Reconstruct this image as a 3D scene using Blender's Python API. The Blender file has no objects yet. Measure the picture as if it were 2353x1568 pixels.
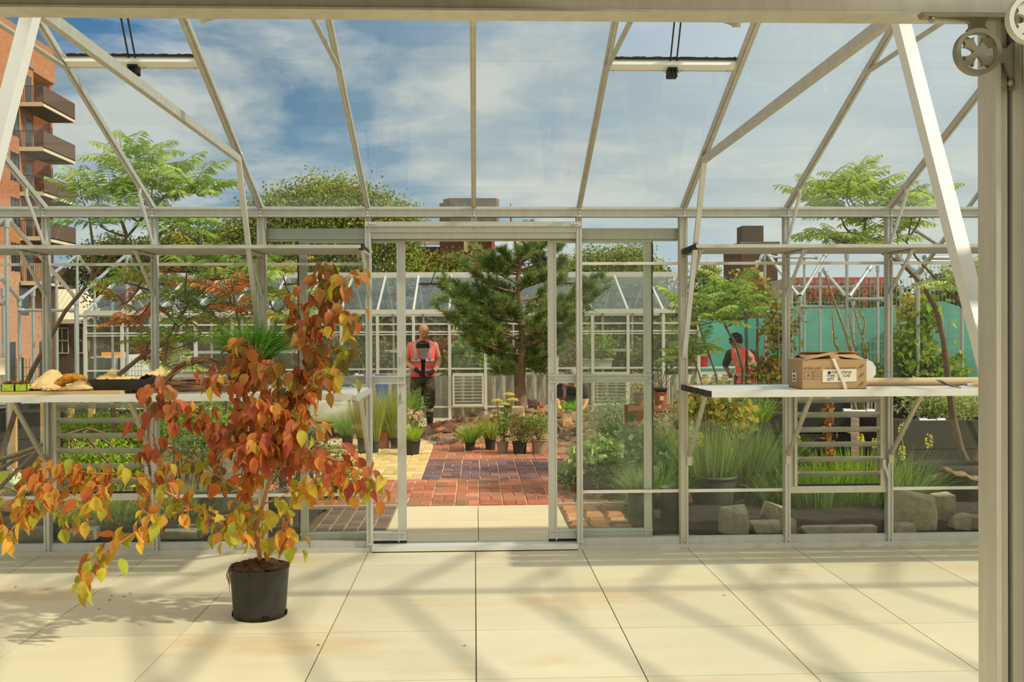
import bpy, math, random
import numpy as np
from mathutils import Vector, Matrix

random.seed(7)
rng = np.random.default_rng(11)
sc = bpy.context.scene
col = sc.collection

# ------------------------------------------------------------------ camera
F_PX, CU, CV = 2288.0, 1176.5, 784.0
EYE = Vector((0, 0, 1.55))
_yc = Vector(((1090 - CU) / F_PX, -(769 - CV) / F_PX, -1)).normalized()
_r = math.radians(0.28)
_zc = Vector((-math.sin(_r), math.cos(_r), 0))
_zc = (_zc - _yc * _zc.dot(_yc)).normalized()
_xc = _yc.cross(_zc)
CAM_ROT = Matrix((_xc, _yc, _zc))
cam_data = bpy.data.cameras.new('camera')
cam_data.lens = 36.0 * F_PX / 2353.0
cam_data.sensor_width = 36.0
cam_data.clip_end = 800
cam = bpy.data.objects.new('camera', cam_data)
col.objects.link(cam)
cam.matrix_world = Matrix.Translation(EYE) @ CAM_ROT.to_4x4()
sc.camera = cam


def at(u, v, Y):
    """world point seen at photo pixel (u, v) at distance Y"""
    d = CAM_ROT @ Vector(((u - CU) / F_PX, -(v - CV) / F_PX, -1))
    return EYE + d * (Y / d.y)


# ------------------------------------------------------------------ exposure and light
vs = sc.view_settings
vs.view_transform = 'Standard'
vs.look = 'None'
vs.exposure = 0.0
vs.gamma = 1.0
vs.use_curve_mapping = False
sc.cycles.transparent_max_bounces = 40
sc.cycles.max_bounces = 7
sc.cycles.diffuse_bounces = 3
sc.cycles.glossy_bounces = 3
sc.cycles.transmission_bounces = 4
sc.cycles.caustics_reflective = False
sc.cycles.caustics_refractive = False

SUN_DIR = Vector((-1.065, 0.30, -1.0)).normalized()
sun_data = bpy.data.lights.new('sun', 'SUN')
sun_data.energy = 3.6
sun_data.angle = math.radians(1.7)
sun_data.color = (1.0, 0.92, 0.76)
sun = bpy.data.objects.new('sun', sun_data)
col.objects.link(sun)
sun.location = (12, -4, 14)
sun.rotation_euler = SUN_DIR.to_track_quat('-Z', 'Y').to_euler()


def S(r, g, b):
    """sRGB 0-255 to linear"""
    f = lambda c: (c / 255 / 12.92) if c <= 10 else ((c / 255 + 0.055) / 1.055) ** 2.4
    return (f(r), f(g), f(b))


def build_world():
    w = bpy.data.worlds.new('sky')
    sc.world = w
    w.use_nodes = True
    nt = w.node_tree
    nt.nodes.clear()
    N, L = nt.nodes.new, nt.links.new
    out = N('ShaderNodeOutputWorld')
    bg = N('ShaderNodeBackground')
    L(bg.outputs[0], out.inputs[0])
    tc = N('ShaderNodeTexCoord')
    sep = N('ShaderNodeSeparateXYZ')
    L(tc.outputs['Generated'], sep.inputs[0])

    def math_(op, a, b=None, c=None, clamp=False):
        n = N('ShaderNodeMath')
        n.operation = op
        n.use_clamp = clamp
        for i, x in enumerate((a, b, c)):
            if x is None:
                continue
            if isinstance(x, (int, float)):
                n.inputs[i].default_value = x
            else:
                L(x, n.inputs[i])
        return n.outputs[0]

    def ramp(fac, stops):
        n = N('ShaderNodeValToRGB')
        els = n.color_ramp.elements
        while len(els) < len(stops):
            els.new(0.5)
        for e, (p, c) in zip(els, stops):
            e.position = p
            e.color = (*c, 1)
        L(fac, n.inputs[0])
        return n.outputs[0]

    def mix(fac, a, b):
        n = N('ShaderNodeMix')
        n.data_type = 'RGBA'
        if isinstance(fac, (int, float)):
            n.inputs[0].default_value = fac
        else:
            L(fac, n.inputs[0])
        for k, x in ((6, a), (7, b)):
            if isinstance(x, tuple):
                n.inputs[k].default_value = (*x, 1)
            else:
                L(x, n.inputs[k])
        return n.outputs[2]

    X, Y, Z = sep.outputs
    el = math_('MAXIMUM', Z, 0.0)
    # clear sky: paler towards the horizon
    blue = ramp(el, [(0.0, S(172, 194, 205)), (0.10, S(124, 164, 192)), (0.26, S(78, 126, 166)), (0.6, S(64, 108, 155))])
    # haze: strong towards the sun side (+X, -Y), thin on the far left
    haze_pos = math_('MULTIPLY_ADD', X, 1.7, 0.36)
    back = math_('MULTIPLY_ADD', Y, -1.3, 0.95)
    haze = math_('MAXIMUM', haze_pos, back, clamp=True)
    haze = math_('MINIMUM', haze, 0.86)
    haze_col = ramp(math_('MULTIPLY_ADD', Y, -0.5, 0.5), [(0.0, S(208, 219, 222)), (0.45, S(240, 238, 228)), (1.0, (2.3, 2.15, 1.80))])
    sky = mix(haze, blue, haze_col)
    # clouds on a flat layer overhead
    den = math_('ADD', el, 0.13)
    cx = math_('DIVIDE', X, den)
    cy = math_('DIVIDE', Y, den)
    cmb = N('ShaderNodeCombineXYZ')
    L(cx, cmb.inputs[0])
    L(cy, cmb.inputs[1])
    cmb.inputs[2].default_value = 5.2

    def noise(scale, detail, rough, dist=0.0):
        n = N('ShaderNodeTexNoise')
        n.inputs['Scale'].default_value = scale
        n.inputs['Detail'].default_value = detail
        n.inputs['Roughness'].default_value = rough
        n.inputs['Distortion'].default_value = dist
        L(cmb.outputs[0], n.inputs['Vector'])
        return n.outputs['Fac']

    n1 = noise(1.35, 9, 0.58, 0.3)
    n2 = noise(0.5, 3, 0.5)
    dens = math_('ADD', math_('MULTIPLY', n1, 0.7), math_('MULTIPLY', n2, 0.45))
    cl = ramp(dens, [(0.525, (0, 0, 0)), (0.575, (0.4, 0.4, 0.4)), (0.66, (1, 1, 1))])
    clc = ramp(n1, [(0.3, S(190, 200, 205)), (0.62, S(226, 226, 218))])
    sky = mix(math_('MULTIPLY', cl, 0.8), sky, clc)
    # dull brown band added to the sky behind the viewer to darken reflections
    bk = math_('MULTIPLY_ADD', Y, -3.0, 0.1, clamp=True)
    low = math_('MULTIPLY_ADD', Z, -3.2, 1.4, clamp=True)
    trees = ramp(math_('MULTIPLY_ADD', X, 0.5, 0.5), [(0.25, S(84, 70, 44)), (0.75, S(176, 164, 126))])  # band colours set for what beam and panes mirror; no trees modelled
    sky = mix(math_('MULTIPLY', math_('MULTIPLY', bk, low), 0.95), sky, trees)
    # ground side of the horizon
    sky = mix(math_('MULTIPLY', Z, -14.0, clamp=True), sky, S(120, 115, 90))
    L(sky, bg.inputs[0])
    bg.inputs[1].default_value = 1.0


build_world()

# ------------------------------------------------------------------ materials
MATS = {}


def pm(name, base=(0.5, 0.5, 0.5), rough=0.6, metal=0.0, var=0.0, scale=6.0, bump=0.0, bscale=None, attr=False, trans=0.0,
       spec=0.5, stain=None, stain_amt=0.0, stain_scale=1.2, stretch=None):
    """procedural surface: noise-varied colour, optional per-leaf/per-brick colour attribute, bump and light passing through leaves"""
    if name in MATS:
        return MATS[name]
    m = bpy.data.materials.new(name)
    m.use_nodes = True
    nt = m.node_tree
    N, L = nt.nodes.new, nt.links.new
    p = nt.nodes['Principled BSDF']
    p.inputs['Roughness'].default_value = rough
    p.inputs['Metallic'].default_value = metal
    p.inputs['Specular IOR Level'].default_value = spec
    tc = N('ShaderNodeTexCoord')
    mp = N('ShaderNodeMapping')
    L(tc.outputs['Object'], mp.inputs[0])
    if stretch:
        mp.inputs['Scale'].default_value = stretch
    if attr:
        a = N('ShaderNodeAttribute')
        a.attribute_name = 'Col'
        c = a.outputs['Color']
    else:
        r = N('ShaderNodeRGB')
        r.outputs[0].default_value = (*base, 1)
        c = r.outputs[0]
    if var:
        n = N('ShaderNodeTexNoise')
        n.inputs['Scale'].default_value = scale
        n.inputs['Detail'].default_value = 5
        n.inputs['Roughness'].default_value = 0.6
        L(mp.outputs[0], n.inputs['Vector'])
        mr = N('ShaderNodeMapRange')
        mr.inputs[1].default_value = 0.3
        mr.inputs[2].default_value = 0.7
        mr.inputs[3].default_value = 1 - var
        mr.inputs[4].default_value = 1 + var
        L(n.outputs['Fac'], mr.inputs[0])
        vm = N('ShaderNodeVectorMath')
        vm.operation = 'SCALE'
        L(c, vm.inputs[0])
        L(mr.outputs[0], vm.inputs['Scale'])
        c = vm.outputs[0]
    if stain:
        n = N('ShaderNodeTexNoise')
        n.inputs['Scale'].default_value = stain_scale
        n.inputs['Detail'].default_value = 6
        n.inputs['Roughness'].default_value = 0.65
        L(mp.outputs[0], n.inputs['Vector'])
        mr = N('ShaderNodeMapRange')
        mr.inputs[1].default_value = 0.54
        mr.inputs[2].default_value = 0.74
        mr.inputs[3].default_value = 0
        mr.inputs[4].default_value = stain_amt
        L(n.outputs['Fac'], mr.inputs[0])
        mx = N('ShaderNodeMix')
        mx.data_type = 'RGBA'
        L(mr.outputs[0], mx.inputs[0])
        L(c, mx.inputs[6])
        mx.inputs[7].default_value = (*stain, 1)
        c = mx.outputs[2]
    L(c, p.inputs['Base Color'])
    if bump:
        n = N('ShaderNodeTexNoise')
        n.inputs['Scale'].default_value = bscale or scale * 4
        n.inputs['Detail'].default_value = 4
        L(mp.outputs[0], n.inputs['Vector'])
        b = N('ShaderNodeBump')
        b.inputs['Strength'].default_value = bump
        b.inputs['Distance'].default_value = 0.02
        L(n.outputs['Fac'], b.inputs['Height'])
        L(b.outputs[0], p.inputs['Normal'])
    if trans:
        out = nt.nodes['Material Output']
        t = N('ShaderNodeBsdfTranslucent')
        L(c, t.inputs['Color'])
        mx = N('ShaderNodeMixShader')
        mx.inputs[0].default_value = trans
        L(p.outputs[0], mx.inputs[1])
        L(t.outputs[0], mx.inputs[2])
        L(mx.outputs[0], out.inputs[0])
    MATS[name] = m
    return m


def glass(name, tint=(0.945, 0.965, 0.945), dust_sheen=0.009, refl=0.020):
    """clear pane: sees through, mirrors a little at grazing angles, carries a thin film of dust"""
    if name in MATS:
        return MATS[name]
    m = bpy.data.materials.new(name)
    m.use_nodes = True
    nt = m.node_tree
    nt.nodes.clear()
    N, L = nt.nodes.new, nt.links.new
    out = N('ShaderNodeOutputMaterial')
    tr = N('ShaderNodeBsdfTransparent')
    tr.inputs[0].default_value = (*tint, 1)
    gl = N('ShaderNodeBsdfGlossy')
    gl.inputs['Color'].default_value = (0.95, 1, 0.97, 1)
    gl.inputs['Roughness'].default_value = 0.02
    df = N('ShaderNodeBsdfDiffuse')
    df.inputs['Color'].default_value = (0.85, 0.84, 0.76, 1)
    lw = N('ShaderNodeLayerWeight')
    lw.inputs[0].default_value = 0.5
    pw = N('ShaderNodeMath')
    pw.operation = 'POWER'
    L(lw.outputs['Facing'], pw.inputs[0])
    pw.inputs[1].default_value = 4.0
    ma = N('ShaderNodeMath')
    ma.operation = 'MULTIPLY_ADD'
    L(pw.outputs[0], ma.inputs[0])
    ma.inputs[1].default_value = 0.5
    ma.inputs[2].default_value = refl
    m1 = N('ShaderNodeMixShader')
    L(ma.outputs[0], m1.inputs[0])
    L(tr.outputs[0], m1.inputs[1])
    L(gl.outputs[0], m1.inputs[2])
    tc = N('ShaderNodeTexCoord')
    n = N('ShaderNodeTexNoise')
    n.inputs['Scale'].default_value = 2.2
    n.inputs['Detail'].default_value = 6
    L(tc.outputs['Object'], n.inputs['Vector'])
    mr = N('ShaderNodeMapRange')
    mr.inputs[1].default_value = 0.3
    mr.inputs[2].default_value = 0.75
    mr.inputs[3].default_value = dust_sheen * 0.5
    mr.inputs[4].default_value = dust_sheen * 1.5
    L(n.outputs['Fac'], mr.inputs[0])
    m2 = N('ShaderNodeMixShader')
    L(mr.outputs[0], m2.inputs[0])
    L(m1.outputs[0], m2.inputs[1])
    L(df.outputs[0], m2.inputs[2])
    L(m2.outputs[0], out.inputs[0])
    MATS[name] = m
    return m


ALU = pm('mill_aluminium', S(208, 209, 204), 0.42, 0.45, var=0.06, scale=3, stretch=(6, 6, 1))
ALU_DULL = pm('weathered_aluminium', S(202, 199, 186), 0.45, 0.58, var=0.10, scale=2.5, stretch=(8, 8, 1))
ALU_LIGHT = pm('bright_aluminium', S(234, 234, 228), 0.45, 0.35, var=0.03)
BOLT = pm('bolt_white', S(225, 222, 210), 0.4, 0.3)
BLACKP = pm('black_plastic', S(24, 24, 22), 0.55, var=0.15)
GLASS = glass('pane_glass')
ROOFGLASS = glass('roof_glass', tint=(0.945, 0.965, 0.95), dust_sheen=0.012, refl=0.02)
FARGLASS = glass('far_glass', tint=(0.95, 0.96, 0.95), dust_sheen=0.05, refl=0.03)
LEAF = pm('leaf', rough=0.5, attr=True, trans=0.42, spec=0.3)
LEAF_SOFT = pm('soft_leaf', rough=0.75, attr=True, trans=0.35, spec=0.15)
TINTED = pm('tinted_surface', rough=0.8, attr=True, var=0.18, scale=30, bump=0.15, spec=0.2)
ROCK = pm('broken_stone', rough=0.9, attr=True, var=0.25, scale=14, bump=0.5, bscale=40, spec=0.2)
BARK = pm('bark', S(120, 98, 74), 0.85, var=0.3, scale=10, bump=0.4, stretch=(3, 3, 1))
SOIL = pm('dark_soil', S(50, 39, 28), 0.95, var=0.45, scale=18, bump=0.6, bscale=50)
GALV = pm('galvanised_tube', S(198, 204, 204), 0.38, 0.7, var=0.08, scale=8)
SKIN = pm('skin', S(196, 140, 104), 0.55, var=0.06, scale=9)
TERRACOTTA = pm('terracotta', S(176, 92, 52), 0.8, var=0.12, scale=9)
POT_BLACK = pm('black_pot_plastic', S(48, 48, 42), 0.5, var=0.2, scale=6)
POT_TAUPE = pm('taupe_pot_plastic', S(150, 132, 110), 0.6, var=0.08, scale=6)


# ------------------------------------------------------------------ mesh builder
def _n(v):
    v = np.asarray(v, float)
    return v / np.maximum(np.linalg.norm(v, axis=-1, keepdims=True), 1e-9)


def frame_of(d, up=(0, 0, 1)):
    d = _n(np.asarray(d, float))
    u = np.asarray(up, float)
    if abs(float(d @ u)) > 0.98:
        u = np.array((0, 1.0, 0)) if abs(d[1]) < 0.9 else np.array((1.0, 0, 0))
    s = _n(np.cross(d, u))
    return d, s, np.cross(s, d)


class MB:
    def __init__(self):
        self.V, self.F, self.Cc, self.n, self.sm = [], [], [], 0, []

    def add(self, V, F, c=None, smooth=False):
        """V (n,3); F (m,k) one face size per call; c one colour or (m,3)"""
        V = np.asarray(V, float).reshape(-1, 3)
        F = np.asarray(F, int)
        self.V.append(V)
        self.F.append(F + self.n)
        self.n += len(V)
        if c is None:
            c = (1, 1, 1)
        c = np.asarray(c, float)
        self.Cc.append(np.broadcast_to(c, (len(F), 3)))
        self.sm.append(np.full(len(F), smooth))
        return self

    def box(self, c, s, col=None, R=None):
        x, y, z = np.asarray(s, float) / 2
        V = np.array([(-x, -y, -z), (x, -y, -z), (x, y, -z), (-x, y, -z), (-x, -y, z), (x, -y, z), (x, y, z), (-x, y, z)])
        if R is not None:
            V = V @ np.asarray(R).T
        return self.add(V + np.asarray(c, float), [(0, 3, 2, 1), (4, 5, 6, 7), (0, 1, 5, 4), (1, 2, 6, 5), (2, 3, 7, 6), (3, 0, 4, 7)], col)

    def span(self, a, b, col=None):
        a, b = np.asarray(a, float), np.asarray(b, float)
        return self.box((a + b) / 2, abs(b - a), col)

    def bar(self, p, q, w, h, up=(0, 0, 1), col=None):
        """straight bar of section w (sideways) by h (along up) from p to q"""
        p, q = np.asarray(p, float), np.asarray(q, float)
        d, s, u = frame_of(q - p, up)
        V = []
        for c in (p, q):
            for a, b in ((-1, -1), (1, -1), (1, 1), (-1, 1)):
                V.append(c + s * a * w / 2 + u * b * h / 2)
        return self.add(V, [(0, 1, 2, 3), (7, 6, 5, 4), (0, 4, 5, 1), (1, 5, 6, 2), (2, 6, 7, 3), (3, 7, 4, 0)], col)

    def tube(self, pts, r, n=8, col=None, cap=True, squash=None):
        pts = np.asarray([tuple(p) for p in pts], float)
        r = np.broadcast_to(np.asarray(r, float), (len(pts),))
        T = np.gradient(pts, axis=0)
        a = np.linspace(0, 2 * math.pi, n, endpoint=False)
        V, prev = [], None
        for i, p in enumerate(pts):
            d = _n(T[i])
            if prev is None:
                _, s, u = frame_of(d)
            else:
                s = _n(prev - d * (prev @ d))
                u = np.cross(s, d)
            prev = s
            k = 1.0 if squash is None else squash
            V.append(p + r[i] * (np.outer(np.cos(a), s) + k * np.outer(np.sin(a), u)))
        V = np.concatenate(V)
        F = []
        for i in range(len(pts) - 1):
            for j in range(n):
                k = (j + 1) % n
                F.append((i * n + j, i * n + k, (i + 1) * n + k, (i + 1) * n + j))
        self.add(V, F, col, True)
        if cap:
            m = len(pts) - 1
            self.add(V[:n], [tuple(range(n))], col)
            self.add(V[m * n:], [tuple(range(n))[::-1]], col)
        return self

    def lathe(self, prof, c=(0, 0, 0), n=24, col=None, sx=1.0, sy=1.0, smooth=True, jitter=0.0):
        """prof: (radius, z) from one end to the other around a vertical axis"""
        a = np.linspace(0, 2 * math.pi, n, endpoint=False)
        V = []
        for r, z in prof:
            k = 1 + (rng.uniform(-jitter, jitter, n) if jitter else 0)
            V.append(np.stack([r * sx * np.cos(a) * k, r * sy * np.sin(a) * k, np.full(n, z)], 1))
        V = np.concatenate(V) + np.asarray(c, float)
        F = []
        for i in range(len(prof) - 1):
            for j in range(n):
                k = (j + 1) % n
                F.append((i * n + j, i * n + k, (i + 1) * n + k, (i + 1) * n + j))
        return self.add(V, F, col, smooth)

    def rings(self, rr, n=16, col=None, cap=True):
        """loft through (centre, rx, ry[, axis x, axis y]) rings, closed at both ends"""
        a = np.linspace(0, 2 * math.pi, n, endpoint=False)
        V = []
        for q in rr:
            c, rx, ry = q[:3]
            ax, ay = (q[3], q[4]) if len(q) > 3 else ((1, 0, 0), (0, 1, 0))
            V.append(np.asarray(c, float) + rx * np.outer(np.cos(a), ax) + ry * np.outer(np.sin(a), ay))
        V = np.concatenate(V)
        F = []
        for i in range(len(rr) - 1):
            for j in range(n):
                k = (j + 1) % n
                F.append((i * n + j, i * n + k, (i + 1) * n + k, (i + 1) * n + j))
        self.add(V, F, col, True)
        if cap:
            self.add(V[:n], [tuple(range(n))[::-1]], col, True)
            self.add(V[-n:], [tuple(range(n))], col, True)
        return self

    def ball(self, c, r, nu=12, nv=8, col=None, R=None):
        r = np.broadcast_to(np.asarray(r, float), (3,))
        V, F = [], []
        for i in range(nv + 1):
            t = math.pi * i / nv
            for j in range(nu):
                p = 2 * math.pi * j / nu
                V.append((math.sin(t) * math.cos(p), math.sin(t) * math.sin(p), -math.cos(t)))
        for i in range(nv):
            for j in range(nu):
                k = (j + 1) % nu
                F.append((i * nu + j, i * nu + k, (i + 1) * nu + k, (i + 1) * nu + j))
        V = np.array(V) * r
        if R is not None:
            V = V @ np.asarray(R).T
        return self.add(V + np.asarray(c, float), F, col, True)

    def prism(self, poly, a, b, col=None, smooth=False):
        """polygon in 3-D (list of points) pushed from offset a to offset b (vectors)"""
        P = np.asarray(poly, float)
        a, b = np.asarray(a, float), np.asarray(b, float)
        k = len(P)
        V = np.concatenate([P + a, P + b])
        self.add(V, [(i, (i + 1) % k, k + (i + 1) % k, k + i) for i in range(k)], col, smooth)
        self.add(P + a, [tuple(range(k))[::-1]], col)
        self.add(P + b, [tuple(range(k))], col)
        return self

    def leaves(self, P, D, Nn, ln, wd, C, kind='oval', fold=0.25, curl=0.0):
        """many leaves at once: base point P, direction D, face normal Nn, length, width, colour"""
        P, D = np.asarray(P, float), _n(D)
        m = len(P)
        if m == 0:
            return self
        ln = np.broadcast_to(np.asarray(ln, float), (m,))[:, None]
        wd = np.broadcast_to(np.asarray(wd, float), (m,))[:, None]
        Sd = _n(np.cross(D, np.asarray(Nn, float)) + 1e-6)
        U = np.cross(Sd, D)
        if kind in ('oval', 'ovate'):
            prof = ((0.28, 0.5), (0.62, 0.42)) if kind == 'oval' else ((0.10, 0.26), (0.26, 0.47), (0.45, 0.50), (0.65, 0.38), (0.84, 0.16))
            V = [P]
            for t, w in prof:
                c = P + D * ln * t - U * ln * curl * t * t
                V += [c - Sd * wd * w + U * wd * fold * w * 2, c, c + Sd * wd * w + U * wd * fold * w * 2]
            V.append(P + D * ln - U * ln * curl)
            V = np.stack(V, 1)
            q = len(prof)
            e = 1 + 3 * q
            F3 = np.array([(0, 2, 1), (0, 3, 2), (e, e - 3, e - 2), (e, e - 2, e - 1)])
            F4 = np.array([f for i in range(q - 1) for f in ((1 + 3 * i, 2 + 3 * i, 5 + 3 * i, 4 + 3 * i), (2 + 3 * i, 3 + 3 * i, 6 + 3 * i, 5 + 3 * i))])
            o = (np.arange(m) * (e + 1))[:, None, None]
            C = np.broadcast_to(np.asarray(C, float), (m, 3))
            self.V.append(V.reshape(-1, 3))
            for Fx in (F3, F4):
                self.F.append((Fx[None] + o).reshape(-1, Fx.shape[1]) + self.n)
                self.Cc.append(np.repeat(C, len(Fx), 0))
                self.sm.append(np.full(m * len(Fx), kind == 'ovate'))
            self.n += m * (e + 1)
        else:
            V = np.stack([P, P + D * ln * 0.45 - Sd * wd * 0.5 + U * wd * fold, P + D * ln - U * ln * curl, P + D * ln * 0.45 + Sd * wd * 0.5 + U * wd * fold], 1)
            o = (np.arange(m) * 4)[:, None, None]
            F = (np.array([[(0, 3, 2, 1)]])[0][None] + o).reshape(-1, 4)
            self.add(V.reshape(-1, 3), F, np.broadcast_to(np.asarray(C, float), (m, 3)))
        return self

    def blades(self, P, D, L, w, C, droop=0.5, seg=4):
        """grass blades: base P, initial direction D, length L, width w"""
        P, D = np.asarray(P, float), _n(D)
        m = len(P)
        L = np.broadcast_to(np.asarray(L, float), (m,))
        droop = np.broadcast_to(np.asarray(droop, float), (m,))
        side = _n(np.cross(D, (0, 0, 1.0)) + rng.normal(0, 0.35, (m, 3)))
        V = []
        p, d = P.copy(), D.copy()
        for i in range(seg + 1):
            k = w * (1 - (i / seg) ** 1.6) * 0.5 + 0.0004
            V += [p - side * np.reshape(k, (-1, 1)) if np.ndim(k) else p - side * k, p + side * np.reshape(k, (-1, 1)) if np.ndim(k) else p + side * k]
            p = p + d * (L / seg)[:, None]
            d = _n(d + np.array((0, 0, -1.0)) * (droop * 1.6 / seg)[:, None])
        V = np.stack(V, 1)
        k = 2 * (seg + 1)
        o = (np.arange(m) * k)[:, None, None]
        F = np.array([(2 * i, 2 * i + 1, 2 * i + 3, 2 * i + 2) for i in range(seg)])
        C = np.broadcast_to(np.asarray(C, float), (m, 3))
        return self.add(V.reshape(-1, 3), (F[None] + o).reshape(-1, 4), np.repeat(C, seg, 0))

    def mesh(self, name, mat, origin):
        me = bpy.data.meshes.new(name)
        V = np.concatenate(self.V) - np.asarray(origin, float)
        me.vertices.add(len(V))
        me.vertices.foreach_set('co', V.astype(np.float32).ravel())
        tot = np.concatenate([np.full(len(f), f.shape[1]) for f in self.F])
        loops = np.concatenate([f.ravel() for f in self.F])
        start = np.concatenate([[0], np.cumsum(tot)[:-1]])
        me.loops.add(len(loops))
        me.loops.foreach_set('vertex_index', loops.astype(np.int32))
        me.polygons.add(len(tot))
        me.polygons.foreach_set('loop_start', start.astype(np.int32))
        me.polygons.foreach_set('loop_total', tot.astype(np.int32))
        me.polygons.foreach_set('use_smooth', np.concatenate(self.sm))
        C = np.concatenate(self.Cc)
        me.update(calc_edges=True)
        if C.min() < 0.999:
            at_ = me.color_attributes.new('Col', 'FLOAT_COLOR', 'CORNER')
            cc = np.ones((len(loops), 4), np.float32)
            cc[:, :3] = np.repeat(C, tot, 0)
            at_.data.foreach_set('color', cc.ravel())
        me.validate()
        me.materials.append(mat)
        return me


ORG = {}


def tag(o, label=None, cat=None, group=None, kind=None):
    if label:
        o['label'] = label
    if cat:
        o['category'] = cat
    if group:
        o['group'] = group
    if kind:
        o['kind'] = kind
    return o


def thing(name, label, cat, loc=(0, 0, 0), group=None, kind=None):
    o = bpy.data.objects.new(name, None)
    o.empty_display_size = 0.1
    col.objects.link(o)
    o.location = loc
    ORG[o.name] = np.asarray(tuple(loc), float)
    return tag(o, label, cat, group, kind)


def put(name, mb, mat, parent=None, origin=None, label=None, kind=None):
    """link a builder's shapes as ONE mesh object; a child keeps its parent's origin"""
    if parent is not None:
        org = ORG[parent.name]
    else:
        org = np.asarray(tuple(origin) if origin is not None else (0, 0, 0), float)
    o = bpy.data.objects.new(name, mb.mesh(name, mat, org))
    col.objects.link(o)
    if parent is not None:
        o.parent = parent
    else:
        o.location = org
    ORG[o.name] = org
    if label:
        o['label'] = label
    if kind:
        o['kind'] = kind
    return o


def solo(name, mb, mat, label, cat, origin, group=None, kind=None):
    return tag(put(name, mb, mat, None, origin), label, cat, group, kind)


def copy_tree(o, dx, label=None, rot=0.0, scale=None, parent=None):
    c = o.copy()
    col.objects.link(c)
    if parent is None:
        c.location = Vector(o.location) + Vector(dx)
        c.rotation_euler.z += rot
        if scale:
            c.scale = (scale,) * 3 if isinstance(scale, (int, float)) else scale
        if label:
            c['label'] = label
    else:
        c.parent = parent
    for ch in list(o.children):
        copy_tree(ch, dx, parent=c)
    return c


def fuse(mb, name, mat, parent, voxel=0.012, smooth=4, origin=None):
    """several overlapping solids melted into one continuous surface"""
    o = put(name, mb, mat, parent, origin)
    r = o.modifiers.new('skin', 'REMESH')
    r.mode = 'VOXEL'
    r.voxel_size = voxel
    s = o.modifiers.new('soften', 'SMOOTH')
    s.iterations = smooth
    s.factor = 0.5
    dg = bpy.context.evaluated_depsgraph_get()
    me = bpy.data.meshes.new_from_object(o.evaluated_get(dg))
    me.name = name
    o.modifiers.clear()
    o.data = me
    for p in me.polygons:
        p.use_smooth = True
    if not me.materials:
        me.materials.append(mat)
    return o


PALK = [1.0]


def pal(colors, n, jit=0.08):
    """n colours mixed from a list of sRGB triples"""
    A = np.array([S(*c) for c in colors])
    i = rng.integers(0, len(A), n)
    j = rng.integers(0, len(A), n)
    t = rng.uniform(0, 0.5, n)[:, None]
    c = A[i] * (1 - t) + A[j] * t
    return np.clip(c * PALK[0] * (1 + rng.normal(0, jit, (n, 1))), 0.003, 1)

# ================================================================== GREENHOUSE SHELL
BAY = 0.755
N0, N1 = -9, 11
WY, ZE, RIDGE_Y, SLOPE, FRONT_Y = 7.16, 2.45, 5.0, 0.411, 2.80
XL, XR = N0 * BAY, N1 * BAY


def roof_z(y):
    return ZE + SLOPE * ((WY - y) if y > RIDGE_Y else (y - FRONT_Y) + (ZE + SLOPE * (WY - RIDGE_Y) - ZE - SLOPE * (RIDGE_Y - FRONT_Y)) / SLOPE)


# floor: square slabs with open joints
FLOOR_MAT = pm('floor_slab', attr=True, rough=0.55, var=0.05, scale=2.0, stain=S(205, 152, 84), stain_amt=0.55, stain_scale=0.9,
               stretch=(0.6, 1.5, 1), bump=0.03, bscale=60, spec=0.3)
JOINT = pm('joint_dirt', S(96, 82, 58), 0.95)
fl = MB()
ys = [7.205, 6.70, 5.955, 5.21, 4.465, 3.72, 2.975, 2.23, 1.485, 0.74, -0.005, -0.75, -1.495, -2.24, -2.985]
for i in range(-10, 12):
    for y1, y0 in zip(ys[:-1], ys[1:]):
        k = random.uniform(0.95, 1.04)
        w = random.uniform(-0.01, 0.01)
        c = np.array(S(221, 210, 178)) * k + np.array((w, 0, -w))
        fl.span((i * 0.765 + 0.004, y0 + 0.0025, -0.04), ((i + 1) * 0.765 - 0.002, y1 - 0.0025, 0.0), c)
floor = put('floor', fl, FLOOR_MAT, kind='structure')
tag(floor, 'cream concrete paving slabs of the greenhouse floor with dark joints', 'floor')
jb = MB()
jb.span((-7.65, -2.985, -0.06), (9.1, 7.2, -0.006))
put('slab_joint', jb, JOINT, floor)

# back wall -----------------------------------------------------------------
wall = thing('wall_back', 'aluminium framed glass wall with the sliding doors', 'wall', (0, WY, 0), kind='structure')
DOORN = (-1, 0)
LOUVRE = (-4, 3)
mb = MB()
for a, b in ((XL, -0.735), (0.735, XR)):
    mb.span((a, WY - 0.045, 0), (b, WY + 0.05, 0.03))
    mb.span((a, WY - 0.012, 0.03), (b, WY + 0.05, 0.075))
put('base_rail', mb, ALU, wall)
mb = MB()
mb.span((XL, WY - 0.05, ZE - 0.052), (XR, WY + 0.03, ZE - 0.008))
mb.span((XL, WY - 0.065, ZE - 0.010), (XR, WY + 0.10, ZE + 0.004))
mb.span((XL, WY - 0.058, ZE - 0.060), (XR, WY - 0.04, ZE - 0.052))
mb.span((XL, WY + 0.09, ZE - 0.05), (XR, WY + 0.10, ZE + 0.03))
put('eaves_gutter', mb, ALU, wall)
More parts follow.
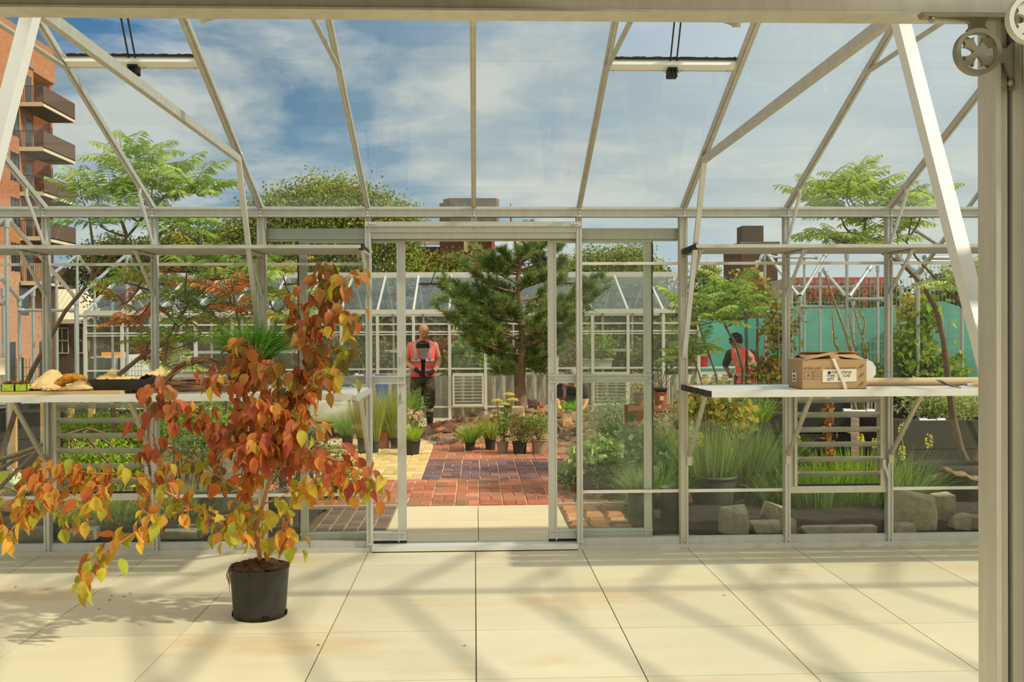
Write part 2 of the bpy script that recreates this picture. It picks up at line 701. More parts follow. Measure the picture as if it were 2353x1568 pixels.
for n in range(N0, N1 + 1):
    x = n * BAY
    mb = MB()
    big = abs(n) == 2
    w = 0.030 if big else 0.021
    z0 = 2.33 if n == 0 else 0.0
    z1 = ZE - 0.06
    mb.span((x - w, WY - 0.028, z0), (x + w, WY + 0.028, z1))
    for s in (-1, 1):
        mb.span((x + s * w * 0.62 - 0.006, WY - 0.036, z0), (x + s * w * 0.62 + 0.006, WY - 0.026, z1))
    mb.span((x - 0.005, WY + 0.02, z0), (x + 0.005, WY + 0.05, z1))
    for z in ((ZE - 0.03, ZE - 0.052) if n == 0 else (ZE - 0.03, ZE - 0.055, 0.055)):
        mb.ball((x, WY - (0.055 if z > 1 else 0.036), z), 0.009, 8, 6)
    if n not in (0,):
        mb.span((x - 0.03, WY - 0.05, 0.0), (x + 0.025, WY - 0.01, 0.012))
    if abs(n) >= 2:
        for z in (2.09, 1.83):
            mb.ball((x, WY - 0.038, z), 0.010, 8, 6)
    put('glazing_post', mb, ALU_DULL if big else ALU, wall)
for n in range(N0, N1):
    x0, x1 = n * BAY + 0.012, (n + 1) * BAY - 0.012
    segs = [(0.07, 0.405), (0.405, 2.06), (2.06, ZE - 0.02)]
    if n in DOORN:
        segs = [(2.33, ZE - 0.02)]
    elif n in LOUVRE:
        segs = [(0.07, 0.405), (1.155, 2.06), (2.06, ZE - 0.02)]
    for a, b in segs:
        put('glass_pane', MB().span((x0, WY + 0.030, a), (x1, WY + 0.034, b)), GLASS, wall)
    if n not in DOORN:
        mb = MB()
        for z in (0.405, 2.06):
            if z == 0.405 and n in LOUVRE:
                continue
            mb.span((x0 - 0.01, WY + 0.016, z - 0.010), (x1 + 0.01, WY + 0.042, z + 0.010))
        put('glazing_bar', mb, ALU_LIGHT, wall)
# door head and track
mb = MB()
mb.span((-0.775, WY - 0.05, 2.322), (0.775, WY - 0.024, 2.356))
for x in (-0.74, -0.72, -0.70, 0.70, 0.72, 0.74):
    mb.ball((x, WY - 0.052, 2.34), 0.008, 8, 6)
mb.span((-0.735, WY - 0.03, 2.282), (0.735, WY + 0.03, 2.322))
mb.span((-0.735, WY - 0.012, 2.243), (0.735, WY + 0.03, 2.282))
mb.span((-0.735, WY - 0.016, 2.238), (0.735, WY + 0.03, 2.243))
for x in (-0.71, 0, 0.71):
    mb.ball((x, WY - 0.033, 2.302), 0.008, 8, 6)
put('door_head', mb, ALU, wall)
mb = MB()
mb.span((-1.485, WY + 0.052, 2.235), (1.485, WY + 0.068, 2.318))
mb.span((-1.485, WY + 0.052, 2.228), (1.485, WY + 0.10, 2.238))
put('door_track', mb, ALU, wall)
mb = MB()
mb.span((-0.735, WY - 0.06, 0.006), (0.735, WY + 0.06, 0.040))
put('door_threshold', mb, ALU_LIGHT, wall)
put('threshold_gasket', MB().span((-0.735, WY - 0.062, 0.0), (0.735, WY + 0.05, 0.0065)), BLACKP, wall)

# louvre windows in the wall
for k, n in enumerate(LOUVRE):
    x0, x1 = n * BAY + 0.02, (n + 1) * BAY - 0.02
    z0, z1 = 0.385, 1.17
    win = thing('window_%d' % (k + 1), ('louvre window under the bench behind the orange-leaved shrub', 'louvre window under the bench that carries the cardboard box')[k], 'window', (n * BAY + BAY / 2, WY, z0), kind='structure')
    mb = MB()
    mb.span((x0, WY - 0.01, z0), (x1, WY + 0.05, z0 + 0.05))
    mb.span((x0, WY - 0.01, z1 - 0.055), (x1, WY + 0.05, z1))
    for a, b in ((x0, x0 + 0.03), (x1 - 0.03, x1)):
        mb.span((a, WY - 0.008, z0 + 0.0505), (b, WY + 0.048, z1 - 0.0555))
    put('window_frame', mb, ALU, win)
    mb = MB()
    for a, b in ((x0 + 0.03, x0 + 0.052), (x1 - 0.052, x1 - 0.03)):
        mb.span((a, WY - 0.03, z0 + 0.05), (b, WY + 0.04, z1 - 0.055))
    put('blade_carrier', mb, ALU_DULL, win)
    mb = MB()
    mb.span((x0 + 0.05, WY + 0.0, z0 + 0.05), (x1 - 0.05, WY + 0.03, z0 + 0.06))
    mb.span((x0 + 0.05, WY + 0.0, z1 - 0.065), (x1 - 0.05, WY + 0.03, z1 - 0.055))
    put('seal', mb, BLACKP, win)
    bl = glass('louvre_glass', tint=(0.78, 0.88, 0.84), dust_sheen=0.5, refl=0.18)  # heavy pale film imitates sky light on the blades
    for i in range(6):
        zc = 0.52 + i * 0.108
        t = math.radians(24)
        cx = (x0 + x1) / 2
        R = Matrix.Rotation(-t, 3, 'X')
        b = put('louvre_blade', MB().box((cx, WY + 0.01, zc), (x1 - x0 - 0.11, 0.112, 0.005), None, np.array(R)), bl, win)
        cl = MB()
        for s in (x0 + 0.058, x1 - 0.058):
            cl.box((s, WY + 0.01, zc), (0.012, 0.10, 0.010), None, np.array(R))
        put('blade_clip', cl, ALU_LIGHT, b)
    mb = MB()
    mb.bar((x1 - 0.03, WY - 0.045, 0.60), (x1 + 0.0, WY - 0.06, 0.48), 0.018, 0.006, (0, -1, 0))
    mb.span((x1 - 0.045, WY - 0.05, 0.56), (x1 - 0.02, WY - 0.01, 0.63))
    put('lever', mb, ALU_DULL, win)

# sliding doors
for k, (x0, x1) in enumerate(((-1.262, -0.497), (0.535, 1.295))):
    d = thing('door_%d' % (k + 1), ('sliding glass door pushed open behind the orange-leaved shrub', 'sliding glass door pushed open towards the cardboard box bench')[k], 'door', ((x0 + x1) / 2, WY + 0.09, 0.03), kind='structure')
    ya, yb = WY + 0.072, WY + 0.10
    for s, a, b in ((-1, x0, x0 + 0.056), (1, x1 - 0.056, x1)):
        mb = MB()
        mb.span((a, ya, 0.05), (b, yb, 2.24))
        e = b if s < 0 else a
        mb.span((e - 0.006, ya - 0.012, 0.05), (e + 0.006, ya, 2.24))
        if (k == 0) == (s > 0):
            mb.span((a + 0.024, ya - 0.03, 1.07), (a + 0.040, ya, 1.13))
            mb.ball((a + 0.012, ya - 0.004, 1.39), 0.009, 8, 6)
        put('stile', mb, ALU, d)
    for z0, z1, nm in ((0.062, 0.125, 'bottom_rail'), (1.195, 1.255, 'middle_rail'), (2.215, 2.262, 'top_rail')):
        mb = MB()
        mb.span((x0, ya - 0.004, z0 + 0.01), (x1, yb, z1 - 0.01))
        mb.span((x0, ya - 0.016, z1 - 0.012), (x1, yb, z1))
        mb.span((x0, ya - 0.016, z0), (x1, yb, z0 + 0.012))
        for x in (x0 + 0.02, x1 - 0.02):
            mb.ball((x, ya - 0.006, (z0 + z1) / 2), 0.006, 8, 5)
        put(nm, mb, ALU, d)
    for z0, z1 in ((0.125, 1.195), (1.255, 2.215)):
        put('glass_pane', MB().span((x0 + 0.05, ya + 0.01, z0), (x1 - 0.05, ya + 0.014, z1)), GLASS, d)
    mb = MB()
    mb.span((x0, ya - 0.01, 0.036), (x1, yb, 0.062))
    xe = x0 if k == 0 else x1
    for i in range(60):
        z = 0.05 + i * 0.0365
        q = random.uniform(0.006, 0.011)
        mb.span((xe - q if k == 0 else xe, ya - 0.012, z), (xe if k == 0 else xe + q, yb, z + 0.037))
    put('brush_seal', mb, BLACKP, d)

# roof ----------------------------------------------------------------------
ceil = thing('ceiling', 'pitched glass roof on aluminium rafters', 'roof', (0, RIDGE_Y, ZE), kind='structure')
ZR = roof_z(RIDGE_Y)
VENTS = (-3, 1)
LAPY = 5.62
mb = MB()
mb.span((XL, RIDGE_Y - 0.03, ZR - 0.03), (XR, RIDGE_Y + 0.03, ZR + 0.05))
put('ridge_beam', mb, ALU, ceil)
un = _n((0, SLOPE, 1.0))       # outward normal of the far slope
for n in range(N0, N1 + 1):
    x = n * BAY
    big = abs(n) == 2
    w = 0.045 if big else 0.034
    for y0, sgn in ((WY, 1), (FRONT_Y, -1)):
        a = np.array((x, y0, ZE - 0.005))
        b = np.array((x, RIDGE_Y, ZR - 0.02))
        mb = MB()
        up = (0, sgn * SLOPE, 1)
        mb.bar(a, b, w, 0.03, up)
        nn = _n(up)
        mb.bar(a - nn * 0.018, b - nn * 0.018, w * 0.32, 0.018, up)
        mb.bar(a + nn * 0.018, b + nn * 0.018, w * 0.5, 0.03, up)
        mb.ball((x, y0 - sgn * 0.06, ZE - 0.008), 0.008, 8, 5)
        put('rafter', mb, ALU_DULL, ceil)
for n in range(N0, N1):
    x0, x1 = n * BAY + 0.008, (n + 1) * BAY - 0.008
    for y0, sgn in ((WY + 0.05, 1), (FRONT_Y - 0.05, -1)):
        lap = LAPY if sgn > 0 else 2 * RIDGE_Y - LAPY
        up = np.array(_n((0, sgn * SLOPE, 1)))
        zz = lambda y: ZE + SLOPE * abs(((WY if sgn > 0 else FRONT_Y) - y)) * (1 if (y - y0) * sgn < 0 else -1)
        for ya, yb, off in ((y0, lap, 0.012), (lap + 0.012 * sgn, RIDGE_Y + 0.02 * sgn, 0.018)):
            if sgn > 0 and off > 0.015 and n in VENTS:
                continue
            q = [(x0, ya, zz(ya)), (x1, ya, zz(ya)), (x1, yb, zz(yb)), (x0, yb, zz(yb))]
            put('roof_pane', MB().prism(q, up * off, up * (off + 0.004)), ROOFGLASS, ceil)
# horizontal ties and raking braces
zt = lambda y: ZE + SLOPE * (WY - y)
for n in (-6, -2, 2, 6, 10):
    x = n * BAY
    mb = MB()
    s = 0.02 if n < 0 else -0.02
    mb.bar((x, 6.46, zt(6.46) - 0.05), (x, 2 * RIDGE_Y - 6.46 - 0.04, zt(6.46) - 0.05), 0.03, 0.045)
    put('collar_tie', mb, ALU_DULL, ceil)
    for yy, sg in ((WY - 0.035, 1), (FRONT_Y + 0.035, -1)):
        yt = 6.46 if sg > 0 else 2 * RIDGE_Y - 6.46 - 0.04
        mb = MB()
        mb.bar((x, yt, zt(6.46) - 0.03), (x, yy, 1.38), 0.045 if sg < 0 else 0.032, 0.05 if sg < 0 else 0.03, (0, sg, 1))
        mb.ball((x + 0.02, yt, zt(6.46) - 0.02), 0.011, 8, 5)
        mb.ball((x - 0.02, yt + 0.03 * sg, zt(6.46) - 0.03), 0.011, 8, 5)
        put('knee_brace', mb, ALU if sg > 0 else ALU_LIGHT, ceil)
for n in (-7, -5, -3, -1, 1, 3, 5, 7, 9):
    x = n * BAY
    mb = MB()
    y0 = LAPY
    mb.tube([(x, y0 + 0.03, zt(y0) - 0.025), (x, y0 - 0.03, zt(y0) - 0.035), (x, 2 * RIDGE_Y - y0 + 0.03, zt(y0) - 0.035)], 0.014, 8)
    mb.ball((x, y0 + 0.02, zt(y0) - 0.035), 0.013, 8, 5)
    put('ridge_tie', mb, ALU_DULL, ceil)
for n in range(N0, N1 + 1):
    if abs(n) < 3:
        continue
    x = n * BAY
    mb = MB()
    mb.tube([(x, 6.86, zt(6.86) - 0.02), (x, 6.845, zt(6.86) - 0.06), (x, WY - 0.04, 2.20)], 0.0125, 8)
    mb.ball((x, 6.85, zt(6.86) - 0.02), 0.016, 8, 5)
    put('eaves_stay', mb, ALU, ceil)
# opened roof vents
for k, n in enumerate(VENTS):
    x0, x1 = n * BAY + 0.02, (n + 1) * BAY - 0.02
    v = thing('window_%d' % (k + 3), ('open roof vent above the orange-leaved shrub', 'open roof vent with black opener beside the middle of the roof')[k], 'window', ((x0 + x1) / 2, RIDGE_Y, ZR), kind='structure')
    yl, zl = LAPY + 0.0, zt(LAPY)
    mb = MB()
    mb.bar((x0 - 0.01, yl, zl - 0.004), (x1 + 0.01, yl, zl - 0.004), 0.05, 0.045, (0, SLOPE, 1))
    mb.bar((x0 - 0.01, yl + 0.03, zl - 0.03), (x1 + 0.01, yl + 0.03, zl - 0.03), 0.012, 0.012)
    for x in (x0 + 0.03, (x0 + x1) / 2 - 0.04, (x0 + x1) / 2 + 0.04, x1 - 0.03):
        mb.ball((x, yl + 0.02, zl - 0.04), 0.009, 8, 5)
    put('vent_sill', mb, ALU_LIGHT, v)
    mb = MB()
    for i in range(40):
        xa = x0 + (x1 - x0) * i / 40
        q = random.uniform(0.003, 0.007)
        mb.span((xa, yl - 0.03, zl + 0.018), (xa + (x1 - x0) / 40 + 0.001, yl - 0.015, zl + 0.024 + q))
    put('brush_seal', mb, BLACKP, v)
    # sash standing level, hinged on the ridge
    mb = MB()
    zs = ZR + 0.045
    L2 = 0.70
    mb.span((x0 - 0.015, RIDGE_Y + 0.03, zs), (x0 + 0.012, RIDGE_Y + L2, zs + 0.03))
    mb.span((x1 - 0.012, RIDGE_Y + 0.03, zs), (x1 + 0.015, RIDGE_Y + L2, zs + 0.03))
    mb.span((x0 - 0.015, RIDGE_Y + 0.03, zs), (x1 + 0.015, RIDGE_Y + 0.06, zs + 0.03))
    mb.span((x0 - 0.03, RIDGE_Y + L2 - 0.04, zs - 0.012), (x1 + 0.03, RIDGE_Y + L2, zs + 0.03))
    put('sash', mb, ALU, v)
    put('glass_pane', MB().span((x0 + 0.01, RIDGE_Y + 0.05, zs + 0.012), (x1 - 0.01, RIDGE_Y + L2 - 0.03, zs + 0.016)), ROOFGLASS, v)
    xm = (x0 + x1) / 2
    mb = MB()
    for s in (-0.018, 0.018):
        mb.bar((xm + s, yl + 0.0, zl - 0.02), (xm + s, RIDGE_Y + 0.42, zs - 0.005), 0.007, 0.012)
    put('opener_arm', mb, BLACKP, v)
    mb = MB()
    mb.span((xm - 0.03, yl - 0.01, zl - 0.075), (xm - 0.018, yl + 0.05, zl - 0.02))
    mb.span((xm + 0.012, yl - 0.01, zl - 0.075), (xm + 0.024, yl + 0.05, zl - 0.02))
    mb.span((xm - 0.006, yl - 0.01, zl - 0.075), (xm + 0.0, yl + 0.05, zl - 0.02))
    mb.span((xm - 0.03, yl - 0.012, zl - 0.035), (xm + 0.024, yl + 0.045, zl - 0.02))
    mb.span((xm - 0.03, yl - 0.012, zl - 0.078), (xm + 0.024, yl + 0.045, zl - 0.068))
    mb.tube([(xm - 0.05, yl + 0.02, zl - 0.028), (xm + 0.06, yl + 0.02, zl - 0.028)], 0.008, 8)
    put('opener_bracket', mb, BLACKP, v)

# near wall frame that the photograph looks through ----------------------------
front = thing('wall_front', 'near aluminium eaves beam and post framing the view', 'wall', (0, FRONT_Y, 0), kind='structure')
mb = MB()
mb.span((XL, 2.70, 2.424), (XR, 2.78, 2.60))
mb.span((XL, 2.692, 2.424), (XR, 2.70, 2.431))
put('eaves_beam', mb, ALU_DULL, front)
for s in (1, -1):
    mb = MB()
    mb.span((s * 1.442, 2.70, 0), (s * 1.456, 2.80, 2.424))
    mb.span((s * 1.456, 2.715, 0), (s * 1.482, 2.80, 2.424))
    mb.span((s * 1.482, 2.75, 0), (s * 1.489, 2.80, 2.424))
    mb.span((s * 1.489, 2.70, 0), (s * 1.62, 2.80, 2.424))
    mb.span((s * 1.515, 2.692, 0), (s * 1.53, 2.70, 2.424))
    put('main_post', mb, ALU_DULL, front)
    mb = MB()
    mb.span((s * 1.545, 2.54, 0), (s * 1.70, 2.62, 2.465))
    put('passage_post', mb, ALU_DULL, front)
mb = MB()
mb.span((-3.2, 2.54, 2.465), (3.2, 2.62, 2.52))
mb.prism([(-3.2, 2.55, 2.52), (1.2, 2.55, 2.52), (-0.2, 2.55, 2.95), (-3.2, 2.55, 3.2)], (0, 0, 0), (0, 0.06, 0))  # unseen infill panel, added to shade the eaves beam
put('passage_beam_shade_panel', mb, pm('bronze_metal', S(112, 94, 64), 0.6, 0.3, var=0.15, scale=1.2), front)  # dark bronze chosen so the eaves beam mirrors brown


def bracket(x0, z0, y0, label, mat):
    """cast corner bracket: two arms, a ring and a four-armed cross inside it"""
    t0, t1 = (0, 0, 0), (0, 0.014, 0)
    mb = MB()
    P = lambda pts: [(x0 + a, y0, z0 + b) for a, b in pts]
    mb.prism(P([(-0.27, 0), (0, 0), (0, -0.012), (-0.262, -0.012)]), (0, -0.01, 0), (0, 0.024, 0))
    mb.prism(P([(0, -0.012), (0, -0.205), (-0.012, -0.205), (-0.012, -0.012)]), (0, -0.01, 0), (0, 0.024, 0))
    mb.prism(P([(-0.245, -0.012), (-0.08, -0.012), (-0.088, -0.022), (-0.090, -0.034), (-0.078, -0.046), (-0.14, -0.046), (-0.131, -0.036), (-0.132, -0.026), (-0.142, -0.020)]), t0, t1)
    mb.prism(P([(-0.012, -0.075), (-0.012, -0.175), (-0.022, -0.165), (-0.033, -0.133), (-0.044, -0.128), (-0.058, -0.14), (-0.055, -0.078), (-0.042, -0.094), (-0.030, -0.095)]), t0, t1)
    cx, cz = -0.109, -0.104
    k = 40
    ro, ri = 0.0635, 0.051
    for i in range(k):
        a, b = 2 * math.pi * i / k, 2 * math.pi * (i + 1) / k
        q = [(cx + r * math.cos(t), cz + r * math.sin(t)) for r, t in ((ri, a), (ro, a), (ro, b), (ri, b))]
        mb.prism(P(q), (0, -0.005, 0), (0, 0.019, 0))
    for i in range(4):
        a = math.pi / 4 + i * math.pi / 2
        arm = [(0.0085, -0.0085), (0.018, -0.0085), (0.030, -0.013), (0.037, -0.0195), (0.0385, -0.011), (0.052, -0.006), (0.052, 0.006), (0.0385, 0.011), (0.037, 0.0195), (0.030, 0.013), (0.018, 0.0085), (0.0085, 0.0085)]
        mb.prism(P([(cx + r * math.cos(a) - s * math.sin(a), cz + r * math.sin(a) + s * math.cos(a)) for r, s in arm]), t0, t1)
    q = 0.0085 * 1.4142
    mb.prism(P([(cx + q, cz), (cx, cz + q), (cx - q, cz), (cx, cz - q)]), t0, t1)
    for a, b in ((-0.24, -0.018), (-0.02, -0.19)):
        mb.ball((x0 + a, y0 - 0.002, z0 + b), 0.009, 8, 6)
    return solo('spandrel_bracket', mb, mat, label, 'bracket', (x0, y0, z0))


CAST = pm('cast_aluminium', S(150, 146, 128), 0.5, 0.6, var=0.1, scale=20)
bracket(1.494, 2.424, 2.685, 'dull grey cast ring bracket in the corner under the near eaves beam', CAST)
bracket(1.551, 2.462, 2.52, 'pale cast ring bracket in front of the corner, cut by the picture edge', pm('pale_cast', S(205, 206, 198), 0.5, 0.4))

# ================================================================== STAGING AND SHELVES
def staging(x0, x1, label, capped):
    t = thing('staging_bench', label, 'bench', ((x0 + x1) / 2, 6.7, 0), group='slatted benches along the glass')
    zt_, d = 1.18, 0.146
    for i in range(5):
        y = 6.27 + i * 0.174
        mb = MB()
        mb.span((x0, y, zt_ - 0.012), (x1, y + d, zt_))
        mb.span((x0, y, zt_ - 0.038), (x1, y + 0.006, zt_ - 0.012))
        mb.span((x0, y + d - 0.006, zt_ - 0.038), (x1, y + d, zt_ - 0.012))
        s = put('slat', mb, ALU_LIGHT, t)
        if capped:
            put('end_cap', MB().span((x0 - 0.02, y + 0.004, zt_ - 0.036), (x0 + 0.002, y + d - 0.004, zt_ + 0.002)), BLACKP, s)
    if not capped:
        put('end_rail', MB().span((x1 + 0.001, 6.262, zt_ - 0.04), (x1 + 0.02, WY - 0.03, zt_ - 0.008)), ALU, t)
    for n in range(N0, N1 + 1):
        x = n * BAY
        if x < x0 - 0.05 or x > x1 + 0.05:
            continue
        xo = x + (0.035 if n == 2 else 0.0)
        mb = MB()
        mb.bar((xo, WY - 0.04, 0.665), (xo, 6.62, 1.13), 0.026, 0.022, (0, 0, 1))
        mb.span((xo - 0.016, 6.3, 1.128), (xo + 0.016, WY - 0.03, 1.142))
        mb.span((xo - 0.018, WY - 0.05, 0.60), (xo + 0.018, WY - 0.0365, 0.69))
        put('bracket', mb, ALU_DULL, t)
    return t


staging(XL, -0.757, 'long slatted aluminium bench that the twig basket and black tray stand on', False)
staging(1.505, XR, 'slatted aluminium bench with black end caps under the cardboard box', True)


def shelf(x0, x1, label, side):
    t = thing('wall_shelf', label, 'shelf', ((x0 + x1) / 2, 6.9, 2.13), group='narrow shelves high on the glass')
    for i in range(3):
        y = 6.70 + i * 0.146
        mb = MB()
        mb.span((x0, y, 2.145), (x1, y + 0.132, 2.155))
        mb.span((x0, y, 2.132), (x1, y + 0.006, 2.145))
        mb.span((x0, y + 0.126, 2.122), (x1, y + 0.132, 2.145))
        for q in (0.036, 0.066, 0.096):
            mb.span((x0, y + q, 2.126), (x1, y + q + 0.006, 2.145))
        s = put('slat', mb, ALU, t)
        xe = x1 if side < 0 else x0
        put('end_cap', MB().span((xe - 0.012, y + 0.003, 2.12), (xe + 0.012, y + 0.129, 2.157)), BLACKP, s)
    for n in range(N0, N1 + 1):
        x = n * BAY
        if x < x0 - 0.05 or x > x1 + 0.05:
            continue
        xo = x + (0.04 if n == 2 else 0.0)
        mb = MB()
        mb.tube([(xo, 6.76, 2.12), (xo, 6.80, 2.085), (xo, WY - 0.06, 1.86), (xo, WY - 0.036, 1.835)], 0.0125, 8)
        mb.span((xo - 0.02, 6.74, 2.112), (xo + 0.02, 7.12, 2.122))
        put('bracket', mb, ALU, t)
    return t


shelf(XL, -0.757, 'narrow slatted shelf high on the glass over the twig basket bench', -1)
shelf(1.505, XR, 'narrow slatted shelf high on the glass over the cardboard box', 1)

# ================================================================== GROUND AND PAVING
def ground_z(y):
    t = min(max((y - 24) / 16, 0), 1)
    return -0.03 - 1.55 * t * t * (3 - 2 * t)


g = MB()
gx = np.concatenate([np.linspace(-90, -12, 14), np.linspace(-10, 10, 60), np.linspace(12, 90, 14)])
gy = np.concatenate([np.linspace(7.2, 20, 50), np.linspace(21, 45, 20), np.linspace(50, 160, 8)])
V = np.array([(x, y, ground_z(y) + (random.uniform(-0.02, 0.02) if 7.6 < y < 24 else 0)) for y in gy for x in gx])
k = len(gx)
g.add(V, [(j * k + i, j * k + i + 1, (j + 1) * k + i + 1, (j + 1) * k + i) for j in range(len(gy) - 1) for i in range(k - 1)], None, True)
gm = pm('garden_ground', S(112, 92, 66), 0.95, var=0.4, scale=3, bump=0.5, bscale=25, stain=S(160, 140, 108), stain_amt=0.5, stain_scale=0.35)
tag(put('ground', g, gm, kind='structure'), 'brown soil and gravel of the garden yard', 'ground')

mb = MB()
for i in range(-9, 12):
    mb.span((i * 0.765 + 0.003, 7.225, -0.05), ((i + 1) * 0.765 - 0.003, 7.50, -0.004), np.array(S(196, 184, 150)) * random.uniform(0.94, 1.05))
for a, b in ((-0.70, 0.022), (0.027, 0.745)):
    for y0, y1 in ((7.505, 8.315), (8.32, 9.03)):
        mb.span((a, y0, -0.05), (b, y1, -0.004), np.array(S(224, 208, 168)) * random.uniform(0.97, 1.02))
for a, b in ((-2.6, -0.705), (0.75, 2.6)):
    mb.span((a, 9.0, -0.05), (b, 9.045, 0.012), S(190, 182, 160))
tag(put('floor', mb, FLOOR_MAT, kind='structure'), 'pale concrete slabs and edging just outside the glass', 'floor')


def brick(mb, x0, x1, y0, y1, z, c, ch=0.006, h=0.06):
    q = 0.0055
    x0, x1, y0, y1 = x0 + q, x1 - q, y0 + q, y1 - q
    V = [(x0, y0, z - h), (x1, y0, z - h), (x1, y1, z - h), (x0, y1, z - h),
         (x0, y0, z - ch), (x1, y0, z - ch), (x1, y1, z - ch), (x0, y1, z - ch),
         (x0 + ch, y0 + ch, z), (x1 - ch, y0 + ch, z), (x1 - ch, y1 - ch, z), (x0 + ch, y1 - ch, z)]
    F = []
    for a in (0, 4):
        F += [(a + i, a + (i + 1) % 4, a + 4 + (i + 1) % 4, a + 4 + i) for i in range(4)]
    F.append((8, 9, 10, 11))
    mb.add(V, F, c)


def basket(mb, x0, x1, y0, y1, colors, start=0):
    s = 0.225
    nx, ny = max(1, round((x1 - x0) / s)), max(1, round((y1 - y0) / s))
    sx, sy = (x1 - x0) / nx, (y1 - y0) / ny
    for i in range(nx):
        for j in range(ny):
            a, b = x0 + i * sx, y0 + j * sy
            z = random.uniform(-0.004, 0.004)
            cc = pal(colors, 2, 0.12)
            if (i + j + start) % 2:
                brick(mb, a, a + sx / 2, b, b + sy, z, cc[0])
                brick(mb, a + sx / 2, a + sx, b, b + sy, z + random.uniform(-.003, .003), cc[1])
            else:
                brick(mb, a, a + sx, b, b + sy / 2, z, cc[0])
                brick(mb, a, a + sx, b + sy / 2, b + sy, z + random.uniform(-.003, .003), cc[1])


RED = [(188, 118, 84), (196, 130, 96), (178, 106, 76), (164, 110, 84), (146, 118, 92), (176, 112, 84)]
YEL = [(222, 190, 124), (216, 182, 114), (230, 202, 142), (208, 174, 116)]
PUR = [(132, 94, 84), (122, 86, 80), (114, 94, 94), (140, 102, 90), (108, 98, 102)]
GRY = [(128, 104, 92), (112, 92, 88), (140, 112, 96)]
pv = MB()
basket(pv, -2.62, 2.47, 9.06, 10.70, RED)
basket(pv, -2.62, -0.585, 10.705, 14.1, YEL)
basket(pv, -0.58, 1.12, 10.705, 12.40, PUR, 1)
basket(pv, 1.125, 3.15, 10.705, 12.40, RED, 1)
basket(pv, -0.58, 3.4, 12.405, 14.1, RED)
for i in range(5):
    for j in range(12):
        y0 = 7.52 + j * 0.123
        brick(pv, -1.28 + i * 0.115, -1.28 + (i + 1) * 0.115 - 0.002, y0, y0 + 0.121, random.uniform(-.003, .003), pal(GRY, 1, 0.1)[0])
for i in range(3):
    for j in range(8):
        y0 = 7.53 + j * 0.183
        c = pal([(186, 128, 88), (160, 106, 78), (206, 156, 104), (148, 104, 84), (196, 140, 96)], 1, 0.1)[0]
        brick(pv, 0.765 + i * 0.175 + random.uniform(-.008, .008), 0.765 + (i + 1) * 0.175 - 0.008, y0, y0 + 0.172, random.uniform(-.012, .015), c, 0.022)
path = put('path', pv, TINTED, kind='structure')
tag(path, 'brick paving in red, yellow and purple blocks outside the door', 'paving')
mb = MB()
mb.span((-2.63, 9.05, -0.06), (3.41, 14.11, -0.012), S(226, 200, 150))
mb.span((-1.29, 7.51, -0.06), (-0.70, 9.0, -0.010), S(190, 160, 120))
mb.span((0.75, 7.51, -0.06), (1.30, 9.0, -0.014), S(120, 96, 74))
put('sand_bed', mb, TINTED, path)
SANDY = pm('yard_concrete', S(212, 190, 148), 0.85, var=0.12, scale=2)
mb = MB().span((-8.0, 14.15, -0.06), (-0.45, 17.75, 0.0))
mb.span((-0.45, 16.0, -0.06), (6.0, 17.75, 0.0))
tag(put('floor', mb, SANDY, kind='structure'), 'sandy concrete yard in front of the far greenhouse', 'yard')

# mound of rubble under the pine
MC = (0.95, 15.35)


def mound_z(x, y):
    r = math.hypot((x - MC[0]) / 2.05, (y - MC[1]) / 1.25)
    h = 0.42 * max(0, 1 - r ** 1.7)
    return h + 0.03 * math.sin(x * 7 + y * 3) * math.sin(y * 9 - x * 4) * (1 if r < 1 else 0)


mb = MB()
nx, ny = 70, 50
V = []
for j in range(ny + 1):
    for i in range(nx + 1):
        x = MC[0] - 2.1 + 4.2 * i / nx
        y = MC[1] - 1.3 + 2.6 * j / ny
        z = mound_z(x, y)
        V.append((x, y, z + (random.uniform(-0.025, 0.025) if z > 0.01 else -0.03)))
mb.add(V, [(j * (nx + 1) + i, j * (nx + 1) + i + 1, (j + 1) * (nx + 1) + i + 1, (j + 1) * (nx + 1) + i) for j in range(ny) for i in range(nx)], None, False)
mnd = solo('soil_mound', mb, pm('rubble_soil', S(146, 118, 86), 0.95, var=0.5, scale=16, bump=0.8, bscale=50), 'low brown mound of soil and rubble round the pine trunk', 'mound', (MC[0], MC[1], 0))

import bmesh


def rock_mb(size, c, seed, boxy=0.5, n=16):
    """angular broken lump: hull of scattered points in a box"""
    r = np.random.default_rng(seed)
    P = r.uniform(-0.5, 0.5, (n, 3))
    corners = np.array([(a, b, d) for a in (-.5, .5) for b in (-.5, .5) for d in (-.5, .5)]) * r.uniform(0.75, 1.0, (8, 3))
    P = np.concatenate([P * 0.95, corners[r.permutation(8)[:int(4 + 4 * boxy)]]]) * np.asarray(size)
    bm = bmesh.new()
    for p in P:
        bm.verts.new(p)
    res = bmesh.ops.convex_hull(bm, input=bm.verts)
    bmesh.ops.delete(bm, geom=[v for v in bm.verts if not v.link_faces], context='VERTS')
    bmesh.ops.bevel(bm, geom=bm.edges[:], offset=min(size) * 0.05, segments=1, affect='EDGES')
    bm.verts.index_update()
    mb = MB()
    V = np.array([v.co for v in bm.verts])
    byk = {}
    for f in bm.faces:
        byk.setdefault(len(f.verts), []).append([v.index for v in f.verts])
    for i, (k, F) in enumerate(byk.items()):
        mb.add(V, F, c)
    bm.free()
    return mb


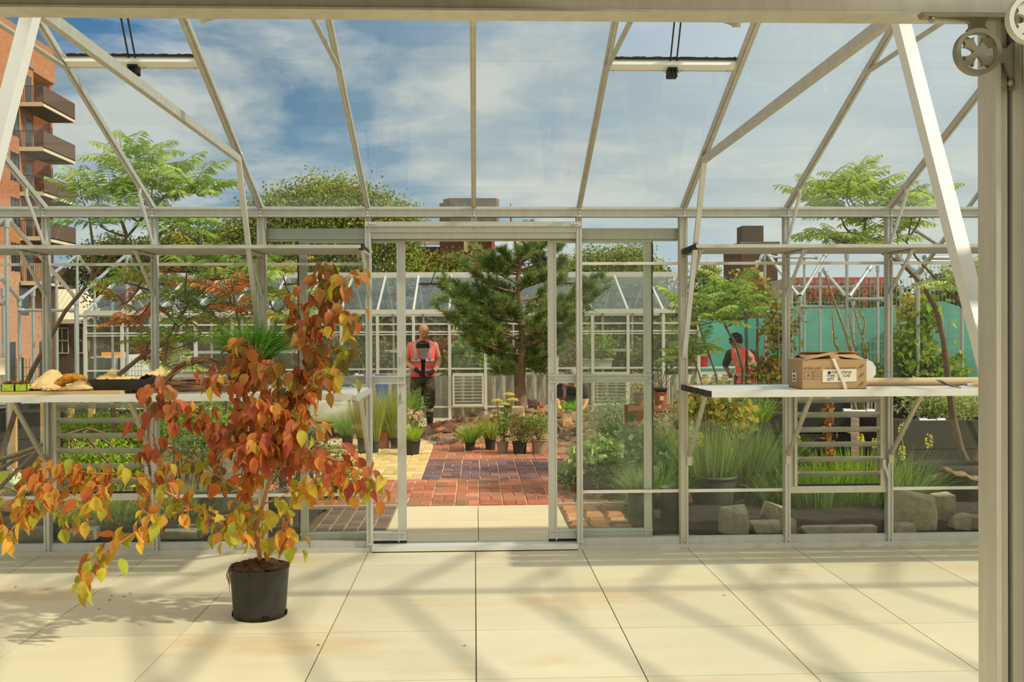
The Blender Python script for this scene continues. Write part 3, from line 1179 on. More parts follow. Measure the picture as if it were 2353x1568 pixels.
def lump(u0, v0, u1, v1, Y, depth, c, label, name='concrete_lump', seed=0, boxy=0.6, tilt=0.0, cat='stone', group='broken concrete along the glass', base=None):
    """stone filling a photo box at distance Y"""
    a, b = at(u0, v1, Y), at(u1, v0, Y)
    w, h = b.x - a.x, b.z - a.z
    mb = rock_mb((w * 1.04, depth, h * 1.04), np.array(S(*c)), seed, boxy)
    zc = max(a.z, -0.02 if base is None else base) + h / 2 if a.z < 0 else (a.z + b.z) / 2
    o = solo(name, mb, ROCK, label, cat, (0, 0, 0), group)
    o.location = ((a.x + b.x) / 2, Y + depth / 2, zc)
    o.rotation_euler.y = tilt
    return o


CONC = (178, 168, 140)
lump(1660, 1166, 1728, 1232, 7.62, 0.16, CONC, 'upright grey concrete lump with a pointed top outside the right glass', seed=3)
lump(1728, 1207, 1832, 1233, 7.66, 0.2, CONC, 'long flat grey concrete piece lying outside under the louvre window', seed=5, boxy=1)
lump(1752, 1158, 1806, 1212, 7.95, 0.1, CONC, 'leaning grey concrete slab behind the long flat piece', seed=8, boxy=0.9, tilt=0.35)
lump(1800, 1196, 1832, 1234, 7.62, 0.12, CONC, 'small grey concrete lump behind the post left of the louvre', seed=9)
lump(1838, 1212, 2036, 1233, 7.64, 0.1, (186, 176, 148), 'low pale kerb stone under the louvre window', name='kerb_stone', seed=11, boxy=1, cat='kerb')
lump(2056, 1142, 2172, 1232, 7.72, 0.22, CONC, 'biggest grey concrete lump, slanting, right of the louvre window', seed=14, tilt=0.25)
lump(2062, 1206, 2108, 1232, 7.58, 0.12, CONC, 'small concrete lump in front of the biggest slanting one', seed=15)
lump(2146, 1152, 2200, 1228, 7.9, 0.16, CONC, 'tall concrete lump behind the biggest slanting one', seed=17)
lump(2192, 1190, 2240, 1230, 7.7, 0.16, CONC, 'rounded concrete lump second from the near post', seed=19)
lump(2236, 1196, 2280, 1230, 7.7, 0.16, (150, 142, 118), 'rough concrete lump beside the near post', seed=21)
lump(136, 1220, 216, 1250, 7.6, 0.2, CONC, 'sloping concrete slab outside behind the hanging yellow leaves', seed=23, boxy=0.9, tilt=-0.1)
lump(160, 1204, 214, 1226, 7.85, 0.1, CONC, 'concrete chunk standing on edge behind the sloping slab', seed=25, tilt=-0.3)
lump(366, 1222, 455, 1243, 7.6, 0.16, (184, 174, 148), 'long flat concrete block left of the shrub stem outside the glass', seed=27, boxy=1)
lump(404, 1206, 458, 1224, 7.8, 0.12, CONC, 'broken concrete chunk on top of the long flat block', seed=29)
lump(455, 1216, 480, 1244, 7.6, 0.12, CONC, 'small upright concrete chunk beside the long flat block', seed=31)
lump(480, 1190, 506, 1244, 7.62, 0.1, (168, 158, 132), 'narrow leaning concrete chunk behind the shrub branch', seed=33, tilt=0.3)
lump(506, 1214, 560, 1246, 7.6, 0.2, CONC, 'concrete chunk directly behind the shrub stem', seed=35)
lump(20, 1215, 100, 1252, 7.6, 0.15, (150, 142, 120), 'long dark concrete piece at the far end of the left row', seed=37, boxy=1)
# rubble on the mound
lump(1010, 986, 1040, 1001, 14.2, 0.16, (124, 92, 78), 'dark brown brick by the boots of the standing man', 'rubble_brick', 41, 0.4, tilt=-0.3, cat='brick', group='rubble on the mound')
lump(1022, 972, 1050, 990, 14.35, 0.16, (136, 92, 76), 'dark red broken brick at the left end of the mound', 'rubble_brick', 43, 0.3, tilt=0.5, cat='brick', group='rubble on the mound')
lump(1002, 1005, 1046, 1024, 14.0, 0.2, (150, 124, 112), 'pinkish grey stone at the foot of the mound behind the pots', 'rubble_stone', 45, cat='stone', group='rubble on the mound')
lump(1172, 934, 1204, 954, 14.6, 0.15, (190, 164, 130), 'pale rounded stone against the pine trunk', 'rubble_stone', 47, 0.3, cat='stone', group='rubble on the mound')
lump(1213, 918, 1236, 938, 14.9, 0.13, (110, 84, 78), 'dark brick standing on the mound right of the trunk', 'rubble_brick', 49, 1, cat='brick', group='rubble on the mound')
lump(1292, 966, 1314, 984, 14.3, 0.13, (222, 178, 104), 'yellow brick on the mound below the crouching person', 'rubble_brick', 51, 1, cat='brick', group='rubble on the mound')
lump(1337, 970, 1350, 986, 14.2, 0.12, (196, 150, 122), 'small pink brick right of the yellow brick', 'rubble_brick', 53, 1, cat='brick', group='rubble on the mound')
lump(1345, 988, 1366, 1010, 13.95, 0.15, (188, 150, 124), 'upright pink brick at the right foot of the mound', 'rubble_brick', 55, 1, cat='brick', group='rubble on the mound')
lump(1363, 996, 1386, 1014, 13.9, 0.15, (206, 172, 124), 'cream brick at the right foot of the mound', 'rubble_brick', 57, 1, cat='brick', group='rubble on the mound')
lump(1338, 1006, 1362, 1022, 13.85, 0.15, (176, 116, 90), 'red stone lying below the upright pink brick', 'rubble_stone', 59, cat='stone', group='rubble on the mound')
lump(1378, 982, 1414, 1006, 14.1, 0.25, (186, 174, 150), 'large grey stone beside the silvery bush', 'rubble_stone', 61, 0.4, cat='stone', group='rubble on the mound')
for i in range(150):
    x, y = random.uniform(-1.0, 2.8), random.uniform(14.15, 15.5)
    z = mound_z(x, y)
    if z < 0.03:
        continue
    s = random.uniform(0.04, 0.12)
    c = random.choice([(150, 96, 70), (190, 156, 118), (120, 82, 66), (170, 150, 122), (128, 100, 80), (196, 130, 90)])
    o = solo('rubble_stone', rock_mb((s * 1.5, s, s * 0.8), np.array(S(*c)), 100 + i), ROCK, 'small broken stone lying on the rubble mound under the pine', 'stone', (0, 0, 0), 'loose rubble on the mound')
    o.location = (x, y, z + s * 0.2)
    o.rotation_euler = (random.uniform(-.4, .4), random.uniform(-.4, .4), random.uniform(0, 3))

# ================================================================== FAR GREENHOUSE
FG_Y, FB = 17.8, 0.64
WHITE_ALU = pm('white_far_frame', S(214, 214, 204), 0.5, 0.2)
gh = thing('greenhouse', 'second aluminium glasshouse standing across the yard behind the pine', 'greenhouse', (0, FG_Y, 0))
xa, xb = at(268, 769, FG_Y).x, at(1714, 769, FG_Y).x
nb = int(round((xb - xa) / FB))
off = at(1033, 769, FG_Y).x
i0 = math.floor((xa - off) / FB)
xs = [off + FB * i for i in range(i0, i0 + nb + 1)]
E, RZ, RY = 1.97, 2.70, 19.55
mb = MB()
mb.span((xs[0], FG_Y - 0.04, E - 0.05), (xs[-1], FG_Y + 0.02, E + 0.03))
put('eaves_gutter', mb, WHITE_ALU, gh)
mb = MB()
mb.span((xs[0], RY - 0.05, RZ - 0.03), (xs[-1], RY + 0.05, RZ + 0.07))
put('ridge_beam', mb, WHITE_ALU, gh)
mb = MB()
for z, h in ((1.74, 0.03), (1.60, 0.03), (1.555, 0.02), (0.94, 0.03), (0.26, 0.025)):
    mb.span((xs[0], FG_Y - 0.015, z - h / 2), (xs[-1], FG_Y + 0.015, z + h / 2))
put('glazing_bar', mb, WHITE_ALU, gh)
mb = MB()
mb.span((xs[0], FG_Y - 0.04, 0), (xs[-1], FG_Y + 0.04, 0.06))
put('base_rail', mb, WHITE_ALU, gh)
mb = MB()
for z in (E, 1.2, 0.7):
    mb.span((xs[0], 21.285, z - 0.03), (xs[-1], 21.36, z + 0.03))
put('back_rail', mb, WHITE_ALU, gh)
for i, x in enumerate(xs):
    mb = MB().span((x - 0.026, FG_Y - 0.03, 0), (x + 0.026, FG_Y + 0.02, E))
    put('glazing_post', mb, WHITE_ALU, gh)
    mb = MB().bar((x, FG_Y, E), (x, RY, RZ), 0.035, 0.05)
    put('rafter', mb, WHITE_ALU, gh)
    mb = MB().bar((x, 21.3, E), (x, RY, RZ), 0.03, 0.04)
    mb.span((x - 0.02, 21.3, 0), (x + 0.02, 21.34, E))
    put('back_frame', mb, ALU_DULL, gh)
for x0, x1 in zip(xs[:-1], xs[1:]):
    put('glass_pane', MB().span((x0 + 0.02, FG_Y + 0.02, 0.06), (x1 - 0.02, FG_Y + 0.024, E)), FARGLASS, gh)
    q = [(x0 + 0.02, FG_Y, E + 0.02), (x1 - 0.02, FG_Y, E + 0.02), (x1 - 0.02, RY, RZ + 0.02), (x0 + 0.02, RY, RZ + 0.02)]
    put('roof_pane', MB().prism(q, (0, 0, 0), (0, -0.002, 0.005)), FARGLASS, gh)
for i, x in enumerate(xs[:-1]):
    if i % 4 == 1:
        mb = MB()
        for a, b in (((x + 0.03, RY - 0.55, RZ - 0.18), (x + FB - 0.03, RY - 0.55, RZ - 0.18)),):
            mb.bar(a, b, 0.03, 0.03)
        mb.tube([(x + FB / 2 - 0.05, RY - 0.55, RZ - 0.16), (x + FB / 2, RY - 0.35, RZ + 0.02), (x + FB / 2 + 0.02, RY - 0.3, RZ + 0.05)], 0.014, 6)
        put('vent', mb, BLACKP, gh)
for u0, u1 in ((1040, 1111), (1361, 1441), (1600, 1675)):
    x0, x1 = at(u0, 800, FG_Y).x, at(u1, 800, FG_Y).x
    mb = MB()
    for a, b in (((x0, 0.27), (x1, 0.31)), ((x0, 0.81), (x1, 0.86)), ((x0, 0.311), (x0 + 0.03, 0.809)), ((x1 - 0.03, 0.311), (x1, 0.809))):
        mb.span((a[0], FG_Y - 0.05, a[1]), (b[0], FG_Y - 0.01, b[1]))
    w = put('louvre_window', mb, WHITE_ALU, gh)
    mb = MB()
    for j in range(8):
        mb.box(((x0 + x1) / 2, FG_Y - 0.03, 0.35 + j * 0.058), (x1 - x0 - 0.06, 0.05, 0.004), None, np.array(Matrix.Rotation(-0.5, 3, 'X')))
    put('blade', mb, bl, w)

# corrugated sheets inside it
CORR = pm('fibre_cement', S(176, 168, 146), 0.85, var=0.12, scale=4)
x = at(864, 800, 18.0).x
xe = at(1690, 800, 18.0).x
k = 0
while x < xe - 0.1:
    w = min(1.05, xe - x)
    xs_ = np.linspace(x, x + w, 60)
    ph = [18.02 + 0.035 * math.sin(2 * math.pi * q / 0.187) for q in xs_]
    V = [(a, b, z) for z in (0.0, 0.80 + random.uniform(-.01, .01)) for a, b in zip(xs_, ph)] + [(a, b + 0.008, z) for z in (0.0, 0.80) for a, b in zip(xs_, ph)]
    n = 60
    F = [(i, i + 1, n + i + 1, n + i) for i in range(n - 1)] + [(2 * n + i + 1, 2 * n + i, 3 * n + i, 3 * n + i + 1) for i in range(n - 1)] + [(n + i, n + i + 1, 3 * n + i + 1, 3 * n + i) for i in range(n - 1)]
    c = np.array(S(176, 168, 146)) * random.uniform(0.9, 1.08)
    solo('corrugated_sheet', MB().add(V, F, None, True), CORR, ['grey corrugated sheet behind the standing man', 'grey corrugated sheet right of the standing man behind the small louvre', 'grey corrugated sheet just left of the pine trunk', 'grey corrugated sheet behind the crouching person', 'grey corrugated sheet behind the silvery bush', 'grey corrugated sheet behind the terracotta pot'][min(k, 5)], 'sheet', (x, 18.0, 0), 'corrugated sheets in the far greenhouse')
    x += w + 0.01
    k += 1

# ================================================================== TUBE FRAMES, MESH AND SCRIM
def tube_frame(name, label, posts, slopes, rails, r=0.024, group='galvanised tube frames'):
    """posts (u, v top, Y); slopes/rails ((u, v, Y), (u, v, Y))"""
    p0 = at(*posts[0])
    t = thing(name, label, 'tube frame', (p0.x, p0.y, 0), group)
    for u, v, Y in posts:
        p = at(u, v, Y)
        mb = MB().tube([(p.x, p.y, ground_z(p.y)), (p.x, p.y, p.z)], r, 10)
        mb.tube([(p.x, p.y, p.z - 0.09), (p.x, p.y, p.z + 0.01)], r * 1.5, 10)
        put('post', mb, GALV, t)
    for nm, seg in (('rafter_tube', slopes), ('rail', rails)):
        for a, b in seg:
            a, b = at(*a), at(*b)
            mb = MB().tube([a, b], r * (1.0 if nm == 'rail' else 1.1), 10)
            d = (b - a).normalized()
            mb.tube([a, a + d * 0.09], r * 1.5, 10)
            mb.tube([b - d * 0.09, b], r * 1.5, 10)
            put(nm, mb, GALV, t)
    return t


tube_frame('tube_frame', 'nearest galvanised tube frame in front of the brick tower',
           [(15, 505, 12), (174, 686, 14.7), (291, 586, 17.3), (8, 665, 13)],
           [((19, 504, 12), (174, 685, 14.7)), ((175, 685, 14.7), (290, 586, 17.3)), ((-30, 545, 12), (15, 503, 12))],
           [((0, 697, 12.5), (15, 697, 12)), ((-20, 930, 12), (40, 930, 13))])
tube_frame('tube_frame', 'zigzag galvanised tube frame whose peak stands before the cream roof',
           [(44, 690, 15.1), (177, 587, 17.4), (258, 690, 19), (76, 668, 15.6), (130, 640, 16.5), (217, 650, 18.2), (280, 740, 19)],
           [((0, 636, 13.7), (44, 688, 15.1)), ((46, 688, 15.1), (176, 587, 17.4)), ((178, 587, 17.4), (258, 690, 19)), ((296, 588, 17.3), (346, 690, 19))],
           [((44, 714, 15.1), (174, 714, 14.7)), ((178, 726, 17.4), (258, 726, 19)), ((40, 927, 13), (110, 927, 13)), ((200, 927, 14), (330, 926, 14))])
tube_frame('tube_frame', 'galvanised tube frame with climbing stems behind the bending worker',
           [(1757, 584, 16), (1839, 682, 15.5), (1819, 642, 18), (1848, 584, 18.5), (1884, 627, 18)],
           [((1763, 583, 16), (1834, 680, 15.5)), ((1900, 580, 15.8), (1840, 680, 15.5)), ((1725, 640, 16), (1754, 584, 16))],
           [((1772, 591, 16), (1876, 592, 18.5)), ((1735, 604, 16), (1800, 605, 16)), ((1760, 718, 16), (1851, 719, 15.5)), ((1750, 917, 13), (1820, 917, 13)), ((1720, 694, 17), (1790, 694, 17))])
tube_frame('tube_frame', 'galvanised tube frame in front of the turquoise netting',
           [(1946, 582, 14.5), (2017, 612, 17), (1960, 690, 18), (2070, 660, 17.5), (2136, 640, 17)],
           [((1892, 620, 15), (1944, 682, 14.5)), ((2000, 614, 15), (1951, 682, 14.5))],
           [((1827, 660, 16), (1971, 660, 15)), ((1845, 706, 15.5), (1941, 706, 14.5)), ((1949, 688, 14.5), (2030, 688, 14)), ((1936, 946, 11), (2008, 947, 11))])
tube_frame('tube_frame', 'tall galvanised tube frame beside the bent sumac trunks',
           [(2109, 632, 11.5), (2210, 615, 13), (2250, 640, 14)],
           [((2268, 420, 10.6), (2110, 629, 11.5)), ((2063, 588, 12.3), (2108, 629, 11.5)), ((2100, 527, 12.5), (2215, 600, 13.5))],
           [((2124, 593, 11.5), (2228, 593, 12)), ((2084, 601, 12.5), (2228, 601, 12.5)), ((2109, 661, 11.5), (2247, 662, 12)), ((2110, 968, 10.5), (2170, 968, 10.5))])

WIRE = pm('mesh_wire', S(170, 186, 170), 0.5, 0.4)


def wire_panel(u0, v0, u1, v1, Y, label, sx=0.055, sz=0.16):
    a, b = at(u0, v1, Y), at(u1, v0, Y)
    mb = MB()
    x = a.x
    while x < b.x:
        mb.bar((x, Y, a.z), (x, Y, b.z), 0.005, 0.005)
        x += sx
    z = a.z
    while z < b.z:
        mb.bar((a.x, Y, z), (b.x, Y, z), 0.006, 0.006)
        z += sz
    return solo('mesh_fence', mb, WIRE, label, 'mesh panel', (a.x, Y, a.z), 'wire mesh panels')


wire_panel(1790, 690, 1950, 985, 15.0, 'wire mesh panel between the bending worker and the pale tube post')
wire_panel(1950, 640, 2105, 985, 14.4, 'wire mesh panel behind the cardboard box and the twiggy stems')
wire_panel(2112, 600, 2275, 985, 13.6, 'wire mesh panel behind the bent sumac trunks')

SCRIM = pm('turquoise_net', S(54, 128, 112), 0.8, var=0.12, scale=3)


def scrim(u0, u1, vt, Y, label, wave):
    a, b = at(u0, vt, Y), at(u1, vt, Y)
    n = 40
    V = []
    for off_ in (0, 0.02):
        for q in range(n + 1):
            x = a.x + (b.x - a.x) * q / n
            y = Y + 0.06 * math.sin(x * 3.1) + off_
            zt_ = a.z + wave * math.sin(q / n * 9 + Y)
            V += [(x, y, ground_z(Y)), (x, y, zt_)]
    m = 2 * (n + 1)
    F = [(2 * i, 2 * i + 2, 2 * i + 3, 2 * i + 1) for i in range(n)] + [(m + 2 * i, m + 2 * i + 1, m + 2 * i + 3, m + 2 * i + 2) for i in range(n)] + [(2 * i + 1, 2 * i + 3, m + 2 * i + 3, m + 2 * i + 1) for i in range(n)]
    return solo('scrim_net', MB().add(V, F, None, True), SCRIM, label, 'netting', (a.x, Y, ground_z(Y)), 'turquoise netting')


scrim(1760, 2060, 706, 23.5, 'long turquoise scrim net behind the wire mesh and cardboard box', 0.05)
scrim(2060, 2300, 703, 23.2, 'turquoise scrim net behind the bent sumac trunks', 0.10)
scrim(1600, 1762, 735, 25.0, 'turquoise scrim net beyond the bending worker', 0.03)

# ================================================================== BUILDINGS
BRICK_T = bpy.data.materials.new('tower_brick')
BRICK_T.use_nodes = True


def brick_mat(m, c1, c2, mort, scale, face):
    nt = m.node_tree
    p = nt.nodes['Principled BSDF']
    p.inputs['Roughness'].default_value = 0.85
    N, L = nt.nodes.new, nt.links.new
    tc = N('ShaderNodeTexCoord')
    sp = N('ShaderNodeSeparateXYZ')
    L(tc.outputs['Object'], sp.inputs[0])
    cb = N('ShaderNodeCombineXYZ')
    s = N('ShaderNodeMath')
    s.operation = 'ADD'
    L(sp.outputs[0], s.inputs[0])
    L(sp.outputs[1], s.inputs[1])
    L(s.outputs[0], cb.inputs[0])
    L(sp.outputs[2], cb.inputs[1])
    b = N('ShaderNodeTexBrick')
    b.inputs['Color1'].default_value = (*S(*c1), 1)
    b.inputs['Color2'].default_value = (*S(*c2), 1)
    b.inputs['Mortar'].default_value = (*S(*mort), 1)
    b.inputs['Scale'].default_value = scale
    b.inputs['Mortar Size'].default_value = 0.012
    L(cb.outputs[0], b.inputs['Vector'])
    L(b.outputs['Color'], p.inputs['Base Color'])
    return m


brick_mat(BRICK_T, (196, 128, 86), (178, 108, 72), (196, 156, 122), 2.2, 'x')
BRICK_P = brick_mat(pm('lower_brick'), (206, 156, 124), (190, 138, 108), (206, 180, 150), 2.2, 'x')
BRICK_D = brick_mat(pm('dark_brick'), (104, 72, 56), (88, 60, 48), (96, 76, 62), 2.0, 'x')
DARKWIN = pm('dark_window', S(52, 58, 58), 0.15, spec=0.8)
RAIL = pm('bronze_railing', S(92, 70, 56), 0.6, 0.2)
RAIL_D = pm('railing_mesh', S(104, 80, 64), 0.7, 0.1, var=0.1, scale=3)
CREAM = pm('cream_render', S(228, 214, 182), 0.8)
FX, BY0, BY1 = -30.4, 40.0, 73.8
tw = thing('apartment_tower', 'tall orange brick apartment tower with brown balconies', 'building', (-36, 60, -1.6))
mb = MB()
LOGGIA = (70.2, 74.0)
mb.span((FX - 12, BY0, 6.6), (FX, 70.2, 22.3))
mb.span((FX - 12, 70.2, 6.6), (FX - 1.6, BY1 - 0.01, 22.3))
mb.span((FX - 1.6, 70.2, 19.9), (FX, BY1, 22.3))
mb.span((FX - 1.6, 73.4, 6.6), (FX - 0.2, BY1, 19.9))
put('upper_wall', mb, BRICK_T, tw)
mb = MB().span((FX - 12, BY0, -1.7), (FX, BY1, 6.6))
put('lower_wall', mb, BRICK_P, tw)
for zf in (17.0, 14.0, 11.0, 8.0, 5.0):
    mb = MB().span((FX - 0.2, 68.0, zf), (FX + 1.6, 73.3, zf + 0.28))
    b = put('balcony', mb, CREAM, tw)
    put('soffit', MB().span((FX - 0.18, 68.12, zf - 0.03), (FX + 1.5, 73.2, zf + 0.02)), pm('dark_soffit', S(92, 78, 66), 0.8), b)
    mb = MB()
    for q in range(14):
        x = FX + 0.05 + q * 0.115
        mb.span((x, 68.0, zf + 0.28), (x + 0.03, 68.04, zf + 1.35))
    mb.span((FX, 67.98, zf + 1.33), (FX + 1.6, 68.05, zf + 1.38))
    put('railing', mb, RAIL, b)
    put('side_screen', MB().span((FX + 1.55, 68.0, zf + 0.2), (FX + 1.6, 73.3, zf + 1.38)), RAIL_D, b)
    mb = MB().span((FX - 1.62, 70.6, zf + 0.3), (FX - 1.58, 72.6, zf + 2.5))
    if zf > 6.7:
        put('balcony_door', mb, DARKWIN, tw)
    mb = MB().span((FX - 0.02, 69.0, zf + 0.3), (FX + 0.01, 69.9, zf + 2.4))
    put('balcony_door', mb, DARKWIN, tw)
    mb = MB()
    mb.span((FX - 0.02, 66.75, zf + 0.9), (FX + 0.015, 67.85, zf + 2.75))
    w = put('window', mb, DARKWIN, tw)
    mb = MB()
    for a, c in ((66.7, 66.78), (67.25, 67.31), (67.82, 67.9)):
        mb.span((FX, a, zf + 0.85), (FX + 0.03, c, zf + 2.8))
    put('window_frame', mb, BLACKP, w)
    mb = MB().span((FX - 0.02, 61.0, zf + 0.9), (FX + 0.015, 62.1, zf + 2.75))
    put('window', mb, DARKWIN, tw)
for a, b, z0, z1 in ((66.2, 67.2, -1.6, 1.2), (70.8, 72.0, -1.6, 1.2), (62, 63, -1.6, 1.0), (67.8, 69.2, 3.0, 5.2), (71.2, 72.1, 2.6, 4.6)):
    put('doorway', MB().span((FX - 0.02, a, z0), (FX + 0.02, b, z1)), DARKWIN, tw)
put('roof_slot', MB().span((FX - 0.02, 68.2, 19.9), (FX + 0.02, 70.2, 20.05)), BLACKP, tw)

hs = thing('house', 'dark brick house with a cream metal roof beside the tower', 'building', (-33, 86, -1.6))
put('wall', MB().span((-39, 84, -1.7), (-31.4, 92, 3.0)), BRICK_D, hs)
mb = MB().prism([(-39, 83.6, 2.9), (-31.0, 83.6, 2.9), (-32.2, 88, 4.3), (-34.5, 88, 5.9), (-39, 88, 5.9)], (0, 0, 0), (0, 0.3, 0.1))
mb.span((-39, 83.4, 2.6), (-31.0, 83.7, 2.95))
for i in range(18):
    mb.bar((-38.8 + i * 0.43, 83.6, 2.98), (-38.8 + i * 0.43, 87.6, 5.75 if i < 10 else max(3.1, 5.75 - (i - 10) * 0.35)), 0.04, 0.05)
put('roof', mb, CREAM, hs)
for a in (-34.6, -32.9):
    w = put('window', MB().span((a, 83.93, 0.2), (a + 0.9, 84.02, 2.2)), DARKWIN, hs)
    mb = MB()
    for p, q in (((a - .06, .14), (a, 2.26)), ((a + .9, .14), (a + .96, 2.26)), ((a, 1.15), (a + .9, 1.25)), ((a, 2.2), (a + .9, 2.28)), ((a, .12), (a + .9, .2)), ((a + .42, .2), (a + .47, 2.2))):
        mb.span((p[0], 83.9, p[1]), (q[0], 83.96, q[1]))
    put('window_frame', mb, CREAM, w)

# brown block with concrete water tank
bk = thing('brown_building', 'dark brown brick block with a grey concrete tank on top', 'building', (0, 90, -1.6))
a, b = at(1010, 505, 90), at(1136, 505, 90)
put('stair_tower', MB().span((a.x, 90, -1.6), (b.x, 96, a.z - 0.8)), BRICK_D, bk)
TANK = pm('tank_concrete', S(120, 112, 98), 0.9, var=0.25, scale=1.5)
t0, t1 = at(1010, 470, 90), at(1147, 512, 90)
mb = MB()
zt0, zt1 = t1.z - 0.6, at(1080, 459, 90).z
cut = 0.95
P = [(t0.x, 89.8), (t0.x, 92), (t0.x + cut, 95), (t1.x - cut, 95), (t1.x, 92), (t1.x, 89.8), (t1.x - cut * 0.3, 89), (t0.x + cut, 89)]
mb.prism([(x, y, 0) for x, y in P], (0, 0, zt0), (0, 0, zt1 - 0.35))
mb.prism([(x + (0.35 if i in (0, 1) else 0), y, 0) for i, (x, y) in enumerate(P)], (0, 0, zt1 - 0.35), (0, 0, zt1))
put('water_tank', mb, TANK, bk)
c, d = at(930, 560, 92), at(1012, 640, 92)
put('wing', MB().span((c.x, 92, -1.6), (d.x, 99, c.z - 0.3)), BRICK_D, bk)
put('white_parapet', MB().span((at(960, 560, 91.9).x, 91.7, at(960, 562, 91.9).z), (d.x, 92.2, at(960, 551, 91.9).z)), CREAM, bk)
for u, v0, v1 in ((940, 600, 625), (1066, 555, 580)):
    p, q = at(u, v1, 89.95), at(u + 10, v0, 89.95)
    put('window', MB().span((p.x, 89.9 if u > 1000 else 91.9, p.z), (q.x, 90.0 if u > 1000 else 92.02, q.z)), CREAM, bk)
dp = MB().tube([at(1131, 545, 89.9), at(1131, 640, 89.9)], 0.12, 8)
put('red_pipe', dp, pm('red_paint', S(196, 56, 44), 0.6), bk)

# dark stack on the right
st = thing('dark_tower', 'dark brick tower with a square stack, beyond the right shelf', 'building', at(1745, 800, 80).xy.to_3d())
a, b, c = at(1708, 518, 80), at(1757, 560, 80), at(1705, 556, 80)
d = at(1787, 680, 80)
put('stack', MB().span((a.x, 80.3, b.z - 0.2), (b.x, 82, a.z)), pm('sooty_brick', S(86, 78, 66), 0.9, var=0.2, scale=1), st)
mb = MB().span((c.x, 80, -1.6), (d.x, 86, c.z - 0.35))
put('wall', mb, BRICK_D, st)
put('parapet', MB().span((c.x - 0.15, 79.85, c.z - 0.35), (d.x + 0.15, 86.15, c.z)), TANK, st)
p, q = at(1742, 625, 79.98), at(1756, 640, 79.98)
put('window', MB().span((p.x, 79.95, q.z), (q.x, 80.02, p.z)), CREAM, st)

# red hoarding building
rd = thing('scaffolded_building', 'long pale building wrapped in red scaffold grid beyond the netting', 'building', at(1930, 800, 62).xy.to_3d())
a, b = at(1800, 640, 62), at(2064, 690, 62)
put('wall', MB().span((a.x, 62.4, -1.6), (b.x, 70, a.z - 0.05)), pm('pale_wall', S(196, 186, 170), 0.8, var=0.08, scale=1), rd)
REDP = pm('red_scaffold', S(190, 86, 78), 0.6)
for z in np.linspace(b.z, a.z, 4):
    put('red_rail', MB().span((a.x, 62.2, z - 0.07), (b.x, 62.3, z + 0.07)), REDP, rd)
for x in np.linspace(a.x, b.x, 22):
    put('red_upright', MB().span((x - 0.05, 62.15, -1.6), (x + 0.05, 62.25, a.z)), REDP, rd)

# white van with amber light bar
van = thing('van', 'white van with an amber light bar parked before the house', 'van', (at(243, 850, 40).x, 41, ground_z(40)))
ox, oz = at(196, 850, 40).x, ground_z(40)
w = at(290, 850, 40).x - ox
top = at(240, 820, 40).z
WP = pm('white_paint', S(236, 234, 228), 0.35)
mb = MB()
prof = [(0.0, oz + 0.35), (0.0, oz + 1.0), (0.06, oz + 1.12), (0.22, top), (1.0 * w, top + 0.04), (w, oz + 0.35)]
mb.prism([(ox + x, 40, z) for x, z in prof], (0, 0, 0), (0, 4.2, 0))
mb2 = MB().prism([(ox + 0.07, 39.97, oz + 1.16), (ox + 0.2, 39.97, top - 0.06), (ox + w * 0.66, 39.97, top - 0.06), (ox + w * 0.70, 39.97, oz + 1.16)], (0, 0, 0), (0, 0.02, 0))
put('body', mb, WP, van)
put('windscreen', mb2, DARKWIN, van)
put('side_window', MB().prism([(ox + w * 0.76, 39.97, oz + 1.1), (ox + w * 0.80, 39.97, top - 0.05), (ox + w * 0.96, 39.97, top - 0.05), (ox + w * 0.96, 39.97, oz + 1.1)], (0, 0, 0), (0, 0.02, 0)), DARKWIN, van)
put('light_bar', MB().span((ox + w * 0.28, 40.5, top + 0.02), (ox + w * 0.85, 40.8, top + 0.17)), pm('amber', S(240, 150, 40), 0.3), van)
for s in (0.18, 0.85):
    mb = MB().tube([(ox + w * s, 39.95, oz + 0.33), (ox + w * s, 40.2, oz + 0.33)], 0.33, 18)
    put('wheel', mb, BLACKP, van)
for s in (0.12, 0.55):
    put('headlight', MB().ball((ox + w * s, 39.97, oz + 0.8), (0.12, 0.05, 0.09)), GALV, van)

# green security fence posts by the van
for i, (u, lab) in enumerate(((192, 'dark green fence post beside the white van'), (225, 'dark green fence post before the van bonnet'), (235, 'dark green fence post before the van windscreen'), (48, 'dark green fence post before the brick tower'))):
    p = at(u, 822, 33)
    solo('fence_post', MB().span((p.x - 0.05, 33, ground_z(33)), (p.x + 0.05, 33.1, p.z)), pm('green_paint', S(30, 74, 52), 0.6), lab, 'post', (p.x, 33, ground_z(33)), 'green fence posts')
fa, fb2 = at(-40, 905, 33.05), at(330, 822, 33.05)
mb = MB()
for x in np.arange(fa.x, fb2.x, 0.10):
    mb.bar((x, 33.05, ground_z(33)), (x, 33.05, fb2.z), 0.012, 0.012)
for z in np.arange(ground_z(33), fb2.z, 0.3):
    mb.bar((fa.x, 33.05, z), (fb2.x, 33.05, z), 0.014, 0.014)
solo('wire_fence', mb, pm('green_paint'), 'green wire fence between the garden and the street', 'fence', (fa.x, 33.05, 0))

PALK[0] = 1.45

# ================================================================== PLANT BUILDERS
def gp(u, v, z=0.0):
    """ground point (height z) under photo pixel (u, v)"""
    d = CAM_ROT @ Vector(((u - CU) / F_PX, -(v - CV) / F_PX, -1))
    return EYE + d * ((z - EYE.z) / d.z)


def rdir(n, up=0.0):
    d = rng.normal(0, 1, (n, 3))
    d[:, 2] += up
    return _n(d)


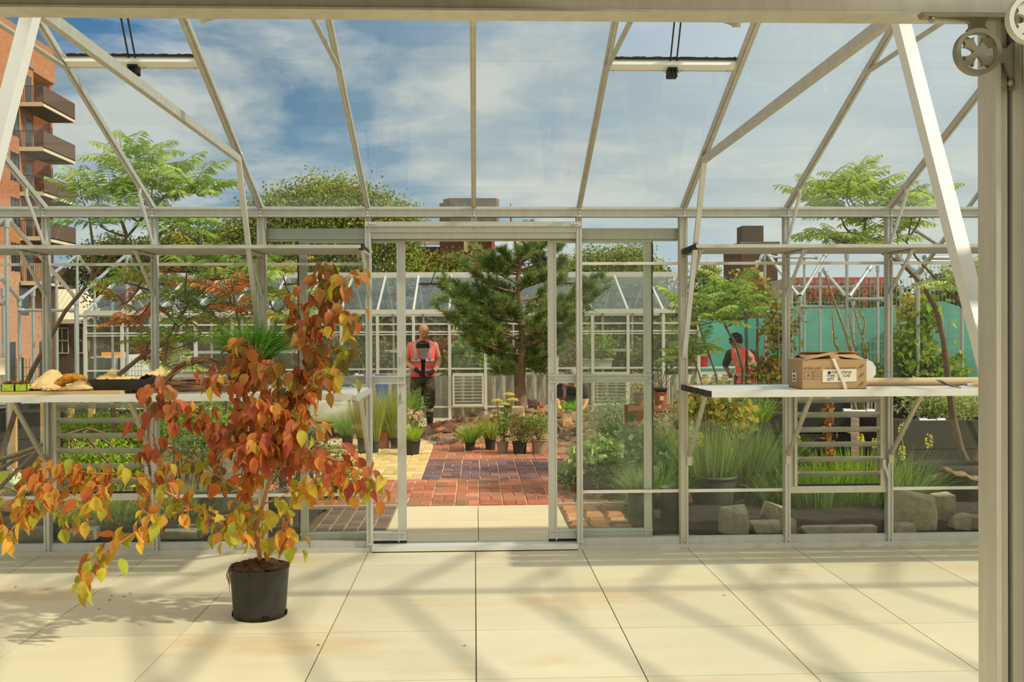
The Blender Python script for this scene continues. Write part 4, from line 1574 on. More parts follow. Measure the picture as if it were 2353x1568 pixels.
def leaf_cloud(mb, c, r, n, size, colors, clusters=None, kind='diamond', hang=0.0, width=0.6, hollow=0.55, jit=0.12):
    """n leaves gathered in small sprays inside an ellipsoid"""
    c, r = np.asarray(tuple(c), float), np.broadcast_to(np.asarray(r, float), (3,))
    clusters = clusters or max(6, n // 28)
    d = rdir(clusters)
    q = rng.uniform(hollow, 1.0, (clusters, 1)) ** 0.6
    cc = c + d * r * q
    k = rng.integers(0, clusters, n)
    sp = float(np.min(r)) * 0.20 + size
    P = cc[k] + rng.normal(0, 1, (n, 3)) * sp * np.array((1, 1, 0.8))
    D = rdir(n)
    D[:, 2] -= hang
    s = size * rng.uniform(0.7, 1.3, n)
    tone = pal(colors, clusters, jit)[k] * (1 + rng.normal(0, jit, (n, 1)))
    mb.leaves(P, D, rdir(n, 0.6), s, s * width, np.clip(tone, 0.003, 1), kind)
    return mb


def grass(mb, c, n, h, spread, colors, w=0.006, droop=0.6, lean=(0, 0), base=0.04, jit=0.12):
    c = np.asarray(tuple(c), float)
    a = rng.uniform(0, 2 * math.pi, n)
    q = np.sqrt(rng.uniform(0, 1, n))
    P = c + np.stack([np.cos(a) * q * base, np.sin(a) * q * base, np.zeros(n)], 1)
    t = spread * q * rng.uniform(0.6, 1.2, n)
    D = np.stack([np.cos(a) * t + lean[0], np.sin(a) * t + lean[1], np.ones(n)], 1)
    return mb.blades(P, D, h * rng.uniform(0.6, 1.1, n), w, pal(colors, n, jit), droop * rng.uniform(0.3, 1.3, n))


def pot_parts(t, c, r, h, mat, soil=True, taper=0.78):
    c = np.asarray(tuple(c), float)
    mb = MB().lathe([(0.001, 0.0), (r * taper, 0.0), (r * taper, 0.003), (r * 0.95, h * 0.88), (r * 0.95, h * 0.885), (r * 1.0, h * 0.89), (r * 1.0, h), (r * 0.93, h), (r * 0.90, h * 0.86)], c, 20)
    put('pot', mb, mat, t)
    if soil:
        mb = MB().lathe([(r * 0.92, h * 0.86), (r * 0.5, h * 0.90), (0.001, h * 0.92)], c, 16, jitter=0.03)
        put('soil', mb, SOIL, t)


GREEN = [(96, 134, 50), (120, 152, 62), (74, 112, 42)]
LIME = [(150, 172, 60), (176, 186, 72), (120, 152, 50)]
DARKG = [(52, 78, 34), (70, 96, 42), (86, 108, 48)]
OLIVE = [(130, 138, 66), (150, 146, 80), (108, 116, 54)]
SILVER = [(150, 162, 128), (170, 178, 146), (126, 142, 108)]
STRAW = [(196, 176, 110), (170, 150, 90), (150, 136, 76)]


def potted(label, u, vb, wpx, hpx, mat, build, name='potted_plant', cat='potted plant', group=None):
    p = gp(u, vb)
    s = p.y / F_PX
    r, h = wpx * s / 2, hpx * s
    p.y += r * 0.8
    t = thing(name, label, cat, (p.x, p.y, 0.0), group)
    pot_parts(t, (p.x, p.y, 0.0), r, h, mat)
    build(t, np.array((p.x, p.y, h * 0.88)), s)
    return t


def b_grass(n, hpx, spread, colors, w=0.006, droop=0.6, base=0.05, name='grass_tuft', lean=(0, 0)):
    def f(t, c, s):
        put(name, grass(MB(), c, n, hpx * s, spread, colors, w, droop, lean, base), LEAF, t)
    return f


def b_bush(n, wpx, hpx, colors, size=0.03, name='foliage', width=0.6, kind='diamond'):
    def f(t, c, s):
        mb = leaf_cloud(MB(), c + (0, 0, hpx * s * 0.55), (wpx * s / 2, wpx * s / 2, hpx * s / 2), n, size, colors, hollow=0.2, width=width, kind=kind)
        put(name, mb, LEAF, t)
        st = MB()
        for i in range(9):
            a = rng.uniform(0, 6.28)
            e = c + (math.cos(a) * wpx * s * 0.3, math.sin(a) * wpx * s * 0.3, hpx * s * rng.uniform(0.4, 0.9))
            st.tube([c, (c + e) / 2 + (0, 0, 0.01), e], 0.003, 5)
        put('stem', st, BARK, t)
    return f


# pots in a row outside the open door
potted('small black pot of short bright green grass, leftmost of the row before the mound', 1080, 1036, 25, 19, POT_BLACK, b_grass(260, 56, 0.9, LIME + GREEN, 0.010, 0.7, 0.06))
potted('black pot of olive-yellow grass second in the row before the mound', 1127, 1034, 27, 24, POT_BLACK, b_grass(340, 66, 0.7, OLIVE + LIME, 0.007, 0.8, 0.06))


def b_sedum(t, c, s):
    st, lf = MB(), MB()
    for k, (dx, dy, hp) in enumerate(((-0.05, 0, 96), (0.06, 0.03, 110), (0.02, -0.05, 88), (0.1, -0.02, 98))):
        top = c + (dx * 1.4, dy, hp * s)
        st.tube([c + (dx * 0.2, dy * 0.2, 0), (c + top) / 2 + (dx * 0.2, 0, 0), top], 0.007, 6)
        for i in range(16):
            q = 0.12 + 0.8 * i / 16
            b = c + (top - c) * q
            a = i * 2.4
            lf.leaves([b], [(math.cos(a), math.sin(a), 0.15)], [(0, 0, 1)], 0.10 * (1.15 - 0.5 * q), 0.055, pal([(104, 146, 60), (130, 164, 78)], 1), 'oval')
        n = 170
        a, q = rng.uniform(0, 6.28, n), np.sqrt(rng.uniform(0, 1, n)) * 0.075
        P = top + np.stack([np.cos(a) * q, np.sin(a) * q, 0.02 - q * q * 4 + rng.uniform(0, 0.01, n)], 1)
        fl = MB().leaves(P, rdir(n, 0.5), rdir(n, 1), 0.016, 0.014, pal([(222, 190, 120), (206, 166, 116), (190, 186, 96)] if k != 2 else [(170, 186, 80), (190, 196, 100)], n))
        put('flower_head', fl, LEAF, t)
    put('stem', st, pm('green_stem', S(120, 140, 70), 0.7), t)
    put('foliage', lf, LEAF, t)


potted('taupe pot of tall flowering sedum with flat pale flower heads', 1155, 1042, 29, 26, POT_TAUPE, b_sedum)
potted('black pot of brownish green bushy herb between the two taupe pots', 1195, 1044, 36, 28, POT_BLACK, b_bush(1100, 62, 62, [(110, 120, 60), (130, 120, 72), (90, 110, 48)], 0.028))
potted('larger taupe pot of bushy green herb at the right end of the row', 1240, 1044, 38, 32, POT_TAUPE, b_bush(1200, 70, 60, [(104, 140, 58), (126, 146, 70), (140, 120, 80)], 0.03))


def b_thrift(t, c, s):
    put('grass_tuft', grass(MB(), c, 300, 46 * s, 0.6, LIME, 0.008, 0.4, (0, 0), 0.07), LEAF, t)
    for i in range(14):
        q = c + (rng.uniform(-.13, .13), rng.uniform(-.1, .1), rng.uniform(50, 72) * s)
        put('flower_head', MB().leaves(q + rng.normal(0, 0.014, (14, 3)), rdir(14), rdir(14), 0.025, 0.022, pal([(200, 176, 160), (196, 160, 150)], 14)), LEAF, t)


potted('black pot of lime green tufts with pale pink flowers beside the open door', 946, 1046, 40, 33, POT_BLACK, b_thrift)
potted('dark green upright bushy plant behind the pale pink flowers', 946, 1014, 30, 24, POT_BLACK, b_bush(1500, 44, 84, [(60, 104, 36), (82, 130, 46), (104, 146, 66)], 0.05, width=0.25))
# group of grasses behind the left door
potted('black pot of arching blue-green grass by the white bag', 797, 1032, 28, 32, POT_BLACK, b_grass(420, 78, 0.9, [(130, 160, 80), (150, 172, 96), (110, 144, 70)], 0.006, 0.9, 0.08))
potted('black pot of dry brown grass between the white bag and the left post', 832, 1043, 25, 36, POT_BLACK, b_grass(320, 130, 0.35, STRAW + OLIVE, 0.006, 0.3, 0.06))
potted('terracotta pot of straw-coloured grass behind the left door glass', 880, 1031, 34, 46, TERRACOTTA, b_grass(420, 96, 0.5, STRAW + OLIVE, 0.006, 0.5, 0.08))
potted('small black pot in front of the terracotta pot, with thin upright grass', 861, 1041, 20, 26, POT_BLACK, b_grass(200, 110, 0.25, OLIVE + LIME, 0.005, 0.3, 0.05))
potted('black pot of tall feathery green grass next to the door stile', 908, 1032, 28, 26, POT_BLACK, b_grass(640, 124, 0.45, LIME + OLIVE, 0.005, 0.5, 0.08))

# ------------------------------------------------------------------ pine
pp = at(1197, 950, 15.3)
pine = thing('pine_tree', 'bushy dark green pine tree rising from the rubble mound outside the door', 'tree', (pp.x, pp.y, mound_z(pp.x, pp.y)))
trk = [at(u, v, 15.3) for u, v in ((1196, 962), (1196, 905), (1194, 870), (1197, 835), (1201, 790), (1198, 740), (1194, 690), (1190, 640), (1196, 605), (1182, 550), (1174, 505), (1173, 468))]
put('trunk', MB().tube(trk, [0.098, 0.09, 0.086, 0.078, 0.052, 0.046, 0.04, 0.034, 0.028, 0.022, 0.016, 0.008], 12), pm('pine_bark', S(140, 116, 92), 0.95, spec=0.1, var=0.35, scale=12, bump=0.6, stretch=(2, 2, 1)), pine)
br, nd = MB(), MB()
TIPS = [(1030, 645), (1026, 690), (1058, 600), (1080, 572), (1045, 735), (1076, 775), (1060, 700), (1108, 800), (1122, 605), (1100, 660), (1150, 575), (1150, 800), (1090, 720), (1110, 640),
        (1250, 562), (1296, 596), (1366, 634), (1378, 668), (1342, 716), (1312, 764), (1290, 640), (1240, 612), (1282, 806), (1330, 690), (1240, 690), (1260, 740), (1230, 575), (1212, 560), (1300, 690), (1130, 740), (1160, 690), (1220, 800), (1180, 810), (1250, 800), (1040, 660), (1140, 660), (1206, 520), (1180, 600), (1215, 640), (1180, 720), (1230, 840), (1130, 832), (1320, 730), (1350, 660), (1000, 700), (1390, 640), (1010, 650), (1100, 570), (1110, 690), (1070, 660), (1150, 850), (1250, 850), (1270, 700), (1280, 570), (1200, 575)]
for i, (u, v) in enumerate(TIPS):
    dy = rng.uniform(-1.0, 0.7)
    e = np.array(at(u, v, 15.3 + dy))
    zs_ = min(max(e[2] - abs(u - 1197) / 150 * 0.42 - 0.10, trk[3].z), trk[-2].z)
    j = next(k for k in range(len(trk) - 1) if trk[k + 1].z >= zs_ - 1e-6)
    f = (zs_ - trk[j].z) / (trk[j + 1].z - trk[j].z)
    b = np.array(trk[j].lerp(trk[j + 1], f))
    L = np.linalg.norm(e - b)
    ts = np.linspace(0, 1, 9)
    cv = np.array([b + (e - b) * t + np.array((0, 0, -0.10 * L * math.sin(math.pi * t))) + rng.normal(0, 0.012, 3) * (0 < t < 1) for t in ts])
    br.tube(cv, np.linspace(0.022, 0.005, 9), 6)
    nt = int(9 + L * 15)
    for q in range(nt):
        t = rng.uniform(0.30, 1.0)
        k = min(int(t * 8), 7)
        base = cv[k] + (cv[k + 1] - cv[k]) * (t * 8 - k)
        side = rdir(1)[0] * rng.uniform(0.03, 0.26) * (1.1 - t * 0.6)
        side[2] = abs(side[2]) * 0.8
        tip = base + side + (e - b) / L * rng.uniform(0.02, 0.12)
        br.tube([base, tip], 0.004, 4, cap=False)
        ax = _n(tip - base)
        n = 52
        s = rng.uniform(0.15, 1.05, (n, 1))
        D = _n(ax * 0.9 + rng.normal(0, 0.62, (n, 3)) + (0, 0, 0.25))
        cN = pal([(96, 118, 62), (114, 136, 72), (78, 102, 56), (138, 148, 84)], 1)[0] * rng.uniform(0.85, 1.15)
        nd.leaves(base + (tip - base) * s, D, rdir(n), rng.uniform(0.08, 0.14, n), 0.009, np.clip(cN * (1 + rng.normal(0, 0.14, (n, 1))), 0.01, 1), 'diamond')
put('branches', br, pm('pine_bark'), pine)
put('needles', nd, LEAF_SOFT, pine)

# ------------------------------------------------------------------ sumacs
def frond(lf, st, b, d, L, colors, n=11, lw=0.026, ll=0.105, droop=0.9):
    b = np.asarray(b, float)
    d = _n(np.asarray(d, float))
    p, pts = b.copy(), [b.copy()]
    steps = 8
    for i in range(steps):
        p = p + d * L / steps
        d = _n(d + np.array((0, 0, -1.0)) * droop / steps)
        pts.append(p.copy())
    pts = np.array(pts)
    st.tube(pts, np.linspace(0.004, 0.0015, len(pts)), 4, cap=False)
    t = np.linspace(0.14, 1.0, n)
    k = np.minimum((t * steps).astype(int), steps - 1)
    P = pts[k] + (pts[k + 1] - pts[k]) * (t * steps - k)[:, None]
    T = _n(pts[k + 1] - pts[k])
    side = _n(np.cross(T, (0, 0, 1.0)) + 1e-5)
    sz = ll * (0.55 + 0.9 * np.sin(math.pi * np.clip(t * 0.85 + 0.1, 0, 1))) * L / 0.42
    c0 = pal(colors, 1, 0.1)[0]
    for s in (-1, 1):
        D = _n(side * s + T * 0.55 + np.array((0, 0, -0.55)) + rng.normal(0, 0.12, (n, 3)))
        C = np.clip(c0 * (1 + rng.normal(0, 0.10, (n, 1))), 0.005, 1)
        lf.leaves(P, D, np.cross(D, T) * s + rng.normal(0, 0.1, (n, 3)), sz, lw * L / 0.42, C, 'diamond', fold=0.2, curl=0.1)


def sumac(label, Y, stems, tips, colors, L=0.42, per=6, spread=0.35, stem_r=0.03, name='sumac_tree', depth=0.35):
    g0 = at(*stems[0][0][:2], Y)
    t = thing(name, label, 'tree', (g0.x, Y, 0))
    for i, s in enumerate(stems):
        pts = [at(u, v, Y + (q[0] if q else 0)) for u, v, *q in s]
        r0 = stem_r * (1 if i == 0 else 0.62)
        put('stem', MB().tube(pts, np.linspace(r0, r0 * 0.3, len(pts)), 8), BARK, t)
    ends = [np.array(at(u, v, Y + (q[0] if q else 0))) for s in stems for u, v, *q in s[len(s) // 2:]]
    lf, st = MB(), MB()
    for u, v, *opt in tips:
        c = np.array(at(u, v, Y + rng.uniform(-depth, depth)))
        cl = opt[0] if opt else colors
        j = min(range(len(ends)), key=lambda k: np.linalg.norm(ends[k] - c))
        a = ends[j]
        m = (a + c) / 2 + rng.normal(0, 0.03, 3) - (0, 0, 0.04)
        st.tube([a, m, c], [0.012, 0.009, 0.006], 6)
        ph = rng.uniform(0, 6.28)
        for k in range(per):
            an = ph + k * 6.283 / per + rng.uniform(-.3, .3)
            frond(lf, st, c + rng.normal(0, 0.02, 3), (math.cos(an) * spread * 2, math.sin(an) * spread * 2, rng.uniform(0.2, 1.0)), L * rng.uniform(0.75, 1.15), cl)
    put('branches', st, BARK, t)
    put('fronds', lf, LEAF, t)
    return t


SG = [(122, 154, 62), (148, 172, 76), (102, 138, 56), (168, 184, 92)]
SR = [(186, 96, 52), (170, 80, 52), (196, 130, 58)]
SM = SG + [(176, 160, 60)]
sumac('tall leaning sumac whose crown stands before the brick tower', 9.7,
      [[(-10, 1090), (15, 1010), (40, 930), (75, 850), (112, 782), (150, 715), (200, 655), (248, 598), (292, 545), (330, 500), (350, 470)],
       [(212, 640), (213, 560), (205, 500), (200, 478)], [(292, 545), (270, 480), (290, 420), (310, 380)], [(350, 470), (400, 440), (440, 430)], [(360, 545), (395, 520), (420, 500)]],
      [(285, 365), (330, 360), (300, 410), (390, 405), (440, 425), (260, 440), (225, 440), (190, 462), (350, 430), (410, 450), (470, 450), (330, 470), (230, 520), (300, 500), (400, 530), (430, 510), (350, 390)], SG, 0.40, 7)
sumac('broad sumac turning orange and red behind the twig basket', 9.6,
      [[(262, 1010), (258, 900), (275, 860), (330, 815), (380, 790), (405, 740), (432, 700)], [(520, 960), (530, 820), (500, 740), (480, 700)], [(640, 960), (620, 800), (640, 720), (670, 680)], [(405, 740), (350, 690), (320, 660)], [(560, 950), (560, 800), (540, 700), (530, 640)]],
      [(285, 650), (280, 700, SR + SG), (330, 640), (375, 650, SR + SG), (430, 615), (405, 700), (450, 660), (500, 640), (530, 680, SR), (560, 640), (480, 720), (440, 790), (340, 790), (350, 830, SR + SG), (600, 620), (650, 630), (660, 690), (540, 610), (620, 690), (570, 720, SR), (510, 750), (385, 800), (460, 600), (300, 740, SR), (590, 660, SR + SG), (490, 690), (430, 740), (400, 850), (670, 730)], SM, 0.36, 6)
sumac('young green sumac with thin bare stems left of the bending worker', 11.0,
      [[(1700, 985), (1708, 850), (1690, 790), (1668, 752), (1650, 715), (1655, 680)], [(1665, 985), (1645, 860), (1622, 795), (1605, 745), (1600, 720)], [(1640, 975), (1605, 855), (1588, 815)]],
      [(1675, 665), (1648, 690), (1702, 688), (1718, 722), (1690, 710), (1595, 702), (1612, 728), (1572, 700), (1638, 740), (1592, 795), (1606, 815), (1580, 822), (1665, 690)], SG, 0.36, 7, stem_r=0.022)
sumac('tall sumac with two bent brown trunks next to the near post', 9.4,
      [[(2236, 1100), (2206, 1030), (2190, 960), (2180, 880), (2168, 780), (2150, 710), (2120, 655), (2072, 605), (2010, 572), (1965, 545)], [(2320, 870), (2265, 785), (2226, 722), (2190, 680), (2150, 640), (2105, 592), (2082, 555)], [(2010, 572), (1985, 540), (1990, 500)], [(2235, 1070), (2262, 1000), (2290, 950)]],
      [(1895, 440), (1935, 430), (1975, 425), (1880, 475), (2020, 465), (2065, 465), (1930, 495), (1905, 545), (1980, 505), (2055, 520), (2095, 500), (2125, 475), (2030, 560), (1950, 560), (2190, 650), (2225, 665), (1990, 450), (1945, 460)], [(160, 178, 92), (180, 192, 112), (140, 164, 78)], 0.38, 8, stem_r=0.042)

# ------------------------------------------------------------------ trees and hedges beyond
def crown(label, Y, ells, colors, n, size, name='tree', trunk=None, group=None, cat='tree', mat=None):
    c0 = at(ells[0][0], 800, Y)
    t = thing(name, label, cat, (c0.x, Y, ground_z(Y)), group)
    lf = MB()
    A = sum(e[2] * e[3] for e in ells)
    for u, v, ru, rv in ells:
        c = at(u, v, Y)
        s = Y / F_PX
        leaf_cloud(lf, c, (ru * s, min(ru, rv) * s * 0.8, rv * s), int(n * ru * rv / A), size, colors, hollow=0.35, width=0.75)
    put('foliage', lf, LEAF_SOFT, t)
    if trunk:
        st = MB()
        tp = at(trunk, ells[0][1], Y)
        st.tube([(tp.x, Y, ground_z(Y)), (tp.x + 0.1, Y, (tp.z + ground_z(Y)) / 2), (tp.x, Y, tp.z)], [0.25, 0.2, 0.1], 8)
        for u, v, ru, rv in ells:
            c = at(u, v, Y)
            st.tube([(tp.x, Y, (tp.z + ground_z(Y)) / 2), (np.array(c) + (tp.x, Y, tp.z)) / 2, c], [0.12, 0.08, 0.03], 6)
        put('trunk', st, BARK, t)
    return t


FARG = [(120, 134, 62), (146, 156, 76), (96, 112, 50), (164, 168, 90)]
FARD = [(78, 92, 46), (98, 110, 54), (62, 76, 38)]
crown('largest light green tree left of the doorway behind the far greenhouse', 45, [(760, 490, 125, 80), (655, 520, 110, 76), (868, 515, 95, 62), (925, 575, 42, 70), (740, 590, 210, 70), (560, 570, 80, 60)], FARG, 62000, 0.135, trunk=760)
crown('dark olive trees behind the left benches, right of the tall sumac', 60, [(470, 585, 110, 60), (390, 610, 80, 50), (560, 620, 100, 60)], FARD + FARG[:1], 18000, 0.20, trunk=470, group='trees along the street')
crown('low dark trees just right of the brick tower', 72, [(265, 590, 60, 42), (330, 600, 70, 44), (225, 620, 50, 50), (310, 660, 110, 50)], FARD + FARG[:1], 14000, 0.22, trunk=300, group='trees along the street')
crown('dark evergreen beside the house with the cream roof', 58, [(262, 770, 42, 80), (300, 740, 40, 90), (330, 800, 60, 80)], [(54, 66, 32), (74, 84, 40)], 7000, 0.22, group='trees along the street')
crown('rounded light tree beyond the far greenhouse right of the pine', 50, [(1360, 620, 55, 42), (1440, 606, 60, 40), (1490, 640, 40, 40), (1290, 640, 50, 40)], FARG, 16000, 0.13, trunk=1420)
crown('small distant tree between the pine and the dark tower', 70, [(1625, 628, 26, 14)], FARG, 900, 0.2, trunk=1625)
crown('yellowing small tree in front of the brown building', 60, [(1003, 612, 14, 26), (982, 626, 14, 16), (1060, 612, 26, 26)], [(130, 132, 62), (150, 144, 66), (104, 112, 50)], 1300, 0.2, trunk=1010)
for i, (u, v, ru, rv, lab) in enumerate(((690, 760, 90, 80, 'dark hedge bush behind the far greenhouse left of the white bag'), (860, 750, 100, 90, 'dark hedge bush behind the far greenhouse over the white bag'), (1020, 745, 90, 85, 'dark hedge bush behind the standing man'), (1180, 750, 90, 80, 'dark hedge bush behind the pine trunk'), (1330, 760, 90, 76, 'dark hedge bush behind the white trough'), (1480, 755, 90, 80, 'dark hedge bush behind the terracotta pot'), (1640, 770, 70, 60, 'dark hedge bush left of the bending worker'), (520, 760, 110, 80, 'dark hedge bush behind the twig basket'))):
    crown(lab, 26.5, [(u, v, ru, rv), (u + 20, v + 50, ru, rv * 0.7), (u - 10, v - 62, ru * 0.95, 62)], FARD + [(110, 120, 60)], 7800, 0.14, name='hedge', group='hedge beyond the far greenhouse', cat='hedge')
crown('tall hedge bush behind the netting beside the near post', 33, [(2190, 680, 80, 60), (2260, 690, 60, 60), (2210, 820, 80, 100)], FARD + FARG[:2], 6000, 0.16, name='hedge', cat='hedge', group='hedge behind the netting')
crown('long hedge behind the netting below the red scaffold', 31, [(1830, 735, 70, 50), (1950, 728, 90, 46), (2060, 715, 60, 50), (1940, 840, 130, 88)], FARD, 6000, 0.16, name='hedge', cat='hedge', group='hedge behind the netting')

# shrubs inside the far greenhouse
def shrub(label, Y, ells, colors, n, size, width=0.6, kind='diamond', name='shrub', group=None, base=0.0, mat=None, cat='shrub'):
    c0 = at(ells[0][0], ells[0][1], Y)
    t = thing(name, label, cat, (c0.x, Y, base), group)
    lf, st = MB(), MB()
    s = Y / F_PX
    A = sum(e[2] * e[3] for e in ells)
    for u, v, ru, rv in ells:
        c = at(u, v, Y)
        leaf_cloud(lf, c, (ru * s, ru * s * 0.8, rv * s), int(n * ru * rv / A), size, colors, hollow=0.15, width=width, kind=kind)
        for k in range(5):
            e = np.array(c) + rdir(1)[0] * (ru * s * 0.6, ru * s * 0.5, rv * s * 0.6)
            st.tube([(c.x + rng.uniform(-.05, .05), Y, base), (np.array(c) + e) / 2 - (0, 0, 0.03), e], [0.008, 0.006, 0.003], 5)
    put('foliage', lf, mat or LEAF, t)
    put('stem', st, BARK, t)
    return t


shrub('yellow-green vine shrub inside the far greenhouse right of the standing man', 18.9, [(1120, 835, 60, 36), (1060, 835, 36, 30), (1165, 852, 24, 16), (1080, 800, 36, 32)], LIME + GREEN, 2600, 0.10, kind='oval', width=0.8)
shrub('reddish bronze shrub inside the far greenhouse behind the man', 19.2, [(1034, 800, 22, 28)], [(140, 84, 50), (160, 96, 56)], 500, 0.08)
shrub('dark leafy shrub inside the far greenhouse behind the right door', 19.2, [(1540, 800, 60, 58), (1480, 830, 30, 40)], DARKG + [(150, 150, 60)], 2600, 0.09)
shrub('dry golden shrub inside the far greenhouse right of the pine', 19.4, [(1330, 790, 40, 56)], [(176, 160, 90), (140, 136, 72), (110, 116, 60)], 1500, 0.08)
shrub('leafy shrub inside the far greenhouse above the white bag', 19.4, [(815, 810, 60, 50), (740, 820, 50, 40)], DARKG + [(150, 140, 66)], 2200, 0.09)
tr = thing('planter_trough', 'white plastic trough on the far greenhouse bench', 'trough', (at(1370, 848, 18.5).x, 18.5, 0.9))
a, b = at(1337, 849, 18.4), at(1406, 825, 18.4)
mb = MB().prism([(a.x + 0.03, 18.3, a.z), (b.x - 0.03, 18.3, a.z), (b.x, 18.3, b.z), (a.x, 18.3, b.z)], (0, 0, 0), (0, 0.25, 0))
put('tub', mb, pm('white_plastic', S(226, 224, 212), 0.5), tr)
put('rim', MB().span((a.x - 0.015, 18.28, b.z - 0.02), (b.x + 0.015, 18.57, b.z + 0.004)), pm('white_plastic'), tr)
ct = at(1380, 800, 18.42)
pt = thing('potted_plant', 'light green bushy plant in a dark pot standing in the white trough', 'potted plant', (ct.x, 18.42, b.z))
pot_parts(pt, (ct.x, 18.42, b.z), 0.12, 0.15, POT_BLACK)
put('foliage', leaf_cloud(MB(), ct + Vector((0, 0, 0.03)), (0.26, 0.22, 0.24), 900, 0.05, LIME + GREEN, hollow=0.1), LEAF, pt)
mb = MB().span((at(1140, 800, 18.3).x, 18.25, 0.90), (at(1700, 800, 18.3).x, 18.6, 0.925))
for u in (1150, 1300, 1450, 1600, 1690):
    x = at(u, 800, 18.5).x
    mb.span((x - 0.015, 18.28, 0.0), (x + 0.015, 18.31, 0.90))
    mb.span((x - 0.015, 18.54, 0.0), (x + 0.015, 18.57, 0.90))
solo('greenhouse_bench', mb, WHITE_ALU, 'thin metal bench inside the far greenhouse carrying the white trough', 'bench', (at(1400, 800, 18.4).x, 18.4, 0))
q = at(1617, 834, 18.45)
rc = thing('bucket', 'small red bucket on the far greenhouse bench left of the bending worker', 'bucket', (q.x, 18.45, 0.925))
put('body', MB().lathe([(0.001, 0.925), (0.075, 0.925), (0.095, 1.12), (0.10, 1.12), (0.10, 1.13), (0.088, 1.13), (0.07, 0.94)], (q.x, 18.45, 0), 18), pm('red_plastic', S(222, 66, 56), 0.4), rc)
hd = [(q.x + 0.1 * math.cos(a), 18.45, 1.12 + 0.09 * math.sin(a)) for a in np.linspace(0, math.pi, 12)]
put('handle', MB().tube(hd, 0.004, 6), GALV, rc)

# ================================================================== NEAR GARDEN, RIGHT OF THE DOOR
def clump(label, u, vb, Y, n, hpx, spread, colors, w=0.008, droop=0.6, base=0.06, lean=(0, 0), name='grass_clump', z=0.0, cat='grass plant', extra=None, group=None):
    p = at(u, vb, Y)
    s = Y / F_PX
    c = np.array((p.x, Y, z))
    t = thing(name, label, cat, (p.x, Y, z), group)
    put('blades', grass(MB(), c, n, hpx * s, spread, colors, w, droop, lean, base), LEAF, t)
    if extra:
        extra(t, c, s)
    return t


DARKLUSH = [(84, 120, 46), (108, 146, 56), (60, 94, 38), (136, 166, 72)]
BRIGHT = [(112, 146, 52), (90, 126, 42), (140, 164, 70)]
SILV_G = [(120, 140, 90), (146, 160, 112), (96, 120, 72)]


def flower_spikes(pts, colors, h=0.09, r=0.028, n=60, size=0.022):
    def f(t, c, s):
        st, fl = MB(), MB()
        for u, v, Y in pts:
            tip = np.array(at(u, v, Y))
            st.tube([(c[0], c[1], 0.05), (np.array(c) + tip) / 2 + (0, 0, 0.08), tip - (0, 0, h * 0.5)], 0.004, 5)
            q = rng.uniform(-0.5, 0.5, n)
            a = rng.uniform(0, 6.283, n)
            rr = r * (0.35 + 0.65 * np.cos(q * 2.4) ** 2)
            P = tip + np.stack([np.cos(a) * rr * 0.5, np.sin(a) * rr * 0.5, q * h], 1)
            D = np.stack([np.cos(a), np.sin(a), np.full(n, -0.7)], 1)
            fl.leaves(P, D, rdir(n), size, size * 0.4, pal(colors, n, 0.1))
        put('flower_stem', st, pm('green_stem', S(120, 140, 70), 0.7), t)
        put('flower_spike', fl, LEAF, t)
    return f


KNIPH = [(228, 214, 50), (206, 196, 40), (240, 226, 90)]
clump('dark green broad-bladed tuft in a pot behind the black edge of the right door', 1508, 1125, 8.75, 420, 120, 0.7, DARKLUSH, 0.012, 0.6, 0.14)
clump('lush green tall grass directly behind the right door stile', 1545, 1085, 10.3, 700, 150, 0.5, BRIGHT + DARKLUSH, 0.009, 0.5, 0.2)
clump('fine yellow-green grass with a yellow poker flower under the bench end', 1635, 1130, 9.0, 520, 210, 0.42, OLIVE + DARKLUSH, 0.009, 0.45, 0.16, extra=flower_spikes([(1609, 1010, 9.0)], KNIPH, 0.13, 0.045))
clump('broad green grass between the two bench struts', 1706, 1130, 9.3, 420, 180, 0.5, DARKLUSH + OLIVE, 0.013, 0.5, 0.14)
clump('thick green grass leaning towards the louvre window', 1735, 1130, 8.9, 420, 190, 0.30, DARKLUSH, 0.014, 0.35, 0.1, lean=(0.42, 0))
clump('olive grass beside the post left of the louvre window', 1795, 1130, 8.7, 360, 120, 0.7, OLIVE + DARKLUSH, 0.007, 0.7, 0.14)
clump('arching light green grass beyond the white bag of the bench end', 1745, 985, 11.2, 260, 70, 0.8, LIME + GREEN, 0.010, 0.9, 0.1, z=0.55)
clump('bright green reed tuft behind the lower half of the right louvre window', 1880, 1125, 8.7, 620, 130, 0.45, BRIGHT, 0.011, 0.45, 0.3)
clump('bright green reeds with yellow pokers behind the right edge of the right louvre window', 1975, 1125, 8.8, 620, 140, 0.45, BRIGHT + LIME, 0.010, 0.45, 0.3, extra=flower_spikes([(1978, 1008, 8.8), (2010, 1018, 8.9), (1832, 1010, 9.0)], KNIPH, 0.09, 0.035))
clump('fountain of fine grass with yellow poker flowers right of the louvre window', 2085, 1135, 8.6, 640, 150, 0.75, DARKLUSH + OLIVE, 0.006, 0.7, 0.12, extra=flower_spikes([(2135, 1012, 8.5), (2073, 1040, 8.5), (2072, 985, 9.2)], KNIPH, 0.12, 0.04))
clump('small wispy grey-green grass at the foot of the sumac trunk', 2232, 1095, 8.9, 260, 46, 0.9, SILV_G, 0.006, 0.8, 0.08, z=0.15)
clump('wispy pale grass just outside the right door glass', 1478, 1120, 8.7, 300, 90, 0.6, SILV_G + OLIVE, 0.005, 0.8, 0.12)

